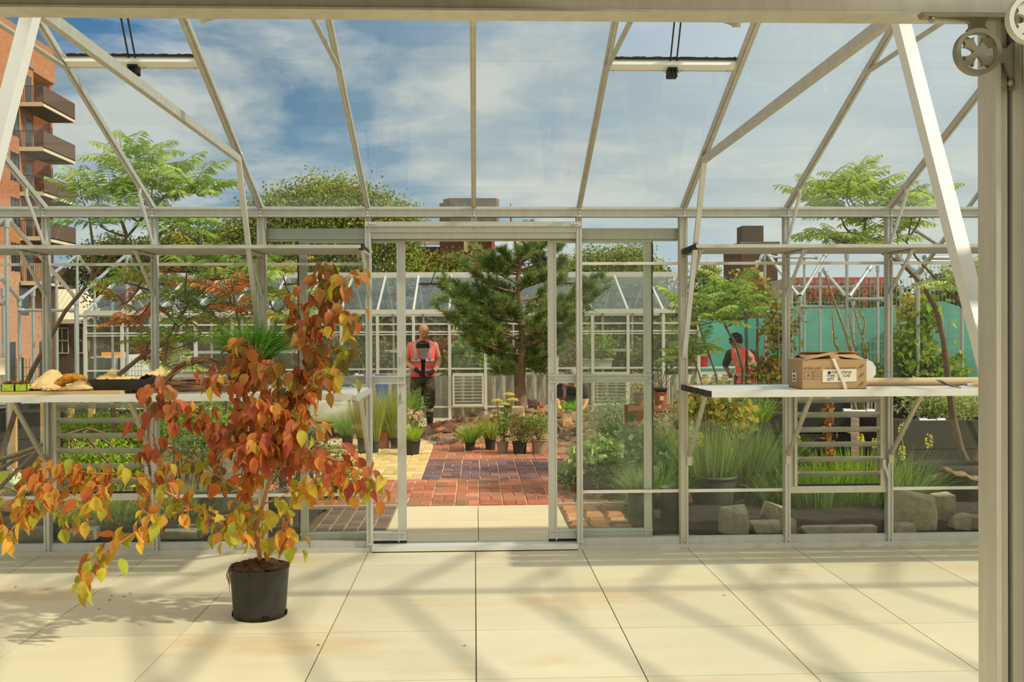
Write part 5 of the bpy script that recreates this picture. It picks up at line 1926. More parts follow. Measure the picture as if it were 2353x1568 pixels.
# low leafy pots by the right door
def big_pot(label, u, vb, wpx, hpx, Y, mat, build=None, name='plant_pot'):
    s = Y / F_PX
    p = at(u, vb, Y)
    r, h = wpx * s / 2, hpx * s
    t = thing(name, label, 'potted plant' if build else 'pot', (p.x, Y, 0.0))
    pot_parts(t, (p.x, Y, 0.0), r, h, mat, taper=0.85)
    if build:
        build(t, np.array((p.x, Y, h * 0.9)), s)
    return t


def rosette(n, L, W, colors, rise=0.5, spread=1.0, zj=0.1, kind='ovate'):
    def f(t, c, s):
        a = rng.uniform(0, 6.283, n)
        D = np.stack([np.cos(a) * spread, np.sin(a) * spread, rng.uniform(-0.1, rise, n)], 1)
        P = c + np.stack([np.cos(a) * 0.04, np.sin(a) * 0.04, rng.uniform(0, zj, n)], 1)
        put('foliage', MB().leaves(P, D, np.tile((0, 0, 1.0), (n, 1)) + rng.normal(0, 0.3, (n, 3)), L * rng.uniform(0.6, 1.1, n), W * rng.uniform(0.7, 1.1, n), pal(colors, n), kind, 0.12, 0.15), LEAF_SOFT, t)
    return f


DARKPOT = pm('grey_black_pot', S(74, 72, 62), 0.6, var=0.15)
PALEG = [(160, 178, 110), (140, 164, 92), (178, 190, 130)]


def leafy_mass(w, h, n, size, colors, kind='ovate', dz=0.0, width=0.7):
    def f(t, c, s):
        put('foliage', leaf_cloud(MB(), c + (0, 0, h * s / 2 + dz), (w * s / 2, w * s / 2.4, h * s / 2), n, size, colors, hollow=0.1, kind=kind, width=width), LEAF, t)
    return f


big_pot('wide grey pot of pale green leaves just outside the right door glass', 1372, 1130, 76, 46, 9.7, DARKPOT, leafy_mass(104, 66, 1000, 0.07, PALEG))
big_pot('dark pot with a rounded dark green fine-leaved cushion beside the wide grey pot', 1412, 1136, 60, 36, 9.35, DARKPOT, leafy_mass(72, 58, 2200, 0.03, DARKG, 'diamond'))
big_pot('pot of large dark green lobed leaves behind the right door stile', 1450, 1110, 56, 40, 10.0, DARKPOT, leafy_mass(110, 80, 620, 0.095, [(96, 132, 66), (116, 150, 76), (80, 116, 56)]))
shrub('low trailing green plant creeping over the red bricks by the right door', 9.9, [(1322, 1092, 30, 16), (1346, 1080, 22, 14)], LIME + GREEN, 420, 0.05, kind='ovate')
shrub('airy plant with tiny white flowers between the pots and the silvery bush', 11.0, [(1420, 1018, 32, 26), (1400, 1030, 26, 18)], [(110, 136, 70), (140, 160, 96), (226, 220, 190)], 700, 0.035)
big_pot('tall black pot outside the glass by the brush edge of the right door', 1545, 1232, 62, 88, 8.0, DARKPOT)
big_pot('dark pot half hidden by the right door stile', 1466, 1226, 52, 80, 8.05, DARKPOT, b_grass(240, 70, 0.7, SILV_G + OLIVE, 0.006, 0.7, 0.08))
big_pot('wide dark tub under the yellow-green grass', 1640, 1190, 110, 70, 8.9, DARKPOT)

# silvery bushes, sleeper and the pots on it
shrub('silvery grey-green bush on the right shoulder of the mound', 13.6, [(1408, 950, 46, 50), (1425, 985, 34, 34), (1385, 975, 26, 34)], SILVER, 3200, 0.045, width=0.3)
shrub('low yellowish silver shrub in front of the crouching person', 14.3, [(1355, 965, 34, 22), (1372, 985, 30, 16)], SILVER + [(170, 150, 60)], 1300, 0.035, width=0.4)
shrub('pale silvery bush with cream flowers below the old timber beam', 11.4, [(1530, 990, 48, 40), (1580, 975, 40, 40), (1500, 1010, 26, 26)], SILVER + [(206, 196, 140)], 2600, 0.045, width=0.35)
sy = 12.4
a, b = at(1444, 1000, sy), at(1700, 932, sy)
mb = rock_mb((b.x - a.x, 0.34, b.z - max(a.z, 0)), (1, 1, 1), 71, 1, 4)
xs2 = np.linspace(a.x, b.x, 14)
mb = MB()
ringsx = []
for i, x in enumerate(xs2):
    j = rng.uniform(-0.012, 0.012, 2)
    ringsx.append(((x, sy + 0.17 + j[0], (b.z + 0.0) / 2 + j[1] * 0.5), 0.185 + j[0], b.z / 2 + j[1], (0, 1, 0), (0, 0, 1)))
mb.rings([(c, rx * 1.12, rz * 1.12, ax, az) for c, rx, rz, ax, az in ringsx], 10)
SLEEPER = pm('old_sleeper', S(128, 82, 50), 0.9, var=0.4, scale=5, bump=0.7, bscale=16, stretch=(0.6, 4, 4))
mb = MB()
V, n = [], len(xs2)
prof = [(-0.17, 0.0), (-0.185, 0.1), (-0.17, b.z - 0.06), (-0.13, b.z), (0.14, b.z), (0.17, b.z - 0.05), (0.18, 0.0)]
for i, x in enumerate(xs2):
    for y, z in prof:
        V.append((x + rng.uniform(-.01, .01), sy + 0.18 + y + rng.uniform(-.012, .012), z + rng.uniform(-.008, .008) * (z > 0)))
k = len(prof)
mb.add(V, [(i * k + j, (i + 1) * k + j, (i + 1) * k + (j + 1) % k, i * k + (j + 1) % k) for i in range(n - 1) for j in range(k)])
mb.add(V[:k], [tuple(range(k))])
mb.add(V[-k:], [tuple(range(k))[::-1]])
solo('timber_beam', mb, SLEEPER, 'thick old brown timber beam behind the right door carrying two pots', 'beam', (a.x, sy, 0))
s = sy / F_PX


def on_beam(label, u, wpx, hpx, mat, build, extra=None, name='potted_plant', cat='potted plant', dy=0.18):
    p = at(u, 931, sy + dy)
    t = thing(name, label, cat, (p.x, sy + dy, b.z))
    pot_parts(t, (p.x, sy + dy, b.z), wpx * s / 2, hpx * s, mat)
    if build:
        build(t, np.array((p.x, sy + dy, b.z + hpx * s * 0.9)), s)
    if extra:
        extra(t, np.array((p.x, sy + dy, b.z)), s)
    return t


on_beam('taupe pot with a dry pale plant at the left end of the timber beam', 1471, 32, 30, POT_TAUPE, b_bush(420, 46, 44, [(216, 206, 160), (196, 186, 130), (160, 150, 96)], 0.03))


def nested(t, c, s):
    put('inner_pot', MB().lathe([(0.06, 0.14), (0.088, 0.20), (0.092, 0.20), (0.092, 0.222), (0.083, 0.222), (0.06, 0.17), (0.001, 0.165)], c, 20), POT_BLACK, t)
    put('sticker', MB().box(c + (0.0, -0.084, 0.09), (0.05, 0.004, 0.055)), CREAM, t)
    lf = MB()
    st = MB()
    for i in range(5):
        e = c + (rng.uniform(-.12, .2), rng.uniform(-.05, .05), rng.uniform(0.4, 0.62))
        st.tube([c + (0, 0, 0.18), (c + e) / 2 + (0, 0, 0.1), e], 0.004, 5)
        lf.leaves(e + rng.normal(0, 0.05, (16, 3)), rdir(16), rdir(16, 1), 0.07, 0.03, pal(GREEN + [(100, 80, 130)], 16), 'oval')
    put('stem', st, BARK, t)
    put('foliage', lf, LEAF, t)


on_beam('terracotta pot with a black pot nested in it on the timber beam', 1518, 33, 30, TERRACOTTA, None, nested)
shrub('yellow-leaved shrub with rounded leaves under the end of the right bench', 11.0, [(1640, 945, 52, 34), (1672, 958, 40, 30), (1604, 935, 22, 26), (1625, 910, 26, 16)], [(156, 156, 62), (176, 168, 72), (126, 144, 60), (186, 150, 56)], 620, 0.085, kind='ovate', width=0.85)
shrub('grey-green lavender bush right of the yellow-leaved shrub', 11.9, [(1712, 935, 40, 40), (1740, 945, 30, 32)], [(120, 134, 96), (140, 150, 112), (100, 120, 70)], 1800, 0.06, width=0.2)


def alliums(t, c, s):
    st = MB()
    for u, v, r in ((1627, 986, 19), (1558, 977, 12), (1612, 968, 11), (1662, 1000, 9), (1650, 985, 8)):
        p = np.array(at(u, v, c[1]))
        st.tube([(c[0], c[1], 0.0), (np.array(c) + p) / 2 + (0, 0, 0.05), p], 0.005, 5)
        n = int(r * 16)
        d = rdir(n)
        put('flower_head', MB().leaves(p + d * r * s * 0.45, d, rdir(n), r * s * 0.6, r * s * 0.22, pal([(120, 84, 96), (140, 104, 104), (96, 70, 76)], n)), LEAF, t)
    put('flower_stem', st, pm('green_stem', S(120, 140, 70), 0.7), t)


clump('group of dusky purple allium heads above the green grass by the bench strut', 1620, 1110, 9.9, 120, 90, 0.6, OLIVE, 0.008, 0.7, 0.1, name='allium', cat='flower', extra=alliums)
clump('spires of small white flowers beside the purple alliums', 1585, 1090, 10.2, 160, 110, 0.4, GREEN, 0.007, 0.5, 0.1, name='flowering_plant', cat='flower', extra=flower_spikes([(1590, 985, 10.2), (1583, 1000, 10.2), (1598, 1005, 10.2), (1532, 975, 10.4)], [(232, 226, 170), (240, 236, 200)], 0.2, 0.02, 70, 0.018))
RB = pm('black_sleeper', S(52, 50, 44), 0.85, var=0.25, scale=4, bump=0.2, stretch=(1, 3, 3))


def raised_bed(u0, v0, u1, Y, depth, label, name='raised_bed'):
    a, b = at(u0, v0, Y), at(u1, v0, Y)
    t = thing(name, label, 'planter', ((a.x + b.x) / 2, Y, 0), 'black timber planting beds')
    mb = MB()
    for z0, z1 in ((0, a.z * 0.49), (a.z * 0.51, a.z)):
        mb.span((a.x, Y, z0), (b.x, Y + 0.06, z1))
        mb.span((a.x, Y + depth - 0.06, z0), (b.x, Y + depth, z1))
        mb.span((a.x, Y + 0.06, z0), (a.x + 0.06, Y + depth - 0.06, z1))
        mb.span((b.x - 0.06, Y + 0.06, z0), (b.x, Y + depth - 0.06, z1))
    put('board', mb, RB, t)
    put('soil', MB().span((a.x + 0.06, Y + 0.06, 0), (b.x - 0.06, Y + depth - 0.06, a.z - 0.06)), SOIL, t)
    return t


raised_bed(1752, 926, 1955, 11.6, 1.2, 'black timber bed behind the right louvre window')
raised_bed(2075, 968, 2300, 10.4, 1.2, 'black timber bed behind the sumac trunks next to the near post')
raised_bed(-60, 948, 150, 12.0, 1.4, 'black timber bed behind the left end of the long bench')
raised_bed(150, 955, 330, 12.8, 1.0, 'black timber bed behind the left louvre window')
shrub('pale variegated shrub growing in the bed behind the sumac trunks', 10.9, [(2200, 935, 62, 42), (2130, 920, 50, 40), (2255, 955, 40, 36)], [(170, 176, 110), (190, 190, 130), (120, 140, 80)], 2600, 0.045, base=0.5)
shrub('dark leafy shrub above the bed between the two struts by the near post', 11.6, [(2090, 905, 46, 44), (2120, 870, 40, 36)], DARKG + GREEN, 1400, 0.06, base=0.4)
shrub('climbing vine leaves round the tube post beside the bent sumac trunks', 11.7, [(2090, 830, 30, 70), (2110, 740, 26, 60), (2075, 880, 46, 36), (2150, 845, 50, 40)], [(96, 130, 44), (126, 154, 60), (160, 150, 60)], 1500, 0.09, kind='ovate', width=0.8)
shrub('twining climber with yellowing leaves round the tube frame by the bending worker', 15.4, [(1790, 760, 26, 80), (1740, 680, 26, 40), (1770, 860, 40, 44), (1715, 650, 26, 22)], [(120, 140, 50), (170, 160, 60), (150, 110, 56), (100, 124, 46)], 1500, 0.085, kind='ovate', width=0.7)
shrub('feathery grey-green shrub behind the cardboard box', 12.0, [(2030, 860, 46, 30), (2000, 880, 40, 24)], [(110, 134, 90), (140, 156, 110)], 1200, 0.06, width=0.2)
# thorny upright stems behind the box
tw_ = thing('thorny_stems', 'bare speckled upright stems rising behind the cardboard box', 'plant', (at(1980, 880, 12.6).x, 12.6, 0))
mb, lf = MB(), MB()
for pts in ([(1975, 960), (1960, 830), (1945, 770), (1925, 715), (1905, 660), (1892, 615)], [(1978, 960), (1975, 840), (1962, 790), (1950, 720)], [(1982, 960), (1990, 850), (1982, 790), (1988, 740), (1966, 700)], [(1970, 960), (1940, 830), (1918, 790), (1912, 715)], [(1985, 960), (1996, 860), (1990, 800), (1960, 705)]):
    P = [at(u, v, 12.6 + rng.uniform(-.08, .08)) for u, v in pts]
    mb.tube(P, np.linspace(0.028, 0.007, len(P)), 7)
    for q in range(26):
        k = rng.integers(0, len(P) - 1)
        c = np.array(P[k].lerp(P[k + 1], rng.uniform(0, 1)))
        lf.leaves([c], rdir(1), rdir(1), 0.05, 0.02, pal([(186, 170, 130), (206, 190, 60), (120, 130, 60)], 1))
put('stem', mb, pm('speckled_bark', S(150, 134, 100), 0.9, var=0.4, scale=40), tw_)
put('thorn', lf, LEAF, tw_)
# dry seed stem and leaning branch
ds = thing('dry_stem', 'thick dry brown flower stem behind the right louvre window', 'plant', (at(1905, 1120, 8.9).x, 8.9, 0))
mb = MB().tube([at(1908, 1125, 8.9), at(1904, 1000, 8.9), at(1906, 900, 8.9)], [0.028, 0.024, 0.018], 8)
put('stem', mb, pm('dry_stem', S(160, 112, 60), 0.9, var=0.3, scale=30), ds)
n = 120
P = np.array([at(1905 + rng.normal(0, 7), rng.uniform(905, 1080), 8.88) for _ in range(n)])
put('dry_leaf', MB().leaves(P, rdir(n, -0.6), rdir(n), 0.07, 0.02, pal([(180, 120, 70), (140, 96, 60)], n)), LEAF, ds)
P = [at(2058, 1160, 8.6), at(2095, 1128, 8.7), at(2140, 1100, 8.8), at(2178, 1088, 8.9)]
solo('fallen_branch', MB().tube(P, [0.014, 0.022, 0.028, 0.032], 8), pm('grey_bark', S(138, 126, 106), 0.9, var=0.25, scale=10), 'grey fallen branch sloping up over the biggest concrete lump', 'branch', tuple(P[0]))
mb = MB()
cc = at(2215, 1098, 8.75)
V = []
for i in range(8):
    t = i / 7
    for j in range(5):
        V.append((cc.x - 0.16 + 0.32 * t, 8.75 + 0.05 * j, cc.z + 0.06 - 0.09 * t + 0.03 * math.sin(j * 1.1) + 0.012 * math.sin(i * 2.0)))
for i in range(8):
    for j in range(5):
        x, y, z = V[i * 5 + j]
        V.append((x, y, z - 0.02))
F = [(i * 5 + j, (i + 1) * 5 + j, (i + 1) * 5 + j + 1, i * 5 + j + 1) for i in range(7) for j in range(4)]
F += [(40 + a, 40 + d, 40 + c_, 40 + b_) for a, b_, c_, d in F]
F += [(j, j + 1, 40 + j + 1, 40 + j) for j in range(4)] + [(i * 5, 40 + i * 5, 40 + (i + 1) * 5, (i + 1) * 5) for i in range(7)]
solo('bark_strip', MB().add(V, F, None, True), pm('curled_bark', S(150, 120, 84), 0.9, var=0.3, scale=14), 'curled strip of brown bark at the foot of the sumac trunk', 'bark', tuple(cc))
sk = thing('planting_bag', 'black fabric planting bag behind the stones by the near post', 'planter', (at(2210, 1100, 9.0).x, 9.05, 0))
mb = MB().rings([((at(2200, 1100, 9.0).x, 9.1, z), 0.40 * q, 0.26 * q) for z, q in ((0, 0.9), (0.1, 1.0), (0.25, 1.02), (0.33, 0.96), (0.335, 0.86), (0.28, 0.84))], 24)
put('bag', mb, pm('black_fabric', S(40, 38, 34), 0.8, var=0.2, scale=3, bump=0.3), sk)
# dark soil strip behind the glass
mb = MB()
for x0, x1 in ((-6.6, -1.32), (1.34, 8.2)):
    nx, ny = int((x1 - x0) / 0.12), 14
    V = [(x0 + (x1 - x0) * i / nx, 7.72 + 1.26 * j / ny, 0.05 * math.sin(j / ny * math.pi) + random.uniform(0, 0.03) * (0 < j < ny) - 0.02) for j in range(ny + 1) for i in range(nx + 1)]
    mb.add(V, [(j * (nx + 1) + i, j * (nx + 1) + i + 1, (j + 1) * (nx + 1) + i + 1, (j + 1) * (nx + 1) + i) for j in range(ny) for i in range(nx)])
tag(put('soil', mb, SOIL, kind='stuff'), 'dark crumbly soil of the planting strip outside the glass', 'soil')

# ================================================================== NEAR GARDEN, LEFT OF THE DOOR
FERN = [(124, 150, 46), (148, 168, 58), (92, 124, 40)]
shrub('bright green feathery bush behind the post left of the shrub stem', 9.5, [(455, 1010, 78, 52), (500, 1000, 60, 48), (410, 990, 40, 36)], FERN, 5200, 0.05, width=0.25)
shrub('yellow-green leafy plants behind the lower half of the left louvre window', 9.2, [(180, 1070, 60, 40), (250, 1060, 66, 46), (320, 1075, 44, 40)], LIME + FERN, 3000, 0.05, width=0.4)
shrub('bright green fern clump behind the upper half of the left louvre window', 10.2, [(240, 985, 70, 36), (320, 990, 50, 36), (170, 985, 40, 26)], FERN + LIME, 3000, 0.055, width=0.3)
shrub('tall green fern-like plants under the bench behind the orange shrub', 10.6, [(430, 935, 60, 34), (560, 940, 66, 40), (640, 945, 40, 36)], FERN + GREEN, 3000, 0.06, width=0.3)
shrub('dark blue-green low bush behind the left edge of the sliding door', 9.2, [(650, 1060, 46, 52), (720, 1040, 44, 40), (690, 1010, 36, 30)], [(76, 104, 66), (96, 122, 78), (60, 86, 54)], 3600, 0.035, width=0.45)
shrub('grey-green low bush between the left door and the grey pavers', 9.6, [(770, 1100, 44, 46), (730, 1130, 40, 34)], [(96, 124, 74), (120, 144, 90), (80, 104, 60)], 2600, 0.035, width=0.45)
clump('olive grass hanging below the bar left of the shrub stem', 440, 1150, 8.7, 640, 90, 0.9, OLIVE + GREEN, 0.006, 0.9, 0.35)
clump('olive grass hanging below the bar under the left louvre window', 250, 1195, 8.4, 640, 90, 1.1, OLIVE + GREEN, 0.006, 0.9, 0.4)
clump('lime iris-like leaves behind the left louvre window', 245, 1090, 9.0, 60, 110, 0.6, LIME, 0.02, 0.3, 0.08)
clump('dry golden grass strands at the top of the left louvre window', 215, 1000, 10.8, 160, 76, 0.8, STRAW + LIME, 0.006, 0.8, 0.1)
big_pot('wide black tub on the soil left of the shrub stem', 500, 1192, 96, 58, 8.7, DARKPOT)
big_pot('black pot behind the shrub stem next to the sliding door', 645, 1200, 62, 56, 8.6, DARKPOT)


def silver_leaf(t, c, s):
    n = 20
    a = rng.uniform(0, 6.283, n)
    el = rng.uniform(0.05, 1.3, n)
    D = np.stack([np.cos(a), np.sin(a), el], 1)
    P = np.tile(c, (n, 1))
    put('leaf', MB().leaves(P, D, np.tile((0, 0, 1.0), (n, 1)), rng.uniform(0.28, 0.46, n), rng.uniform(0.11, 0.17, n), pal([(176, 190, 150), (196, 206, 170), (150, 166, 124)], n), 'ovate', 0.15, 0.12), LEAF_SOFT, t)


t = thing('mullein', 'silvery mullein rosette with large felted leaves outside the far left glass', 'plant', (at(62, 1100, 8.7).x, 8.7, 0.0))
silver_leaf(t, np.array((at(62, 1100, 8.7).x, 8.7, 0.18)), 1)
put('stem', MB().tube([(at(62, 1100, 8.7).x, 8.7, 0), (at(62, 1100, 8.7).x, 8.7, 0.22)], 0.02, 8), pm('green_stem'), t)
for pts, lab, r in (([(-30, 1066), (30, 1048), (80, 1030), (112, 1012)], 'upper brown branch lying across the mullein', 0.024),
                    ([(-20, 1090), (30, 1060), (70, 1042), (112, 1030)], 'middle brown branch lying across the mullein', 0.018),
                    ([(-10, 1130), (20, 1100), (60, 1060), (100, 1022)], 'lower steep brown branch lying across the mullein', 0.02)):
    P = [at(u, v, 8.45) for u, v in pts]
    solo('fallen_branch', MB().tube(P, np.linspace(r, r * 0.6, len(P)), 8), BARK, lab, 'branch', tuple(P[0]), 'branches at the far left')
for i, (pts, lab) in enumerate((([(152, 1000), (200, 985), (262, 1002)], 'forked stick on the ferns behind the left louvre window'), ([(190, 992), (232, 1045), (262, 1075)], 'stick sloping down right behind the left louvre window'), ([(170, 1005), (225, 1000), (255, 1025), (300, 1064)], 'thin curved stick behind the middle of the left louvre window'))):
    P = [at(u, v, 8.9) for u, v in pts]
    solo('stick', MB().tube(P, np.linspace(0.016, 0.008, len(P)), 7), BARK, lab, 'stick', tuple(P[0]), 'sticks on the ferns')
# timber trestle
a, b = at(18, 912, 11.2), at(215, 910, 11.2)
tt = thing('timber_trestle', 'raw timber trestle frame behind the left end of the long bench', 'trestle', (a.x, 11.2, 0))
RAW = pm('raw_timber', S(206, 168, 112), 0.75, var=0.15, scale=4, stretch=(1, 6, 6))
put('rail', MB().span((a.x, 11.2, a.z - 0.06), (b.x, 11.25, a.z)), RAW, tt)
for x in (a.x + 0.02, a.x + 0.35, at(155, 900, 11.2).x, b.x - 0.06):
    put('leg', MB().span((x, 11.2, 0), (x + 0.06, 11.25, a.z - 0.06)), RAW, tt)
# builder's bags on pallets
by = 15.0
a, b = at(702, 975, by), at(808, 905, by)
FAB = pm('white_woven_bag', S(226, 220, 206), 0.85, var=0.06, scale=5, bump=0.25, bscale=6)


def dumpy(x0, x1, z0, z1, y, d, label):
    t = thing('bulk_bag', label, 'bag', ((x0 + x1) / 2, y, z0), 'white bulk bags')
    w = (x1 - x0) / 2
    cx, cy = (x0 + x1) / 2, y + d / 2
    rr = []
    n = 32
    ang = np.linspace(0, 2 * math.pi, n, endpoint=False)
    V = []
    prof = [(0.80, 0.0), (0.97, 0.02), (1.03, 0.16), (1.02, 0.42), (0.98, 0.62), (1.0, 0.70), (0.95, 0.74), (1.01, 0.80), (0.98, 0.92), (0.92, 1.0), (0.86, 0.99), (0.80, 0.93), (0.70, 0.90), (0.001, 0.92)]
    for q, z in prof:
        for t_ in ang:
            cs, sn = math.cos(t_), math.sin(t_)
            e = (abs(cs) ** 5 + abs(sn) ** 5) ** (-1 / 5)
            wob = 1 + 0.025 * math.sin(5 * t_ + z * 9) * (z > 0.05)
            V.append((cx + w * q * e * cs * wob, cy + d / 2 * q * e * sn * wob, z0 + (z1 - z0) * (z + 0.04 * math.sin(3 * t_ + 1) * (z > 0.6))))
    F = [(i * n + j, i * n + (j + 1) % n, (i + 1) * n + (j + 1) % n, (i + 1) * n + j) for i in range(len(prof) - 1) for j in range(n)]
    put('body', MB().add(V, F, None, True), FAB, t)
    for sx, sy_ in ((-1, -1), (1, -1), (1, 1), (-1, 1)):
        p = np.array((cx + sx * w * 0.85, cy + sy_ * d / 2 * 0.85, z0 + (z1 - z0) * 0.9))
        put('lifting_loop', MB().tube([p + (0, 0, -0.2), p + (0.02 * sx, 0, 0.05), p + (-0.06 * sx, 0, 0.13), p + (-0.12 * sx, 0, 0.03), p + (-0.12 * sx, 0, -0.12)], 0.016, 6, squash=0.4), pm('dark_strap', S(92, 86, 72), 0.8), t)
    return t


dumpy(a.x, b.x, 0.24, b.z + 0.02, by, 0.85, 'full white bulk bag on a pallet behind the left sliding door')
dumpy(at(800, 900, 15.9).x, at(856, 900, 15.9).x, 0.1, at(800, 866, 15.9).z, 15.9, 0.7, 'taller white bulk bag standing behind the bag on the pallet')
pl = thing('pallet', 'wooden pallet under the full white bulk bag', 'pallet', ((a.x + b.x) / 2, by, 0))
for i in range(6):
    y = by - 0.06 + i * 0.165
    put('board', MB().span((a.x - 0.25, y, 0.20), (b.x + 0.06, y + 0.11, 0.225)), RAW, pl)
for x in (a.x - 0.25, (a.x + b.x) / 2 - 0.15, b.x - 0.05):
    put('bearer', MB().span((x, by - 0.06, 0.0), (x + 0.11, by + 0.87, 0.20)), RAW, pl)
for i, (u, lab) in enumerate(((800, 'blue plastic drum behind the white bags'), (853, 'blue plastic drum behind the post of the left door'))):
    p = at(u, 862, 17.0)
    solo('drum', MB().lathe([(0.001, 0), (0.27, 0), (0.28, 0.05), (0.28, 0.3), (0.29, 0.32), (0.28, 0.34), (0.28, p.z - 0.06), (0.26, p.z), (0.001, p.z)], (p.x, 17.0, 0), 24), pm('blue_plastic', S(46, 78, 130), 0.45), lab, 'drum', (p.x, 17.0, 0), 'blue drums')

# ================================================================== THINGS ON THE BENCHES
ZB = 1.18


def bp(u, Y):
    return at(u, 890, Y).x


# cardboard box ---------------------------------------------------------------
CARD = pm('cardboard', S(188, 154, 112), 0.85, var=0.06, scale=5)
CARD_IN = pm('cardboard_edge', S(150, 112, 72), 0.9)
INK = pm('faded_ink', S(120, 112, 96), 0.9)
INKB = pm('label_ink', S(40, 44, 56), 0.8)
PAPERW = pm('paper_label', S(240, 232, 206), 0.7)
bx = thing('cardboard_box', 'brown cardboard box with a white printed label on the right bench', 'box', (bp(1905, 6.75), 6.75, ZB))
yf = 6.42
c0, c1 = at(1844, 890, yf).x, at(1994, 890, yf).x        # front face
z1 = at(1900, 829, yf).z
lb = at(1810, 890, 6.80)
lx = lb.x
dep = 0.32
A = np.array((c0, yf, ZB + 0.001)); B = np.array((c1, yf + 0.02, ZB + 0.001))
Cc = np.array((c1 + 0.02, yf + 0.34, ZB + 0.001)); Dd = np.array((lx, yf + 0.36, ZB + 0.001))
H = z1 - ZB
mb = MB()
th = 0.006
base = [A, B, Cc, Dd]
mb.prism(base, (0, 0, 0), (0, 0, th))
for p, q in ((A, B), (B, Cc), (Cc, Dd), (Dd, A)):
    d = _n(q - p)
    nn = np.array((-d[1], d[0], 0)) * th
    mb.prism([p, q, q + nn, p + nn], (0, 0, 0), (0, 0, H))
put('box_body', mb, CARD, bx)
up = np.array((0, 0, H))
mid = (A + Dd) / 2


def flap(p, q, out, lift, w, name='flap'):
    p, q = p + up, q + up
    o = np.asarray(out, float) * w + np.array((0, 0, lift))
    put(name, MB().prism([p, q, q + o, p + o], (0, 0, 0), (0, 0, 0.005)), CARD, bx)


flap(Dd, A, _n((B - A) + (0, 0, 0)), 0.045, 0.24)
flap(A + (0.03, 0, 0), A + (B - A) * 0.98, (0.0, 1, 0), 0.03, 0.17)
flap(B, Cc, _n(A - B), 0.02, 0.16)
flap(Cc, Dd + (0.03, 0, 0), (0, -1, 0), 0.05, 0.16)
# printed face
fx = lambda t, z, o=0.002: A + (B - A) * t + np.array((0, -o, z))


def text(s, t, z, size, mat, name, parent=bx, o=0.003, ext=0.0004, at_=None, rz=None):
    cu = bpy.data.curves.new(name, 'FONT')
    cu.body = s
    cu.size = size
    cu.extrude = ext
    tmp = bpy.data.objects.new(name, cu)
    col.objects.link(tmp)
    me = bpy.data.meshes.new_from_object(tmp.evaluated_get(bpy.context.evaluated_depsgraph_get()))
    bpy.data.objects.remove(tmp)
    d = _n(B - A) if rz is None else np.array((math.cos(rz), math.sin(rz), 0))
    R = Matrix(((d[0], 0, d[1], 0), (d[1], 0, -d[0], 0), (0, 1, 0, 0), (0, 0, 0, 1)))
    p = fx(t, z, o) if at_ is None else np.asarray(at_)
    me.transform(Matrix.Translation(Vector(p - ORG[parent.name])) @ R)
    me.materials.clear()
    me.materials.append(mat)
    ob = bpy.data.objects.new(name, me)
    col.objects.link(ob)
    ob.parent = parent
    ORG[ob.name] = ORG[parent.name]
    return ob


text('INTERCLAMP', 0.02, H * 0.70, 0.020, INK, 'printed_word')
text('THE  JOINT  CONNECTION', 0.36, H * 0.70, 0.017, INK, 'printed_word')
mb = MB()
for (t0, t1, q0, q1) in ((0.03, 0.16, 0.36, 0.365), (0.03, 0.16, 0.61, 0.615), (0.03, 0.033, 0.36, 0.615), (0.157, 0.16, 0.36, 0.615), (0.17, 0.29, 0.36, 0.365), (0.17, 0.29, 0.61, 0.615), (0.17, 0.173, 0.36, 0.615), (0.19, 0.28, 0.52, 0.527), (0.19, 0.28, 0.45, 0.457)):
    mb.prism([fx(t0, H * q0), fx(t1, H * q0), fx(t1, H * q1), fx(t0, H * q1)], (0, 0, 0), (0, 0.0015, 0))
w_ = H * 0.16
mb.prism([fx(0.065, H * .46), fx(0.125, H * .46), fx(0.095, H * .56)], (0, 0, 0), (0, 0.0015, 0))
put('printed_panel', mb, INK, bx)
L0, L1 = 0.31, 0.84
lab = put('label', MB().prism([fx(L0, H * 0.24, 0.003), fx(L1, H * 0.26, 0.003), fx(L1, H * 0.70, 0.003), fx(L0, H * 0.68, 0.003)], (0, 0, 0), (0, 0.003, 0)), PAPERW, bx)
text('Interclamp', 0.455, H * 0.555, 0.031, pm('label_grey', S(120, 122, 120), 0.8), 'brand_line', lab, 0.0045)
mb = MB()
for t, z in ((0.415, 0.60), (0.40, 0.575), (0.43, 0.575), (0.415, 0.55)):
    mb.prism([fx(t - 0.012, H * (z - .025), 0.0045), fx(t + 0.012, H * (z - .025), 0.0045), fx(t + 0.012, H * (z + .03), 0.0045), fx(t - 0.012, H * (z + .03), 0.0045)], (0, 0, 0), (0, 0.001, 0))
put('cross_mark', mb, pm('label_blue', S(48, 62, 120), 0.8), lab)
text('TYPE', 0.38, H * 0.42, 0.024, INKB, 'label_line', lab, 0.0045)
text('147-C42', 0.545, H * 0.425, 0.024, INKB, 'label_line', lab, 0.0045)
text('QTY', 0.38, H * 0.305, 0.024, INKB, 'label_line', lab, 0.0045)
text('20', 0.545, H * 0.31, 0.024, INKB, 'label_line', lab, 0.0045)
sA, sD = A, Dd
sd = lambda t, z: sA + (sD - sA) * t + np.array((-0.003, -0.003, z))
lab2 = put('side_label', MB().prism([sd(0.42, H * .22), sd(0.72, H * .22), sd(0.72, H * .62), sd(0.42, H * .62)], (0, 0, 0), (0.003, 0.001, 0)), PAPERW, bx)
mb = MB()
for z in (0.56, 0.40, 0.28):
    mb.prism([sd(0.48, H * z) - (0.001, 0.002, 0), sd(0.66, H * z) - (0.001, 0.002, 0), sd(0.66, H * (z + .05)) - (0.001, 0.002, 0), sd(0.48, H * (z + .05)) - (0.001, 0.002, 0)], (0, 0, 0), (0.001, 0, 0))
put('print', mb, INKB, lab2)
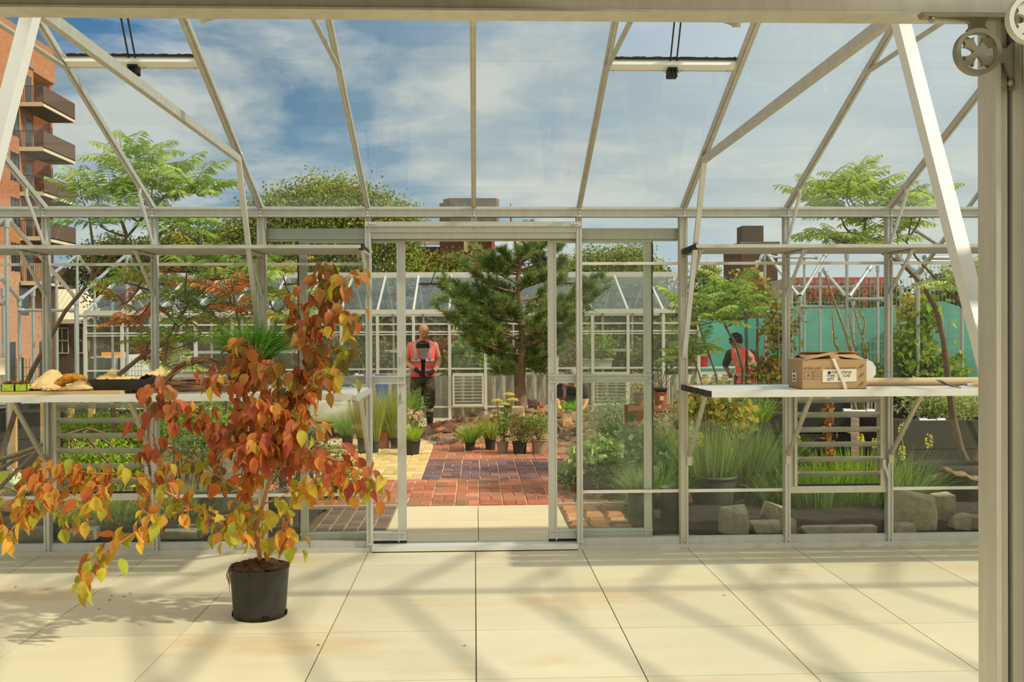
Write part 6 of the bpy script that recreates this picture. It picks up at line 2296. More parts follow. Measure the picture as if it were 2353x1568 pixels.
st = [fx(0.455, H + 0.012, 0.004), fx(0.50, H * 0.8, 0.007), fx(0.56, H * 0.5, 0.008), fx(0.61, H * 0.25, 0.007), fx(0.645, 0.0, 0.006)]
mb = MB()
for p, q in zip(st[:-1], st[1:]):
    mb.prism([p, p + (0.022, 0, 0), q + (0.022, 0, 0), q], (0, 0, 0), (0, 0.001, 0))
put('white_strap', mb, PAPERW, bx)
mb = MB()
for z in (0.78, 0.48, 0.18):
    for o in (0, 0.022):
        mb.bar(fx(0.89 + o, H * (z - 0.03), 0.002), fx(0.935 + o, H * (z + 0.06), 0.002), 0.006, 0.006)
put('staple_slot', mb, CARD_IN, bx)
wb = thing('plastic_bag', 'crumpled clear plastic bag sticking out behind the cardboard box', 'bag', (bp(2006, 6.8), 6.82, ZB))
pts = [(-.03, .0), (.028, .0), (.03, .05), (.052, .085), (.058, .125), (.035, .165), (.008, .178), (-.02, .15), (-.03, .09)]
mb = MB()
for k_ in range(4):
    jx = rng.normal(0, 0.006, (len(pts), 2))
    P_ = [(bp(1998, 6.82) + a_ + q_[0], 6.83 + 0.022 * k_ + 0.01 * math.sin(9 * b_ + k_), ZB + 0.002 + max(0, b_ + q_[1] * (b_ > 0))) for (a_, b_), q_ in zip(pts, jx)]
    mb.prism(P_, (0, 0, 0), (0, 0.014, 0))
put('bag', mb, pm('milky_plastic', S(236, 238, 232), 0.3, spec=0.6), wb)
# roll of brown paper and hand fork
r = 0.028
x0, x1 = bp(1990, 6.66), 3.62
solo('paper_roll', MB().tube([(x0, 6.80, ZB + r + 0.001), (x1, 6.80, ZB + r + 0.001)], r, 20), pm('kraft_paper', S(214, 188, 148), 0.8, var=0.04, scale=3), 'long roll of brown paper lying behind the hand fork on the right bench', 'paper roll', (x0, 6.8, ZB))
hf = thing('hand_fork', 'garden hand fork with a yellow wooden handle on the right bench', 'tool', (bp(2215, 6.5), 6.5, ZB))
yy = 6.50
hx = lambda u, z=0.0: np.array((bp(u, yy), yy, ZB + z))
put('handle', MB().tube([hx(2232, .020), hx(2245, .024), hx(2275, .026), hx(2320, .024), hx(2330, .018)], [0.012, 0.017, 0.019, 0.018, 0.008], 12), pm('varnished_wood', S(222, 170, 76), 0.4, var=0.12, scale=20, stretch=(1, 8, 8)), hf)
put('ferrule', MB().tube([hx(2221, .020), hx(2233, .021)], [0.010, 0.0135], 12), GALV, hf)
DSTEEL = pm('dark_steel', S(96, 92, 84), 0.45, 0.7)
put('neck', MB().tube([hx(2222, .020), hx(2210, .022), hx(2202, .016), hx(2196, .010)], 0.005, 8), DSTEEL, hf)
for k in range(4):
    o = np.array((0, (k - 1.5) * 0.022, 0))
    put('tine', MB().tube([hx(2206, .004) + o * 0.3, hx(2190, .010) + o, hx(2172, .028) + o, hx(2156, .055) + o], [0.004, 0.004, 0.0035, 0.002], 6), DSTEEL, hf)
# left bench ------------------------------------------------------------------
x0, x1 = -4.2, at(288, 890, 6.50).x
solo('plywood_board', MB().span((x0, 6.40, ZB), (x1, 6.95, ZB + 0.022)), pm('plywood', S(214, 178, 120), 0.7, var=0.12, scale=4, stretch=(1, 5, 5)), 'pale plywood board lying on the left end of the long bench', 'board', (x0, 6.4, ZB))
ZP = ZB + 0.022
ty, tx0, tx1 = 6.46, at(206, 890, 6.46).x, at(352, 890, 6.46).x
tz = at(280, 872, 6.46).z
tray = thing('seed_tray', 'black plastic tray lined with torn brown paper on the plywood board', 'tray', ((tx0 + tx1) / 2, ty + 0.2, ZP))
mb = MB()
P0 = [(tx0 + 0.02, ty + 0.02), (tx1 - 0.05, ty + 0.02), (tx1 - 0.05, ty + 0.36), (tx0 + 0.02, ty + 0.36)]
P1 = [(tx0 - 0.01, ty), (tx1, ty), (tx1, ty + 0.38), (tx0 - 0.01, ty + 0.38)]
P2 = [(tx0 + 0.0, ty + 0.012), (tx1 - 0.012, ty + 0.012), (tx1 - 0.012, ty + 0.368), (tx0 + 0.0, ty + 0.368)]
P3 = [(tx0 + 0.03, ty + 0.03), (tx1 - 0.06, ty + 0.03), (tx1 - 0.06, ty + 0.35), (tx0 + 0.03, ty + 0.35)]
lv = [(P0, ZP + 0.001), (P1, tz), (P2, tz), (P3, ZP + 0.006)]
V = [(x, y, z) for P, z in lv for x, y in P]
F = [(i * 4 + j, i * 4 + (j + 1) % 4, (i + 1) * 4 + (j + 1) % 4, (i + 1) * 4 + j) for i in range(3) for j in range(4)] + [(3, 2, 1, 0), (12, 13, 14, 15)]
put('tray_body', MB().add(V, F), pm('tray_plastic', S(30, 29, 27), 0.5, var=0.3, scale=5), tray)
KRAFT = pm('torn_paper', S(222, 188, 130), 0.85, var=0.08, scale=6, stain=S(150, 100, 60), stain_amt=0.5, stain_scale=14)


def crumple(x0, x1, y0, y1, z, prof, seed, rough=0.012, nx=22, ny=10, thick=0.004):
    """sheet of paper: prof(t, s) gives height; closed with a thin underside"""
    r = np.random.default_rng(seed)
    V = []
    for j in range(ny + 1):
        for i in range(nx + 1):
            t, s = i / nx, j / ny
            V.append((x0 + (x1 - x0) * t + r.uniform(-.006, .006), y0 + (y1 - y0) * s + r.uniform(-.006, .006), z + max(0.002, prof(t, s) + r.uniform(-rough, rough))))
    V = np.array(V)
    k = nx + 1
    F = np.array([(j * k + i, j * k + i + 1, (j + 1) * k + i + 1, (j + 1) * k + i) for j in range(ny) for i in range(nx)])
    m = len(V)
    edge = [j * k for j in range(ny + 1)]
    mb = MB()
    W = np.concatenate([V, V - (0, 0, thick)])
    E = [(i, m + i, m + i + 1, i + 1) for i in range(nx)] + [(ny * k + i + 1, m + ny * k + i + 1, m + ny * k + i, ny * k + i) for i in range(nx)]
    E += [((j + 1) * k, m + (j + 1) * k, m + j * k, j * k) for j in range(ny)] + [(j * k + nx, m + j * k + nx, m + (j + 1) * k + nx, (j + 1) * k + nx) for j in range(ny)]
    return mb.add(W, np.concatenate([F, F[:, ::-1] + m, np.array(E)]), None, False)


g_ = lambda t, c, w, h: h * math.exp(-((t - c) / w) ** 2)
put('paper_lining', crumple(tx0 + 0.02, tx1 - 0.005, ty + 0.05, ty + 0.30, tz - 0.015, lambda t, s: 0.012 + g_(t, 0.05, 0.09, 0.06) * s + g_(t, 0.9, 0.13, 0.07) * (0.5 + 0.5 * s), 5, 0.012), KRAFT, tray)
p0, p1 = at(45, 890, 6.5).x, at(135, 890, 6.5).x
solo('brown_paper_sheet', crumple(p0, p1, 6.44, 6.72, ZP, lambda t, s: 0.012 + g_(t, 0.55, 0.32, 0.115) * min(1, s * 1.4) + 0.05 * t * (1 - t) * (1 - s), 6, 0.005), KRAFT, 'crumpled brown paper sheet rising in a hump between the green box and the moss', 'paper', (p0, 6.44, ZP), 'brown paper on the plywood board')
p0, p1 = at(96, 890, 6.42).x, at(207, 890, 6.42).x
solo('brown_paper_sheet', crumple(p0, p1, 6.41, 6.50, ZP, lambda t, s: 0.010 + g_(t, 0.70, 0.26, 0.055) * (0.3 + 0.7 * s), 7, 0.004), KRAFT, 'flatter brown paper sheet wrapped round the orange moss', 'paper', (p0, 6.41, ZP), 'brown paper on the plywood board')
mo = MB()
pts = [np.array((at(u, 890, 6.6).x, 6.56, ZP + z)) for u, z in ((132, .025), (145, .05), (160, .072), (176, .082), (190, .07), (203, .045))]
for k in range(5):
    mo.tube([p + rng.normal(0, 0.008, 3) for p in pts], [0.014, 0.022, 0.024, 0.024, 0.024, 0.016], 8)
q = np.array(pts)[rng.integers(0, 6, 700)] + rng.normal(0, 0.012, (700, 3))
q[:, 2] = np.maximum(q[:, 2], ZP + 0.005)
mo.leaves(q, rdir(700), rdir(700), 0.008, 0.006, None if False else (1, 1, 1))
solo('moss', mo, pm('orange_moss', S(206, 140, 44), 0.95, var=0.35, scale=40, bump=0.6), 'clump of orange-brown moss wrapped in brown paper', 'moss', (pts[0][0], 6.56, ZP))
for u0, u1, lab2_, sd_ in ((3, 33, 'small lime green carton at the far left end of the plywood board', 1), (34, 62, 'second lime green carton, next to the crumpled paper', 2)):
    xa_, xb_ = at(u0, 890, 6.42).x, at(u1, 890, 6.42).x
    t = thing('carton', lab2_, 'carton', ((xa_ + xb_) / 2, 6.42, ZP), 'lime green cartons')
    mb = MB()
    z_ = ZP + 0.045
    mb.span((xa_, 6.42, ZP), (xb_, 6.424, z_))
    mb.span((xa_, 6.50, ZP), (xb_, 6.504, z_))
    mb.span((xa_, 6.42, ZP), (xa_ + 0.004, 6.504, z_))
    mb.span((xb_ - 0.004, 6.42, ZP), (xb_, 6.504, z_))
    mb.span((xa_, 6.42, ZP), (xb_, 6.504, ZP + 0.004))
    put('carton_box', mb, pm('lime_card', S(178, 206, 60), 0.6, var=0.1, scale=14), t)
    n = 120
    P = np.stack([rng.uniform(xa_ + .01, xb_ - .01, n), rng.uniform(6.43, 6.495, n), rng.uniform(z_ - .02, z_ + 0.012, n)], 1)
    put('dry_filling', MB().leaves(P, rdir(n), rdir(n), 0.025, 0.012, pal([(120, 84, 60), (90, 64, 50), (150, 110, 80)], n)), LEAF_SOFT, t)
# clear bottle with a paper label
bt = thing('bottle', 'clear plastic bottle with a white paper label at the far left end of the bench', 'bottle', (at(-6, 890, 6.5).x, 6.62, ZP))
c = (at(-6, 890, 6.62).x, 6.62, ZP)
put('bottle_body', MB().lathe([(0.001, 0.002), (0.042, 0.002), (0.046, 0.01), (0.046, 0.07), (0.043, 0.075), (0.046, 0.08), (0.046, 0.25), (0.04, 0.28), (0.022, 0.33), (0.014, 0.35), (0.014, 0.375), (0.001, 0.376)], c, 24), glass('bottle_plastic', tint=(0.86, 0.9, 0.9), dust_sheen=0.10, refl=0.08), bt)
put('label', MB().lathe([(0.0468, 0.10), (0.0468, 0.21)], c, 24), PAPERW, bt)
put('cap', MB().lathe([(0.001, 0.362), (0.017, 0.362), (0.017, 0.392), (0.001, 0.393)], c, 18), PAPERW, bt)
# arched twig basket
tb = thing('twig_arch', 'arched frame of twisted brown twigs bound with string on the long bench', 'basket', (at(455, 890, 6.6).x, 6.6, ZB))
a0, a1 = at(372, 890, 6.55).x, at(545, 890, 6.55).x
TWIG = pm('brown_twig', S(134, 100, 68), 0.9, var=0.35, scale=18, bump=0.4)
mb = MB()
for k in range(11):
    ph, off_ = rng.uniform(0, 6.28), rng.normal(0, 0.014, 2)
    ts = np.linspace(0, 1, 26)
    hh = 0.185 + off_[1]
    P = [(a0 + 0.02 + (a1 - a0 - 0.04) * t + 0.008 * math.sin(9 * t + ph), 6.60 + off_[0] + 0.014 * math.sin(7 * t + ph), ZB + 0.03 + hh * (math.sin(math.pi * min(1, t * 0.94 + 0.04)) ** 0.62) + 0.008 * math.sin(11 * t + ph * 2)) for t in ts]
    mb.tube(P, rng.uniform(0.005, 0.009), 6)
put('arch', mb, TWIG, tb)
mb = MB()
for k in range(16):
    ts = np.linspace(0, 2 * math.pi, 30)
    ph = rng.uniform(0, 6.28)
    zz = ZB + rng.uniform(0.012, 0.07)
    ra = rng.uniform(0.94, 1.02)
    mb.tube([((a0 + a1) / 2 + (a1 - a0) / 2 * ra * math.cos(t), 6.60 + 0.15 * ra * math.sin(t), zz + 0.010 * math.sin(3 * t + ph)) for t in ts], rng.uniform(0.004, 0.008), 6, cap=False)
put('base_ring', mb, TWIG, tb)
mb = MB()
for k in range(14):
    x = rng.uniform(a0 + 0.05, a1 - 0.08)
    mb.tube([(x, 6.47, ZB + rng.uniform(.02, .09)), (x + rng.uniform(-.05, .12), 6.46, ZB + rng.uniform(.01, .05)), (x + rng.uniform(0, .22), 6.45, ZB + 0.012)], 0.003, 5)
put('loose_twig', mb, TWIG, tb)
mb = MB()
for k in range(5):
    x = a0 + 0.16 + k * 0.006
    z = ZB + 0.205
    mb.tube([(x + 0.004 * math.cos(t), 6.60 + 0.04 * math.cos(t), z + 0.032 * math.sin(t)) for t in np.linspace(0, 6.28, 14)], 0.002, 5)
put('binding_string', mb, pm('string', S(196, 176, 136), 0.9), tb)
# tall terracotta pot with grass, hidden partly by the shrub
tg = thing('potted_plant', 'tall terracotta pot with a mop of bright green grass on the long bench', 'potted plant', (at(585, 890, 6.72).x, 6.72, ZB))
c = np.array((at(585, 890, 6.72).x, 6.72, ZB))
hp = at(585, 826, 6.72).z - ZB
put('pot', MB().lathe([(0.001, 0), (0.085, 0), (0.105, hp * 0.82), (0.12, hp * 0.83), (0.125, hp), (0.11, hp), (0.10, hp * 0.85), (0.001, hp * 0.86)], c, 28), pm('terracotta'), tg)
put('grass_tuft', grass(MB(), c + (0, 0, hp * 0.9), 1300, 0.33, 0.95, [(74, 120, 34), (94, 142, 44), (58, 102, 28), (112, 150, 60)], 0.0065, 0.75, (0, 0), 0.09), LEAF, tg)
kb = thing('black_bucket', 'black plastic bucket behind the twig frame and the tall terracotta pot', 'bucket', (at(540, 890, 6.9).x, 6.95, ZB))
put('body', MB().lathe([(0.001, 0), (0.05, 0), (0.062, 0.10), (0.068, 0.10), (0.068, 0.112), (0.06, 0.112), (0.05, 0.01)], (at(545, 890, 6.95).x, 6.95, ZB), 20), BLACKP, kb)
gb = thing('grey_pot', 'grey plant pot with yellow flowers near the end of the long bench', 'potted plant', (at(722, 890, 6.75).x, 6.8, ZB))
c = np.array((at(738, 890, 6.8).x, 6.8, ZB))
put('pot', MB().lathe([(0.001, 0), (0.05, 0), (0.066, 0.12), (0.07, 0.12), (0.07, 0.14), (0.06, 0.14), (0.05, 0.11), (0.001, 0.11)], c, 20), pm('grey_pot', S(150, 150, 140), 0.6), gb)
put('flower', MB().leaves(c + (0, 0, 0.13) + rng.normal(0, 0.03, (60, 3)), rdir(60, 0.5), rdir(60), 0.04, 0.025, pal([(236, 176, 40), (220, 150, 30), (120, 140, 50)], 60), 'oval'), LEAF, gb)

PALK[0] = 1.2

# ================================================================== THE POTTED SHRUB IN FRONT
SY = 5.55
sp = at(597, 1388, SY)
shr = thing('potted_shrub', 'tall black-potted shrub with hanging orange, red and yellow leaves', 'potted plant', (sp.x, SY, 0))
PX = SY / F_PX
mb = MB().lathe([(0.001, 0.004), (0.140, 0.004), (0.142, 0.0), (0.143, 0.03), (0.151, 0.15), (0.158, 0.235), (0.160, 0.262), (0.164, 0.266), (0.164, 0.275), (0.155, 0.275), (0.150, 0.24)], (sp.x, SY, 0), 48)
put('pot', mb, pm('black_nursery_pot', S(40, 41, 36), 0.45, var=0.25, scale=5, bump=0.1, bscale=20), shr)
mb = MB()
for a in (-0.55, -2.4, 0.6, 2.2):
    d = np.array((math.cos(a - 0.6), math.sin(a - 0.6), 0))
    mb = MB().box(np.array((sp.x, SY, 0.018)) + d * 0.1455, (0.035, 0.006, 0.024), None, np.array(Matrix.Rotation(a - 0.6 + math.pi / 2, 3, 'Z')))
    put('drain_hole', mb, pm('hole_black', S(10, 10, 9), 0.9), shr)
mb = MB()
n, m = 40, 9
V = []
for j in range(m):
    q = j / (m - 1)
    for i in range(n):
        a = 6.2832 * i / n
        r = 0.160 * (1 - q) * (1 + 0.03 * math.sin(7 * a)) + 0.001
        z = 0.268 + 0.035 * math.sin(q * 1.6) + 0.010 * math.sin(a * 5 + q * 8) + random.uniform(-.008, .008)
        V.append((sp.x + r * math.cos(a), SY + r * math.sin(a), z))
mb.add(V, [(j * n + i, j * n + (i + 1) % n, (j + 1) * n + (i + 1) % n, (j + 1) * n + i) for j in range(m - 1) for i in range(n)], None, False)
put('soil', mb, pm('potting_soil', S(92, 66, 42), 0.98, var=0.6, scale=38, bump=1.0, bscale=90), shr)
mb = MB()
for k in range(14):
    a = math.pi + rng.normal(0, 0.35)
    b = np.array((sp.x + 0.162 * math.cos(a), SY + 0.162 * math.sin(a) - 0.01, 0.27))
    mb.tube([b, b + (-0.012, -0.006, -0.03), b + (rng.uniform(-.02, .01), -0.008, -rng.uniform(0.05, 0.12))], 0.0012, 4)
put('stray_root', mb, pm('root', S(150, 112, 76), 0.9), shr)

RY_ = [(180, 96, 58), (164, 78, 54), (192, 116, 62), (154, 86, 54), (186, 102, 68)]
OR_ = [(206, 130, 54), (214, 154, 66), (188, 104, 50), (196, 144, 62), (170, 96, 48)]
YG_ = [(196, 180, 62), (170, 176, 58), (212, 178, 70), (146, 160, 58), (206, 150, 60)]
BR_ = [(154, 94, 46), (172, 112, 52), (136, 108, 48), (180, 104, 48), (124, 112, 50), (150, 84, 46)]
# branch: list of (u, v, depth offset), radius, palette at start, palette at end, leaves per metre
BRANCH = [
    ([(598, 1290, 0), (592, 1240, 0), (584, 1195, .01), (574, 1140, .02), (569, 1080, .02), (566, 1020, .03), (566, 950, .03), (568, 880, .04), (570, 820, .05), (572, 790, .05)], .013, OR_, BR_ + RY_, 74, 0.30),
    ([(588, 1215, 0), (602, 1165, -.02), (618, 1110, -.04), (628, 1060, -.05), (640, 1015, -.06), (662, 950, -.07), (690, 888, -.08), (706, 850, -.09), (718, 800, -.1), (728, 740, -.1), (742, 670, -.08), (757, 605, -.06)], .012, RY_, BR_, 84, 0.26),
    ([(594, 1262, 0), (560, 1240, -.06), (520, 1212, -.12), (480, 1186, -.16), (440, 1164, -.2), (400, 1142, -.22), (350, 1112, -.25), (280, 1092, -.28), (200, 1088, -.3), (130, 1098, -.32), (60, 1130, -.33), (-10, 1170, -.34)], .011, YG_, OR_, 56, 0.10),
    ([(450, 1168, -.2), (400, 1180, -.28), (345, 1196, -.34), (300, 1232, -.4), (255, 1262, -.44), (215, 1300, -.46), (180, 1340, -.48)], .007, OR_, YG_ + OR_, 66, 0.06),
    ([(576, 1148, .02), (545, 1126, .08), (510, 1100, .14), (475, 1078, .2), (440, 1060, .24), (415, 1048, .26)], .006, BR_, BR_ + YG_, 40, 0.25),
    ([(568, 1070, .02), (540, 1020, -.06), (505, 985, -.12), (470, 962, -.16), (435, 950, -.2), (400, 935, -.22), (368, 905, -.24), (352, 888, -.24)], .008, RY_, RY_ + BR_, 92, 0.14),
    ([(400, 1142, -.22), (372, 1080, -.2), (352, 1040, -.18), (330, 1000, -.16), (345, 965, -.16)], .005, RY_, RY_, 50, 0.1),
    ([(618, 1110, -.04), (660, 1060, -.1), (705, 1042, -.16), (750, 1050, -.2), (795, 1068, -.24), (835, 1090, -.27), (868, 1120, -.28)], .007, RY_, RY_ + OR_, 78, 0.12),
    ([(604, 1160, -.02), (640, 1145, .06), (690, 1120, .1), (735, 1100, .12), (775, 1108, .14), (805, 1140, .15)], .005, YG_, YG_ + OR_, 60, 0.1),
    ([(590, 1225, 0), (560, 1198, .1), (548, 1186, .14), (600, 1182, .0), (655, 1192, -.14)], .005, YG_, OR_ + YG_, 40, 0.0),
    ([(596, 1255, 0), (630, 1235, -.06), (655, 1215, -.12), (668, 1238, -.16), (668, 1262, -.17)], .005, OR_, YG_, 60, 0.0),
    ([(569, 1080, .02), (600, 1020, .14), (630, 960, .2), (640, 905, .22), (620, 850, .22)], .006, RY_, BR_, 78, 0.15),
    ([(690, 888, -.08), (660, 870, -.16), (625, 850, -.2), (590, 845, -.22)], .005, BR_, BR_, 54, 0.1),
    ([(718, 800, -.1), (690, 750, -.02), (668, 715, .04), (690, 690, .04)], .005, BR_ + RY_, BR_, 72, 0.1),
    ([(742, 670, -.08), (770, 650, -.14), (800, 635, -.18), (820, 640, -.2)], .005, BR_, BR_ + YG_, 78, 0.0),
    ([(728, 740, -.1), (762, 728, -.18), (795, 716, -.22), (815, 735, -.24)], .005, RY_ + BR_, BR_, 72, 0.0),
    ([(706, 850, -.09), (740, 820, -.02), (775, 800, .04), (792, 810, .05)], .005, BR_, BR_ + YG_, 72, 0.0),
    ([(662, 950, -.07), (710, 900, -.12), (750, 880, -.16), (775, 870, -.18), (745, 850, -.2)], .005, BR_ + OR_, YG_ + BR_, 84, 0.1),
    ([(566, 900, .03), (540, 880, -.04), (505, 868, -.08), (480, 868, -.1)], .004, RY_, BR_ + RY_, 62, 0.1),
    ([(566, 990, .03), (530, 985, .14), (505, 1000, .2), (492, 1030, .22)], .004, RY_, RY_, 74, 0.1),
    ([(640, 1015, -.06), (680, 985, -.16), (712, 968, -.2), (740, 1000, -.22)], .004, RY_ + OR_, OR_ + YG_, 60, 0.1),
    ([(585, 1200, .01), (545, 1170, -.1), (530, 1200, -.16), (535, 1235, -.18)], .004, YG_ + OR_, YG_, 60, 0.0),
    ([(280, 1092, -.28), (240, 1125, -.36), (200, 1150, -.42), (150, 1190, -.44)], .004, OR_ + RY_, YG_ + OR_, 62, 0.0),
    ([(130, 1098, -.32), (80, 1160, -.4), (40, 1200, -.44), (10, 1240, -.46)], .004, OR_, OR_ + YG_, 78, 0.0),
    ([(200, 1088, -.3), (150, 1070, -.24), (100, 1080, -.2), (40, 1100, -.18)], .004, OR_, RY_ + OR_, 54, 0.0),
    ([(566, 960, .03), (585, 930, -.1), (605, 925, -.18), (640, 945, -.22)], .004, RY_, OR_ + RY_, 92, 0.0),
    ([(568, 870, .04), (545, 820, .1), (535, 800, .12), (560, 790, .1)], .004, BR_, BR_, 60, 0.0),
    ([(568, 1040, .02), (600, 1010, -.12), (620, 1000, -.2), (600, 1040, -.24)], .004, RY_, RY_ + OR_, 92, 0.0),
    ([(628, 1060, -.05), (590, 1030, -.2), (570, 1020, -.26), (550, 1040, -.28)], .004, RY_, RY_, 86, 0.0),
    ([(640, 1015, -.06), (660, 1010, .12), (690, 1020, .2), (700, 1060, .22)], .004, OR_ + RY_, RY_ + YG_, 60, 0.0),
]
stm, lfm, twg = MB(), MB(), MB()
for pts, r0, ca, cb, dens, t0 in BRANCH:
    P = np.array([at(u, v, SY + d) for u, v, d in pts])
    L = np.linalg.norm(np.diff(P, axis=0), axis=1)
    (stm if r0 > 0.0065 else twg).tube(P, np.linspace(r0, 0.0022, len(P)), 8)
    cum = np.concatenate([[0], np.cumsum(L)])
    n = int(cum[-1] * dens * 1.4)
    pairs = np.sort(rng.uniform(t0, 1.0, n)) if n else []
    for t in pairs:
        s = t * cum[-1]
        k = min(np.searchsorted(cum, s, 'right') - 1, len(P) - 2)
        b = P[k] + (P[k + 1] - P[k]) * ((s - cum[k]) / L[k])
        ax = _n(P[k + 1] - P[k])
        off_ = rdir(1, 0.25)[0]
        off_ = _n(off_ - ax * (off_ @ ax) * 0.7) * rng.uniform(0.008, 0.085)
        e = b + off_ + ax * rng.uniform(0, 0.04)
        if rng.uniform() < 0.6:
            twg.tube([b, (b + e) / 2 + (0, 0, 0.008), e], 0.0013, 4, cap=False)
        outd = _n(e - b)
        D = _n(outd * 0.50 + np.array((0, 0, -1.05)) + rng.normal(0, 0.30, 3))
        Nv = _n(outd * 0.8 + np.array((0, -0.25, 0.35)) + rng.normal(0, 0.55, 3))
        low = min(max((1.05 - b[2]) / 0.75, 0), 1)
        cs = ca if rng.uniform() > t else cb
        if rng.uniform() < 0.16:
            cs = YG_ if rng.uniform() < 0.4 else OR_
        if low > 0.3 and rng.uniform() < 0.50 * low:
            cs = YG_
        ln = rng.uniform(0.060, 0.104)
        lfm.leaves([e], [D], [Nv], ln, ln * rng.uniform(0.52, 0.66), pal(cs, 1, 0.10), 'ovate', fold=rng.uniform(0.05, 0.42), curl=rng.uniform(0.05, 0.38))
put('stem', stm, pm('shrub_bark', S(176, 126, 76), 0.8, var=0.25, scale=22, bump=0.2), shr)
put('twig', twg, pm('orange_twig', S(206, 142, 72), 0.75, var=0.15, scale=22), shr)
put('leaves', lfm, pm('autumn_leaf', rough=0.48, attr=True, trans=0.38, spec=0.3, var=0.16, scale=26), shr)
# a few fallen bits on the slabs
for i, (u, v) in enumerate(((252, 1372), (300, 1366), (255, 1380), (280, 1373), (228, 1402), (40, 1350), (1660, 1370), (1070, 1487), (735, 1483))):
    p = gp(u, v)
    solo('fallen_leaf', MB().leaves([(p.x, p.y, 0.004)], [(math.cos(i * 2.1), math.sin(i * 2.1), 0.05)], [(0.1, 0, 1)], 0.022, 0.012, S(150, 96, 52), 'oval', 0.2, 0.1), LEAF_SOFT, 'tiny dry leaf scrap lying on the cream floor slabs', 'leaf', (p.x, p.y, 0), 'leaf scraps on the floor')

# ================================================================== PEOPLE
VEST = pm('hi_vis_vest', S(255, 96, 92), 0.6, var=0.05, scale=10)
BAND = pm('reflective_band', S(176, 172, 164), 0.4, 0.2)
SHIRT = pm('black_shirt', S(34, 33, 34), 0.85, var=0.15, scale=20)
GLOVE = pm('black_glove', S(30, 29, 30), 0.7, var=0.1, scale=30)
HAIRD = pm('dark_hair', S(40, 32, 28), 0.8, var=0.3, scale=30)


class Rig:
    """places body-space points (x right of picture, y away from viewer, z up) at a spot, turned by an angle"""

    def __init__(self, x, y, z, rot=0.0):
        self.o = np.array((x, y, z))
        c, s = math.cos(rot), math.sin(rot)
        self.R = np.array(((c, -s, 0), (s, c, 0), (0, 0, 1)))

    def __call__(self, *p):
        return self.R @ np.asarray(p, float) + self.o


def chain(mb, T, pts, radii, n=12, squash=None):
    """limb through body-space joints with smooth taper"""
    P = np.array([T(*p) for p in pts])
    Q, R = [], []
    for i in range(len(P) - 1):
        for t in np.linspace(0, 1, 5, endpoint=False):
            Q.append(P[i] * (1 - t) + P[i + 1] * t)
            R.append(radii[i] * (1 - t) + radii[i + 1] * t)
    Q.append(P[-1])
    R.append(radii[-1])
    mb.tube(Q, R, n, squash=squash)
    mb.ball(P[0], radii[0] * 0.98, 12, 8)
    mb.ball(P[-1], radii[-1] * 0.98, 12, 8)
    return mb


def torso(mb, T, rows, n=20):
    """rows: (centre x, y, z, half width, half depth) in body space"""
    mb.rings([(T(x, y, z), w, d, T.R @ (1, 0, 0), T.R @ (0, 1, 0)) for x, y, z, w, d in rows], n)
    return mb


def hand(mb, T, wrist, mid, width_dir, thumb_dir, curl, scale=1.0):
    """palm and five separate bent fingers; curl is the direction finger tips bend to"""
    w, m = np.asarray(wrist, float), np.asarray(mid, float)
    f = _n(m - w)
    wd, th, cu = _n(np.asarray(width_dir, float)), _n(np.asarray(thumb_dir, float)), _n(np.asarray(curl, float))
    palm = 0.092 * scale
    k = w + f * palm
    mb.rings([(T(*(w + f * palm * t)), a * scale, b * scale, T.R @ wd, T.R @ np.cross(f, wd)) for t, a, b in ((0, .027, .021), (.35, .037, .019), (.75, .042, .017), (1.0, .038, .014))], 12)
    for i, L in enumerate((0.072, 0.082, 0.076, 0.060)):
        b = k + wd * (i - 1.5) * 0.0235 * scale - f * 0.008
        d1 = _n(f + cu * 0.25)
        d2 = _n(f * 0.55 + cu)
        d3 = _n(f * 0.15 + cu * 1.1)
        L = L * scale
        p1 = b + d1 * L * 0.45
        p2 = p1 + d2 * L * 0.32
        p3 = p2 + d3 * L * 0.25
        chain(mb, T, [b, p1, p2, p3], [0.0098, 0.0090, 0.0082, 0.0070], 8)
    b = w + f * palm * 0.25 + th * 0.026 * scale
    p1 = b + _n(th + f * 0.7) * 0.04 * scale
    chain(mb, T, [b, p1, p1 + _n(th * 0.2 + f + cu * 0.4) * 0.032 * scale], [0.0125, 0.0108, 0.0085], 8)
    return mb


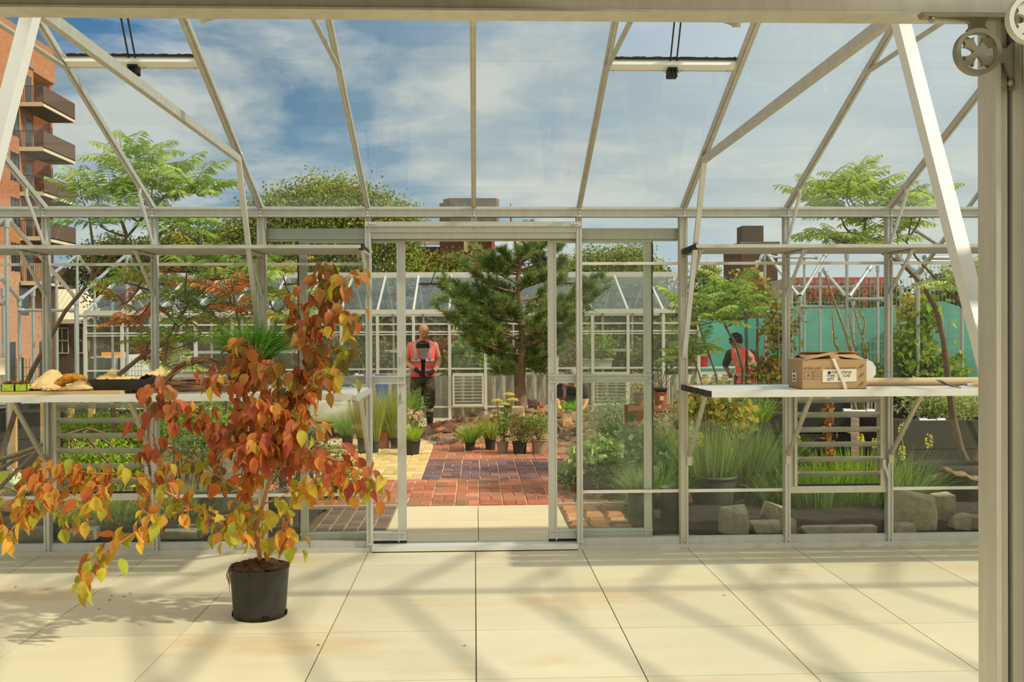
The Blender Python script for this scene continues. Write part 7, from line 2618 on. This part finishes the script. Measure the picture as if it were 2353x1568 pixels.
def head(mb, T, c, tilt, turn=0.0, r=1.0):
    """skull, jaw, nose, brows, ears on an axis tipped forward by tilt"""
    ct, st = math.cos(tilt), math.sin(tilt)
    cz, sz = math.cos(turn), math.sin(turn)

    def Q(x, y, z):
        y, z = y * ct + z * -st * 1.0, y * st + z * ct
        x, y = x * cz - y * sz, x * sz + y * cz
        return T(c[0] + x * r, c[1] + y * r, c[2] + z * r)

    ax = lambda v: _n(Q(*v) - Q(0, 0, 0))
    A3 = np.stack([ax((1, 0, 0)), ax((0, 1, 0)), ax((0, 0, 1))], 1)
    mb.ball(Q(0, 0.012, 0.035), (0.080 * r, 0.098 * r, 0.084 * r), 18, 12, None, A3)
    mb.ball(Q(0, -0.020, -0.030), (0.070 * r, 0.074 * r, 0.084 * r), 16, 10, None, A3)
    mb.ball(Q(0, -0.055, -0.085), (0.042 * r, 0.032 * r, 0.028 * r), 12, 8, None, A3)
    mb.ball(Q(0, -0.096, -0.012), (0.012 * r, 0.020 * r, 0.026 * r), 10, 8, None, A3)
    mb.ball(Q(0, -0.106, -0.028), (0.015 * r, 0.012 * r, 0.010 * r), 10, 8, None, A3)
    for s in (-1, 1):
        mb.ball(Q(s * 0.030, -0.080, 0.022), (0.024 * r, 0.012 * r, 0.008 * r), 10, 6, None, A3)
        mb.ball(Q(s * 0.036, -0.066, -0.030), (0.022 * r, 0.018 * r, 0.020 * r), 10, 6, None, A3)
        mb.ball(Q(s * 0.080, 0.012, -0.008), (0.010 * r, 0.018 * r, 0.030 * r), 10, 8, None, A3)
    mb.ball(Q(0, -0.084, -0.058), (0.024 * r, 0.012 * r, 0.007 * r), 10, 6, None, A3)
    mb.ball(Q(0, -0.082, -0.068), (0.020 * r, 0.012 * r, 0.007 * r), 10, 6, None, A3)
    return Q, A3


def face_parts(Q, A3, parent, r=1.0, brow=None):
    ey = MB()
    for s in (-1, 1):
        ey.ball(Q(s * 0.031, -0.080, 0.004), (0.010 * r, 0.005 * r, 0.0035 * r), 10, 6, None, A3)
    put('eye', ey, pm('eye_dark', S(40, 30, 24), 0.3), parent)
    if brow:
        b = MB()
        for s in (-1, 1):
            b.ball(Q(s * 0.031, -0.089, 0.024), (0.020 * r, 0.006 * r, 0.004 * r), 10, 6, None, A3)
        put('eyebrow', b, brow, parent)
    put('mouth', MB().ball(Q(0, -0.0935, -0.063), (0.022 * r, 0.004 * r, 0.0035 * r), 10, 6, None, A3), pm('lip', S(150, 84, 72), 0.6), parent)


def shell(T, rows, a0, a1, n=36, thick=0.008):
    """open garment round the torso: rows (cx, cy, z, rx, ry, gap half-angle at front); the front is -y"""
    V, W = [], []
    for cx, cy, z, rx, ry, gap in rows:
        aa = np.linspace(-math.pi / 2 + gap, 1.5 * math.pi - gap, n)
        for a in aa:
            V.append(T(cx + rx * math.cos(a), cy + ry * math.sin(a), z))
            W.append(T(cx + (rx - thick) * math.cos(a), cy + (ry - thick) * math.sin(a), z))
    m = len(V)
    V = np.array(V + W)
    F = [(i * n + j, i * n + j + 1, (i + 1) * n + j + 1, (i + 1) * n + j) for i in range(len(rows) - 1) for j in range(n - 1)]
    G = [(m + a, m + d, m + c, m + b) for a, b, c, d in F]
    k = len(rows) - 1
    E = [(j, m + j, m + j + 1, j + 1) for j in range(n - 1)] + [(k * n + j + 1, m + k * n + j + 1, m + k * n + j, k * n + j) for j in range(n - 1)]
    E += [((i + 1) * n, m + (i + 1) * n, m + i * n, i * n) for i in range(k)] + [(i * n + n - 1, m + i * n + n - 1, m + (i + 1) * n + n - 1, (i + 1) * n + n - 1) for i in range(k)]
    return MB().add(V, F + G + E, None, True)


# --- standing man looking down at his gloved hands
mp = gp(974, 984)
MY = 16.35
man = thing('person', 'standing person with a shaved head, pink vest, camouflage shorts and black gloves, looking down', 'person', (at(972, 984, MY).x, MY, 0.0))
T = Rig(at(972, 984, MY).x, MY, 0.0, 0.10)
mb = MB()
torso(mb, T, [(0, .01, .80, .10, .08), (0, .01, .86, .155, .105), (0, .01, .95, .160, .110), (0, .0, 1.05, .150, .105), (0, .0, 1.16, .165, .112), (0, .0, 1.27, .180, .118), (0, .0, 1.36, .185, .108), (0, .005, 1.42, .165, .085), (0, .0, 1.455, .10, .07), (0, -.005, 1.48, .06, .06)])
chain(mb, T, [(0, 0, 1.42), (0, -.03, 1.50), (0.01, -.055, 1.56)], [.062, .056, .058])
Q, A3 = head(mb, T, (0.02, -.065, 1.607), 0.64, 0.10, 1.02)
SHL, SHR = (-.196, .0, 1.375), (.196, .0, 1.375)
chain(mb, T, [SHL, (-.265, .03, 1.14), (-.275, .02, 1.10)], [.060, .047, .044])
chain(mb, T, [(-.275, .02, 1.10), (-.175, -.16, 1.02), (-.09, -.235, .965)], [.044, .042, .029])
chain(mb, T, [SHR, (.262, .03, 1.14), (.265, .02, 1.10)], [.060, .047, .044])
chain(mb, T, [(.265, .02, 1.10), (.21, -.15, 1.00), (.125, -.245, .925)], [.044, .042, .029])
chain(mb, T, [(-.085, .01, .84), (-.11, -.01, .48), (-.125, .035, .30), (-.125, .045, .09)], [.105, .062, .056, .038])
chain(mb, T, [(.085, .01, .84), (.10, -.02, .48), (.115, .03, .30), (.115, .04, .09)], [.105, .062, .056, .038])
chain(mb, T, [(-.125, .04, .06), (-.145, -.10, .04)], [.042, .036])
chain(mb, T, [(.115, .04, .06), (.135, -.10, .04)], [.042, .036])
fuse(mb, 'body', SKIN, man, 0.009, 5)
face_parts(Q, A3, man, 1.02, pm('grey_brow', S(150, 120, 96), 0.8))
sh = MB()
torso(sh, T, [(0, .01, .90, .166, .116), (0, .0, 1.05, .160, .114), (0, .0, 1.16, .174, .120), (0, .0, 1.27, .188, .126), (0, .0, 1.36, .190, .114), (0, .005, 1.42, .150, .088), (0, .0, 1.45, .086, .074)], 24)
put('shirt', sh, SHIRT, man)
pr = MB()
for i in range(9):
    for j in range(7):
        if rng.uniform() < 0.97:
            x = -.085 + i * .021
            z = 1.318 - j * .026
            p = T(x, -.121 - .004 * math.cos(x * 12) + (0.006 if z > 1.3 else 0) * 1.0, z)
            pr.box(p, (.010, .012, .021), None, np.array(Matrix.Rotation(0.25 * ((i + j) % 2) - .1, 3, 'Y')))
put('shirt_print', pr, pm('white_print', S(226, 222, 210), 0.8), man)
vest = shell(T, [(0, .005, .86, .200, .150, .17), (0, .005, .95, .192, .146, .17), (0, .0, 1.05, .186, .142, .18), (0, .0, 1.16, .196, .146, .22), (0, .0, 1.27, .214, .150, .36), (0, .0, 1.36, .240, .140, .50), (0, .005, 1.415, .225, .116, .60), (0, .01, 1.445, .140, .098, .72), (0, .01, 1.47, .088, .085, .95)], 0, 0)
vo = put('vest', vest, VEST, man)
bd = [shell(T, [(0, .0, z0, rx + .003, ry + .003, g), (0, .0, z0 + .05, rx + .003, ry + .003, g)], 0, 0) for z0, rx, ry, g in ((1.10, .193, .146, .20), (.945, .193, .147, .17))]
for b in bd:
    put('reflective_band', b, BAND, vo)
for s in (-1, 1):
    P = [(s * .115, -.128, 1.15), (s * .125, -.126, 1.25), (s * .135, -.108, 1.35), (s * .13, -.078, 1.412), (s * .115, -.03, 1.452)]
    b = MB()
    for p, q in zip(P[:-1], P[1:]):
        p, q = np.array(p), np.array(q)
        b.prism([T(*(p + (-.025, 0, 0))), T(*(p + (.025, 0, 0))), T(*(q + (.025, 0, 0))), T(*(q + (-.025, 0, 0)))], T.R @ (0, -.010, .003), T.R @ (0, .012, 0))
    put('reflective_band', b, BAND, vo)
cam_m = pm('camouflage', S(66, 60, 44), 0.9, var=0.55, scale=12, stain=S(132, 118, 84), stain_amt=0.9, stain_scale=8)
sh = MB()
torso(sh, T, [(0, .01, .76, .178, .124), (0, .01, .84, .182, .130), (0, .01, .92, .172, .124), (0, .01, .945, .166, .118)], 20)
chain(sh, T, [(-.090, .01, .82), (-.108, .0, .62), (-.122, .0, .43)], [.112, .105, .100], 14)
chain(sh, T, [(.090, .01, .82), (.102, .0, .62), (.112, -.005, .42)], [.112, .105, .092], 14)
fuse(sh, 'shorts', cam_m, man, 0.010, 3)
for s, x in ((-1, -.125), (1, .115)):
    put('sock', chain(MB(), T, [(x, .042, .10), (x, .036, .27)], [.050, .064]), SHIRT, man)
    b = MB()
    chain(b, T, [(x, .055, .062), (x + s * .012, -.06, .052), (x + s * .02, -.145, .044)], [.054, .050, .040], 12)
    b.box(T(x + s * .01, -.045, .012), (.092, .26, .024), None, T.R)
    fuse(b, 'boot', pm('black_boot', S(26, 25, 24), 0.6, var=0.2, scale=20), man, 0.008, 2)
gl = MB()
chain(gl, T, [(-.125, -.205, .99), (-.08, -.24, .958)], [.037, .033])
hand(gl, T, (-.085, -.238, .962), (-.03, -.262, .90), (.55, .45, .25), (.7, -.3, .4), (.35, .5, -.6))
fuse(gl, 'glove', GLOVE, man, 0.0038, 2)
gl = MB()
chain(gl, T, [(.155, -.215, .955), (.12, -.248, .922)], [.037, .033])
hand(gl, T, (.122, -.246, .924), (.06, -.27, .872), (.3, .6, .45), (-.3, -.4, .7), (-.6, .5, -.35))
fuse(gl, 'glove', GLOVE, man, 0.0038, 2)
nk = MB().tube([T(.075 * math.sin(a), .0 - .108 * math.cos(a), 1.450 - .040 * (1 + math.cos(a)) / 2) for a in np.linspace(-2.4, 2.4, 20)], .006, 6)
put('necklace', nk, pm('bead_grey', S(150, 144, 136), 0.5), man)

# --- crouching person with a cap and a yellow glove
CY = 15.75
cx_, zb = at(1312, 900, CY).x, 0.20
cp = thing('person', 'crouching person in a grey cap, orange vest and yellow glove, planting on the mound', 'person', (cx_, CY, zb))
T = Rig(cx_, CY, zb, -0.05)
mb = MB()
torso(mb, T, [(0, .16, .14, .14, .11), (0, .14, .22, .165, .12), (0, .08, .32, .155, .115), (0, .0, .42, .165, .115), (.0, -.06, .50, .172, .10), (.0, -.075, .555, .12, .075)])
chain(mb, T, [(.01, -.07, .54), (.015, -.12, .60), (.02, -.14, .62)], [.055, .05, .055])
Q, A3 = head(mb, T, (.025, -.15, .665), 0.5, 0.0, 0.97)
chain(mb, T, [(-.185, -.06, .50), (-.235, -.12, .32), (-.215, -.20, .24), (-.185, -.30, .165)], [.058, .046, .040, .030])
chain(mb, T, [(.19, -.06, .50), (.235, -.10, .30), (.20, -.22, .22), (.14, -.32, .16)], [.058, .046, .040, .030])
chain(mb, T, [(-.10, .15, .16), (-.15, -.12, .24), (-.14, -.02, .06), (-.13, .18, .05)], [.085, .07, .058, .042])
chain(mb, T, [(.10, .15, .16), (.18, -.14, .26), (.20, .02, .06), (.19, .18, .05)], [.085, .07, .058, .042])
chain(mb, T, [(-.13, .18, .04), (-.13, .27, .035)], [.04, .034])
chain(mb, T, [(.19, .18, .04), (.19, .27, .035)], [.04, .034])
hand(mb, T, (.14, -.32, .16), (.10, -.38, .10), (.8, .3, .2), (-.7, -.3, .5), (-.2, .4, -.8), 0.92)
fuse(mb, 'body', pm('fair_skin', S(206, 150, 116), 0.55), cp, 0.010, 5)
face_parts(Q, A3, cp, 0.97, HAIRD)
sh = MB()
torso(sh, T, [(0, .15, .20, .172, .128), (0, .08, .32, .164, .124), (0, .0, .42, .174, .124), (.0, -.06, .50, .182, .110), (.0, -.07, .545, .10, .078)])
chain(sh, T, [(-.17, -.055, .50), (-.222, -.10, .36)], [.072, .066])
chain(sh, T, [(.175, -.055, .50), (.222, -.085, .36)], [.072, .066])
fuse(sh, 'shirt', pm('navy_shirt', S(44, 46, 56), 0.85), cp, 0.010, 3)
v = put('vest', shell(T, [(0, .155, .16, .186, .146, .30), (0, .08, .30, .180, .140, .34), (0, .0, .42, .190, .140, .42), (0, -.055, .50, .192, .124, .62), (0, -.07, .552, .118, .092, .95)], 0, 0), pm('orange_vest', S(250, 82, 66), 0.6), cp)
b = MB()
for p, q in (((-.105, -.062, .30), (-.105, -.128, .42)), ((-.105, -.128, .42), (-.10, -.155, .51))):
    p, q = np.array(p), np.array(q)
    b.prism([T(*(p + (-.024, 0, 0))), T(*(p + (.024, 0, 0))), T(*(q + (.024, 0, 0))), T(*(q + (-.024, 0, 0)))], T.R @ (0, -.012, 0), T.R @ (0, .010, 0))
put('reflective_band', b, BAND, v)
put('apron', MB().prism([T(-.10, -.16, .08), T(.12, -.16, .08), T(.11, -.13, .38), T(-.07, -.13, .38)], T.R @ (0, -.006, 0), T.R @ (0, .006, 0)), pm('black_apron', S(30, 30, 32), 0.85), cp)
sh = MB()
chain(sh, T, [(-.10, .14, .16), (-.15, -.12, .245), (-.145, .0, .07)], [.098, .084, .07])
chain(sh, T, [(.10, .14, .16), (.18, -.14, .262), (.205, .04, .07)], [.098, .084, .07])
torso(sh, T, [(0, .16, .10, .15, .12), (0, .15, .22, .172, .128)])
fuse(sh, 'trousers', pm('tan_trousers', S(166, 132, 88), 0.85), cp, 0.011, 3)
gl = MB()
chain(gl, T, [(-.20, -.245, .205), (-.185, -.30, .165)], [.040, .034])
hand(gl, T, (-.185, -.30, .165), (-.165, -.36, .09), (.8, .3, .1), (.6, -.5, .3), (.1, .3, -.9), 1.0)
fuse(gl, 'glove', pm('yellow_glove', S(214, 226, 50), 0.7), cp, 0.004, 2)
cap = MB()
cap.ball(Q(0, .012, .052), (.086, .104, .088), 18, 10, None, A3)
pk = [Q(.07 * math.sin(a) * 1.05, -.075 - .075 * math.cos(a), .062 - .012 * math.cos(a)) for a in np.linspace(-1.5, 1.5, 9)]
cap.prism(pk, (0, 0, 0), A3 @ (0, 0, .010))
put('cap', cap, pm('grey_cap', S(150, 150, 146), 0.85, var=0.3, scale=60), cp)
hr = MB()
for k in range(9):
    a = 0.6 + 0.25 * k
    hr.tube([Q(.075 * math.cos(a) + .0, .05 + .06 * math.sin(a), .0), Q(.085 * math.cos(a), .09, -.07), Q(.09 * math.cos(a) + .03, .05, -.14)], [.012, .014, .006], 6)
put('hair', hr, pm('auburn_hair', S(120, 70, 44), 0.8), cp)
t = thing('grass_clump', 'small bright green grass tuft being planted by the yellow glove', 'grass plant', tuple(at(1318, 945, 15.2)))
put('blades', grass(MB(), at(1318, 946, 15.2), 320, 0.20, 1.1, [(110, 180, 30), (136, 200, 44)], 0.007, 0.5, (-0.2, 0), 0.07), LEAF, t)

# --- bending worker seen from behind
BY = 16.0
wx = at(1706, 800, BY).x
wk = thing('person', 'bending person with dark hair in a coral vest, seen from behind by the tube frame', 'person', (wx, BY, 0.0))
T = Rig(wx, BY, 0.0, 0.0)
mb = MB()
torso(mb, T, [(.06, -.06, .80, .155, .12), (.06, -.07, .90, .165, .125), (.05, -.05, 1.02, .16, .12), (.02, .0, 1.14, .175, .12), (-.02, .05, 1.24, .18, .11), (-.04, .07, 1.30, .12, .08), (-.05, .08, 1.34, .06, .06)])
chain(mb, T, [(-.045, .075, 1.30), (-.06, .12, 1.36)], [.056, .055])
Q, A3 = head(mb, T, (-.065, .15, 1.385), 0.5, math.pi, 1.0)
chain(mb, T, [(-.20, .05, 1.22), (-.25, .12, 1.02), (-.16, .30, .92)], [.060, .046, .030])
chain(mb, T, [(.15, .05, 1.22), (.22, .12, 1.02), (.12, .30, .92)], [.060, .046, .030])
hand(mb, T, (-.16, .30, .92), (-.11, .36, .86), (1, 0, .2), (.6, .3, .5), (.1, -.2, -.9))
hand(mb, T, (.12, .30, .92), (.08, .36, .86), (1, 0, .2), (-.6, .3, .5), (.1, -.2, -.9))
chain(mb, T, [(-.03, -.05, .82), (-.05, .0, .46), (-.05, -.03, .08)], [.10, .06, .04])
chain(mb, T, [(.14, -.05, .82), (.15, .0, .46), (.16, -.03, .08)], [.10, .06, .04])
chain(mb, T, [(-.05, -.02, .05), (-.05, .12, .04)], [.042, .036])
chain(mb, T, [(.16, -.02, .05), (.16, .12, .04)], [.042, .036])
fuse(mb, 'body', pm('brown_skin', S(140, 92, 66), 0.55), wk, 0.010, 5)
face_parts(Q, A3, wk, 1.0, HAIRD)
hr = MB()
hr.ball(Q(0, .025, .055), (.090, .108, .094), 16, 10, None, A3)
n = 260
d = rdir(n, 0.3)
hr.leaves(np.array([Q(*(np.array((.085, .105, .09)) * q + (0, .025, .055))) for q in d]), np.array([A3 @ q for q in d]), rdir(n), .035, .018, (1, 1, 1))
put('hair', hr, HAIRD, wk)
vb = MB()
torso(vb, T, [(.07, -.07, .74, .205, .16), (.06, -.07, .86, .190, .15), (.055, -.055, 1.0, .182, .142), (.02, .0, 1.13, .192, .142), (-.02, .05, 1.235, .196, .13), (-.04, .07, 1.305, .13, .098)], 26)
for s, a in ((-1, (-.185, .05, 1.225)), (1, (.14, .05, 1.225))):
    pass
vv = put('vest', vb, pm('coral_vest', S(252, 92, 78), 0.6, var=0.06, scale=8), wk)
for z, cxk, cyk, rx, ry in ((1.03, .05, -.05, .188, .148), (.86, .06, -.07, .196, .156)):
    bm_ = MB()
    torso(bm_, T, [(cxk, cyk, z, rx, ry), (cxk - .006, cyk + .01, z + .05, rx, ry)], 26)
    put('reflective_band', bm_, BAND, vv)
for s in (-1, 1):
    P = [(.03 + s * .10, -.175, 1.05), (.0 + s * .10, -.125, 1.17), (-.03 + s * .09, -.06, 1.27)]
    bm_ = MB()
    for p, q in zip(P[:-1], P[1:]):
        p, q = np.array(p), np.array(q)
        bm_.prism([T(*(p + (-.025, 0, 0))), T(*(p + (.025, 0, 0))), T(*(q + (.025, 0, 0))), T(*(q + (-.025, 0, 0)))], T.R @ (0, -.014, .006), T.R @ (0, .012, 0))
    put('reflective_band', bm_, BAND, vv)
sl = MB()
chain(sl, T, [(-.19, .05, 1.22), (-.245, .11, 1.05)], [.070, .060])
chain(sl, T, [(.145, .05, 1.22), (.215, .11, 1.05)], [.070, .060])
put('sleeve', sl, SHIRT, wk)
tr_ = MB()
chain(tr_, T, [(-.03, -.05, .84), (-.05, .0, .46), (-.05, -.03, .10)], [.125, .085, .065])
chain(tr_, T, [(.14, -.05, .84), (.15, .0, .46), (.16, -.03, .10)], [.125, .085, .065])
torso(tr_, T, [(.06, -.06, .76, .17, .13), (.06, -.06, .90, .175, .135)])
fuse(tr_, 'trousers', pm('dark_trousers', S(54, 54, 58), 0.85), wk, 0.012, 3)
for x in (-.05, .16):
    b = MB()
    chain(b, T, [(x, -.03, .06), (x, .13, .045)], [.055, .042])
    b.box(T(x, .04, .012), (.09, .27, .024))
    fuse(b, 'boot', pm('black_boot'), wk, 0.009, 2)
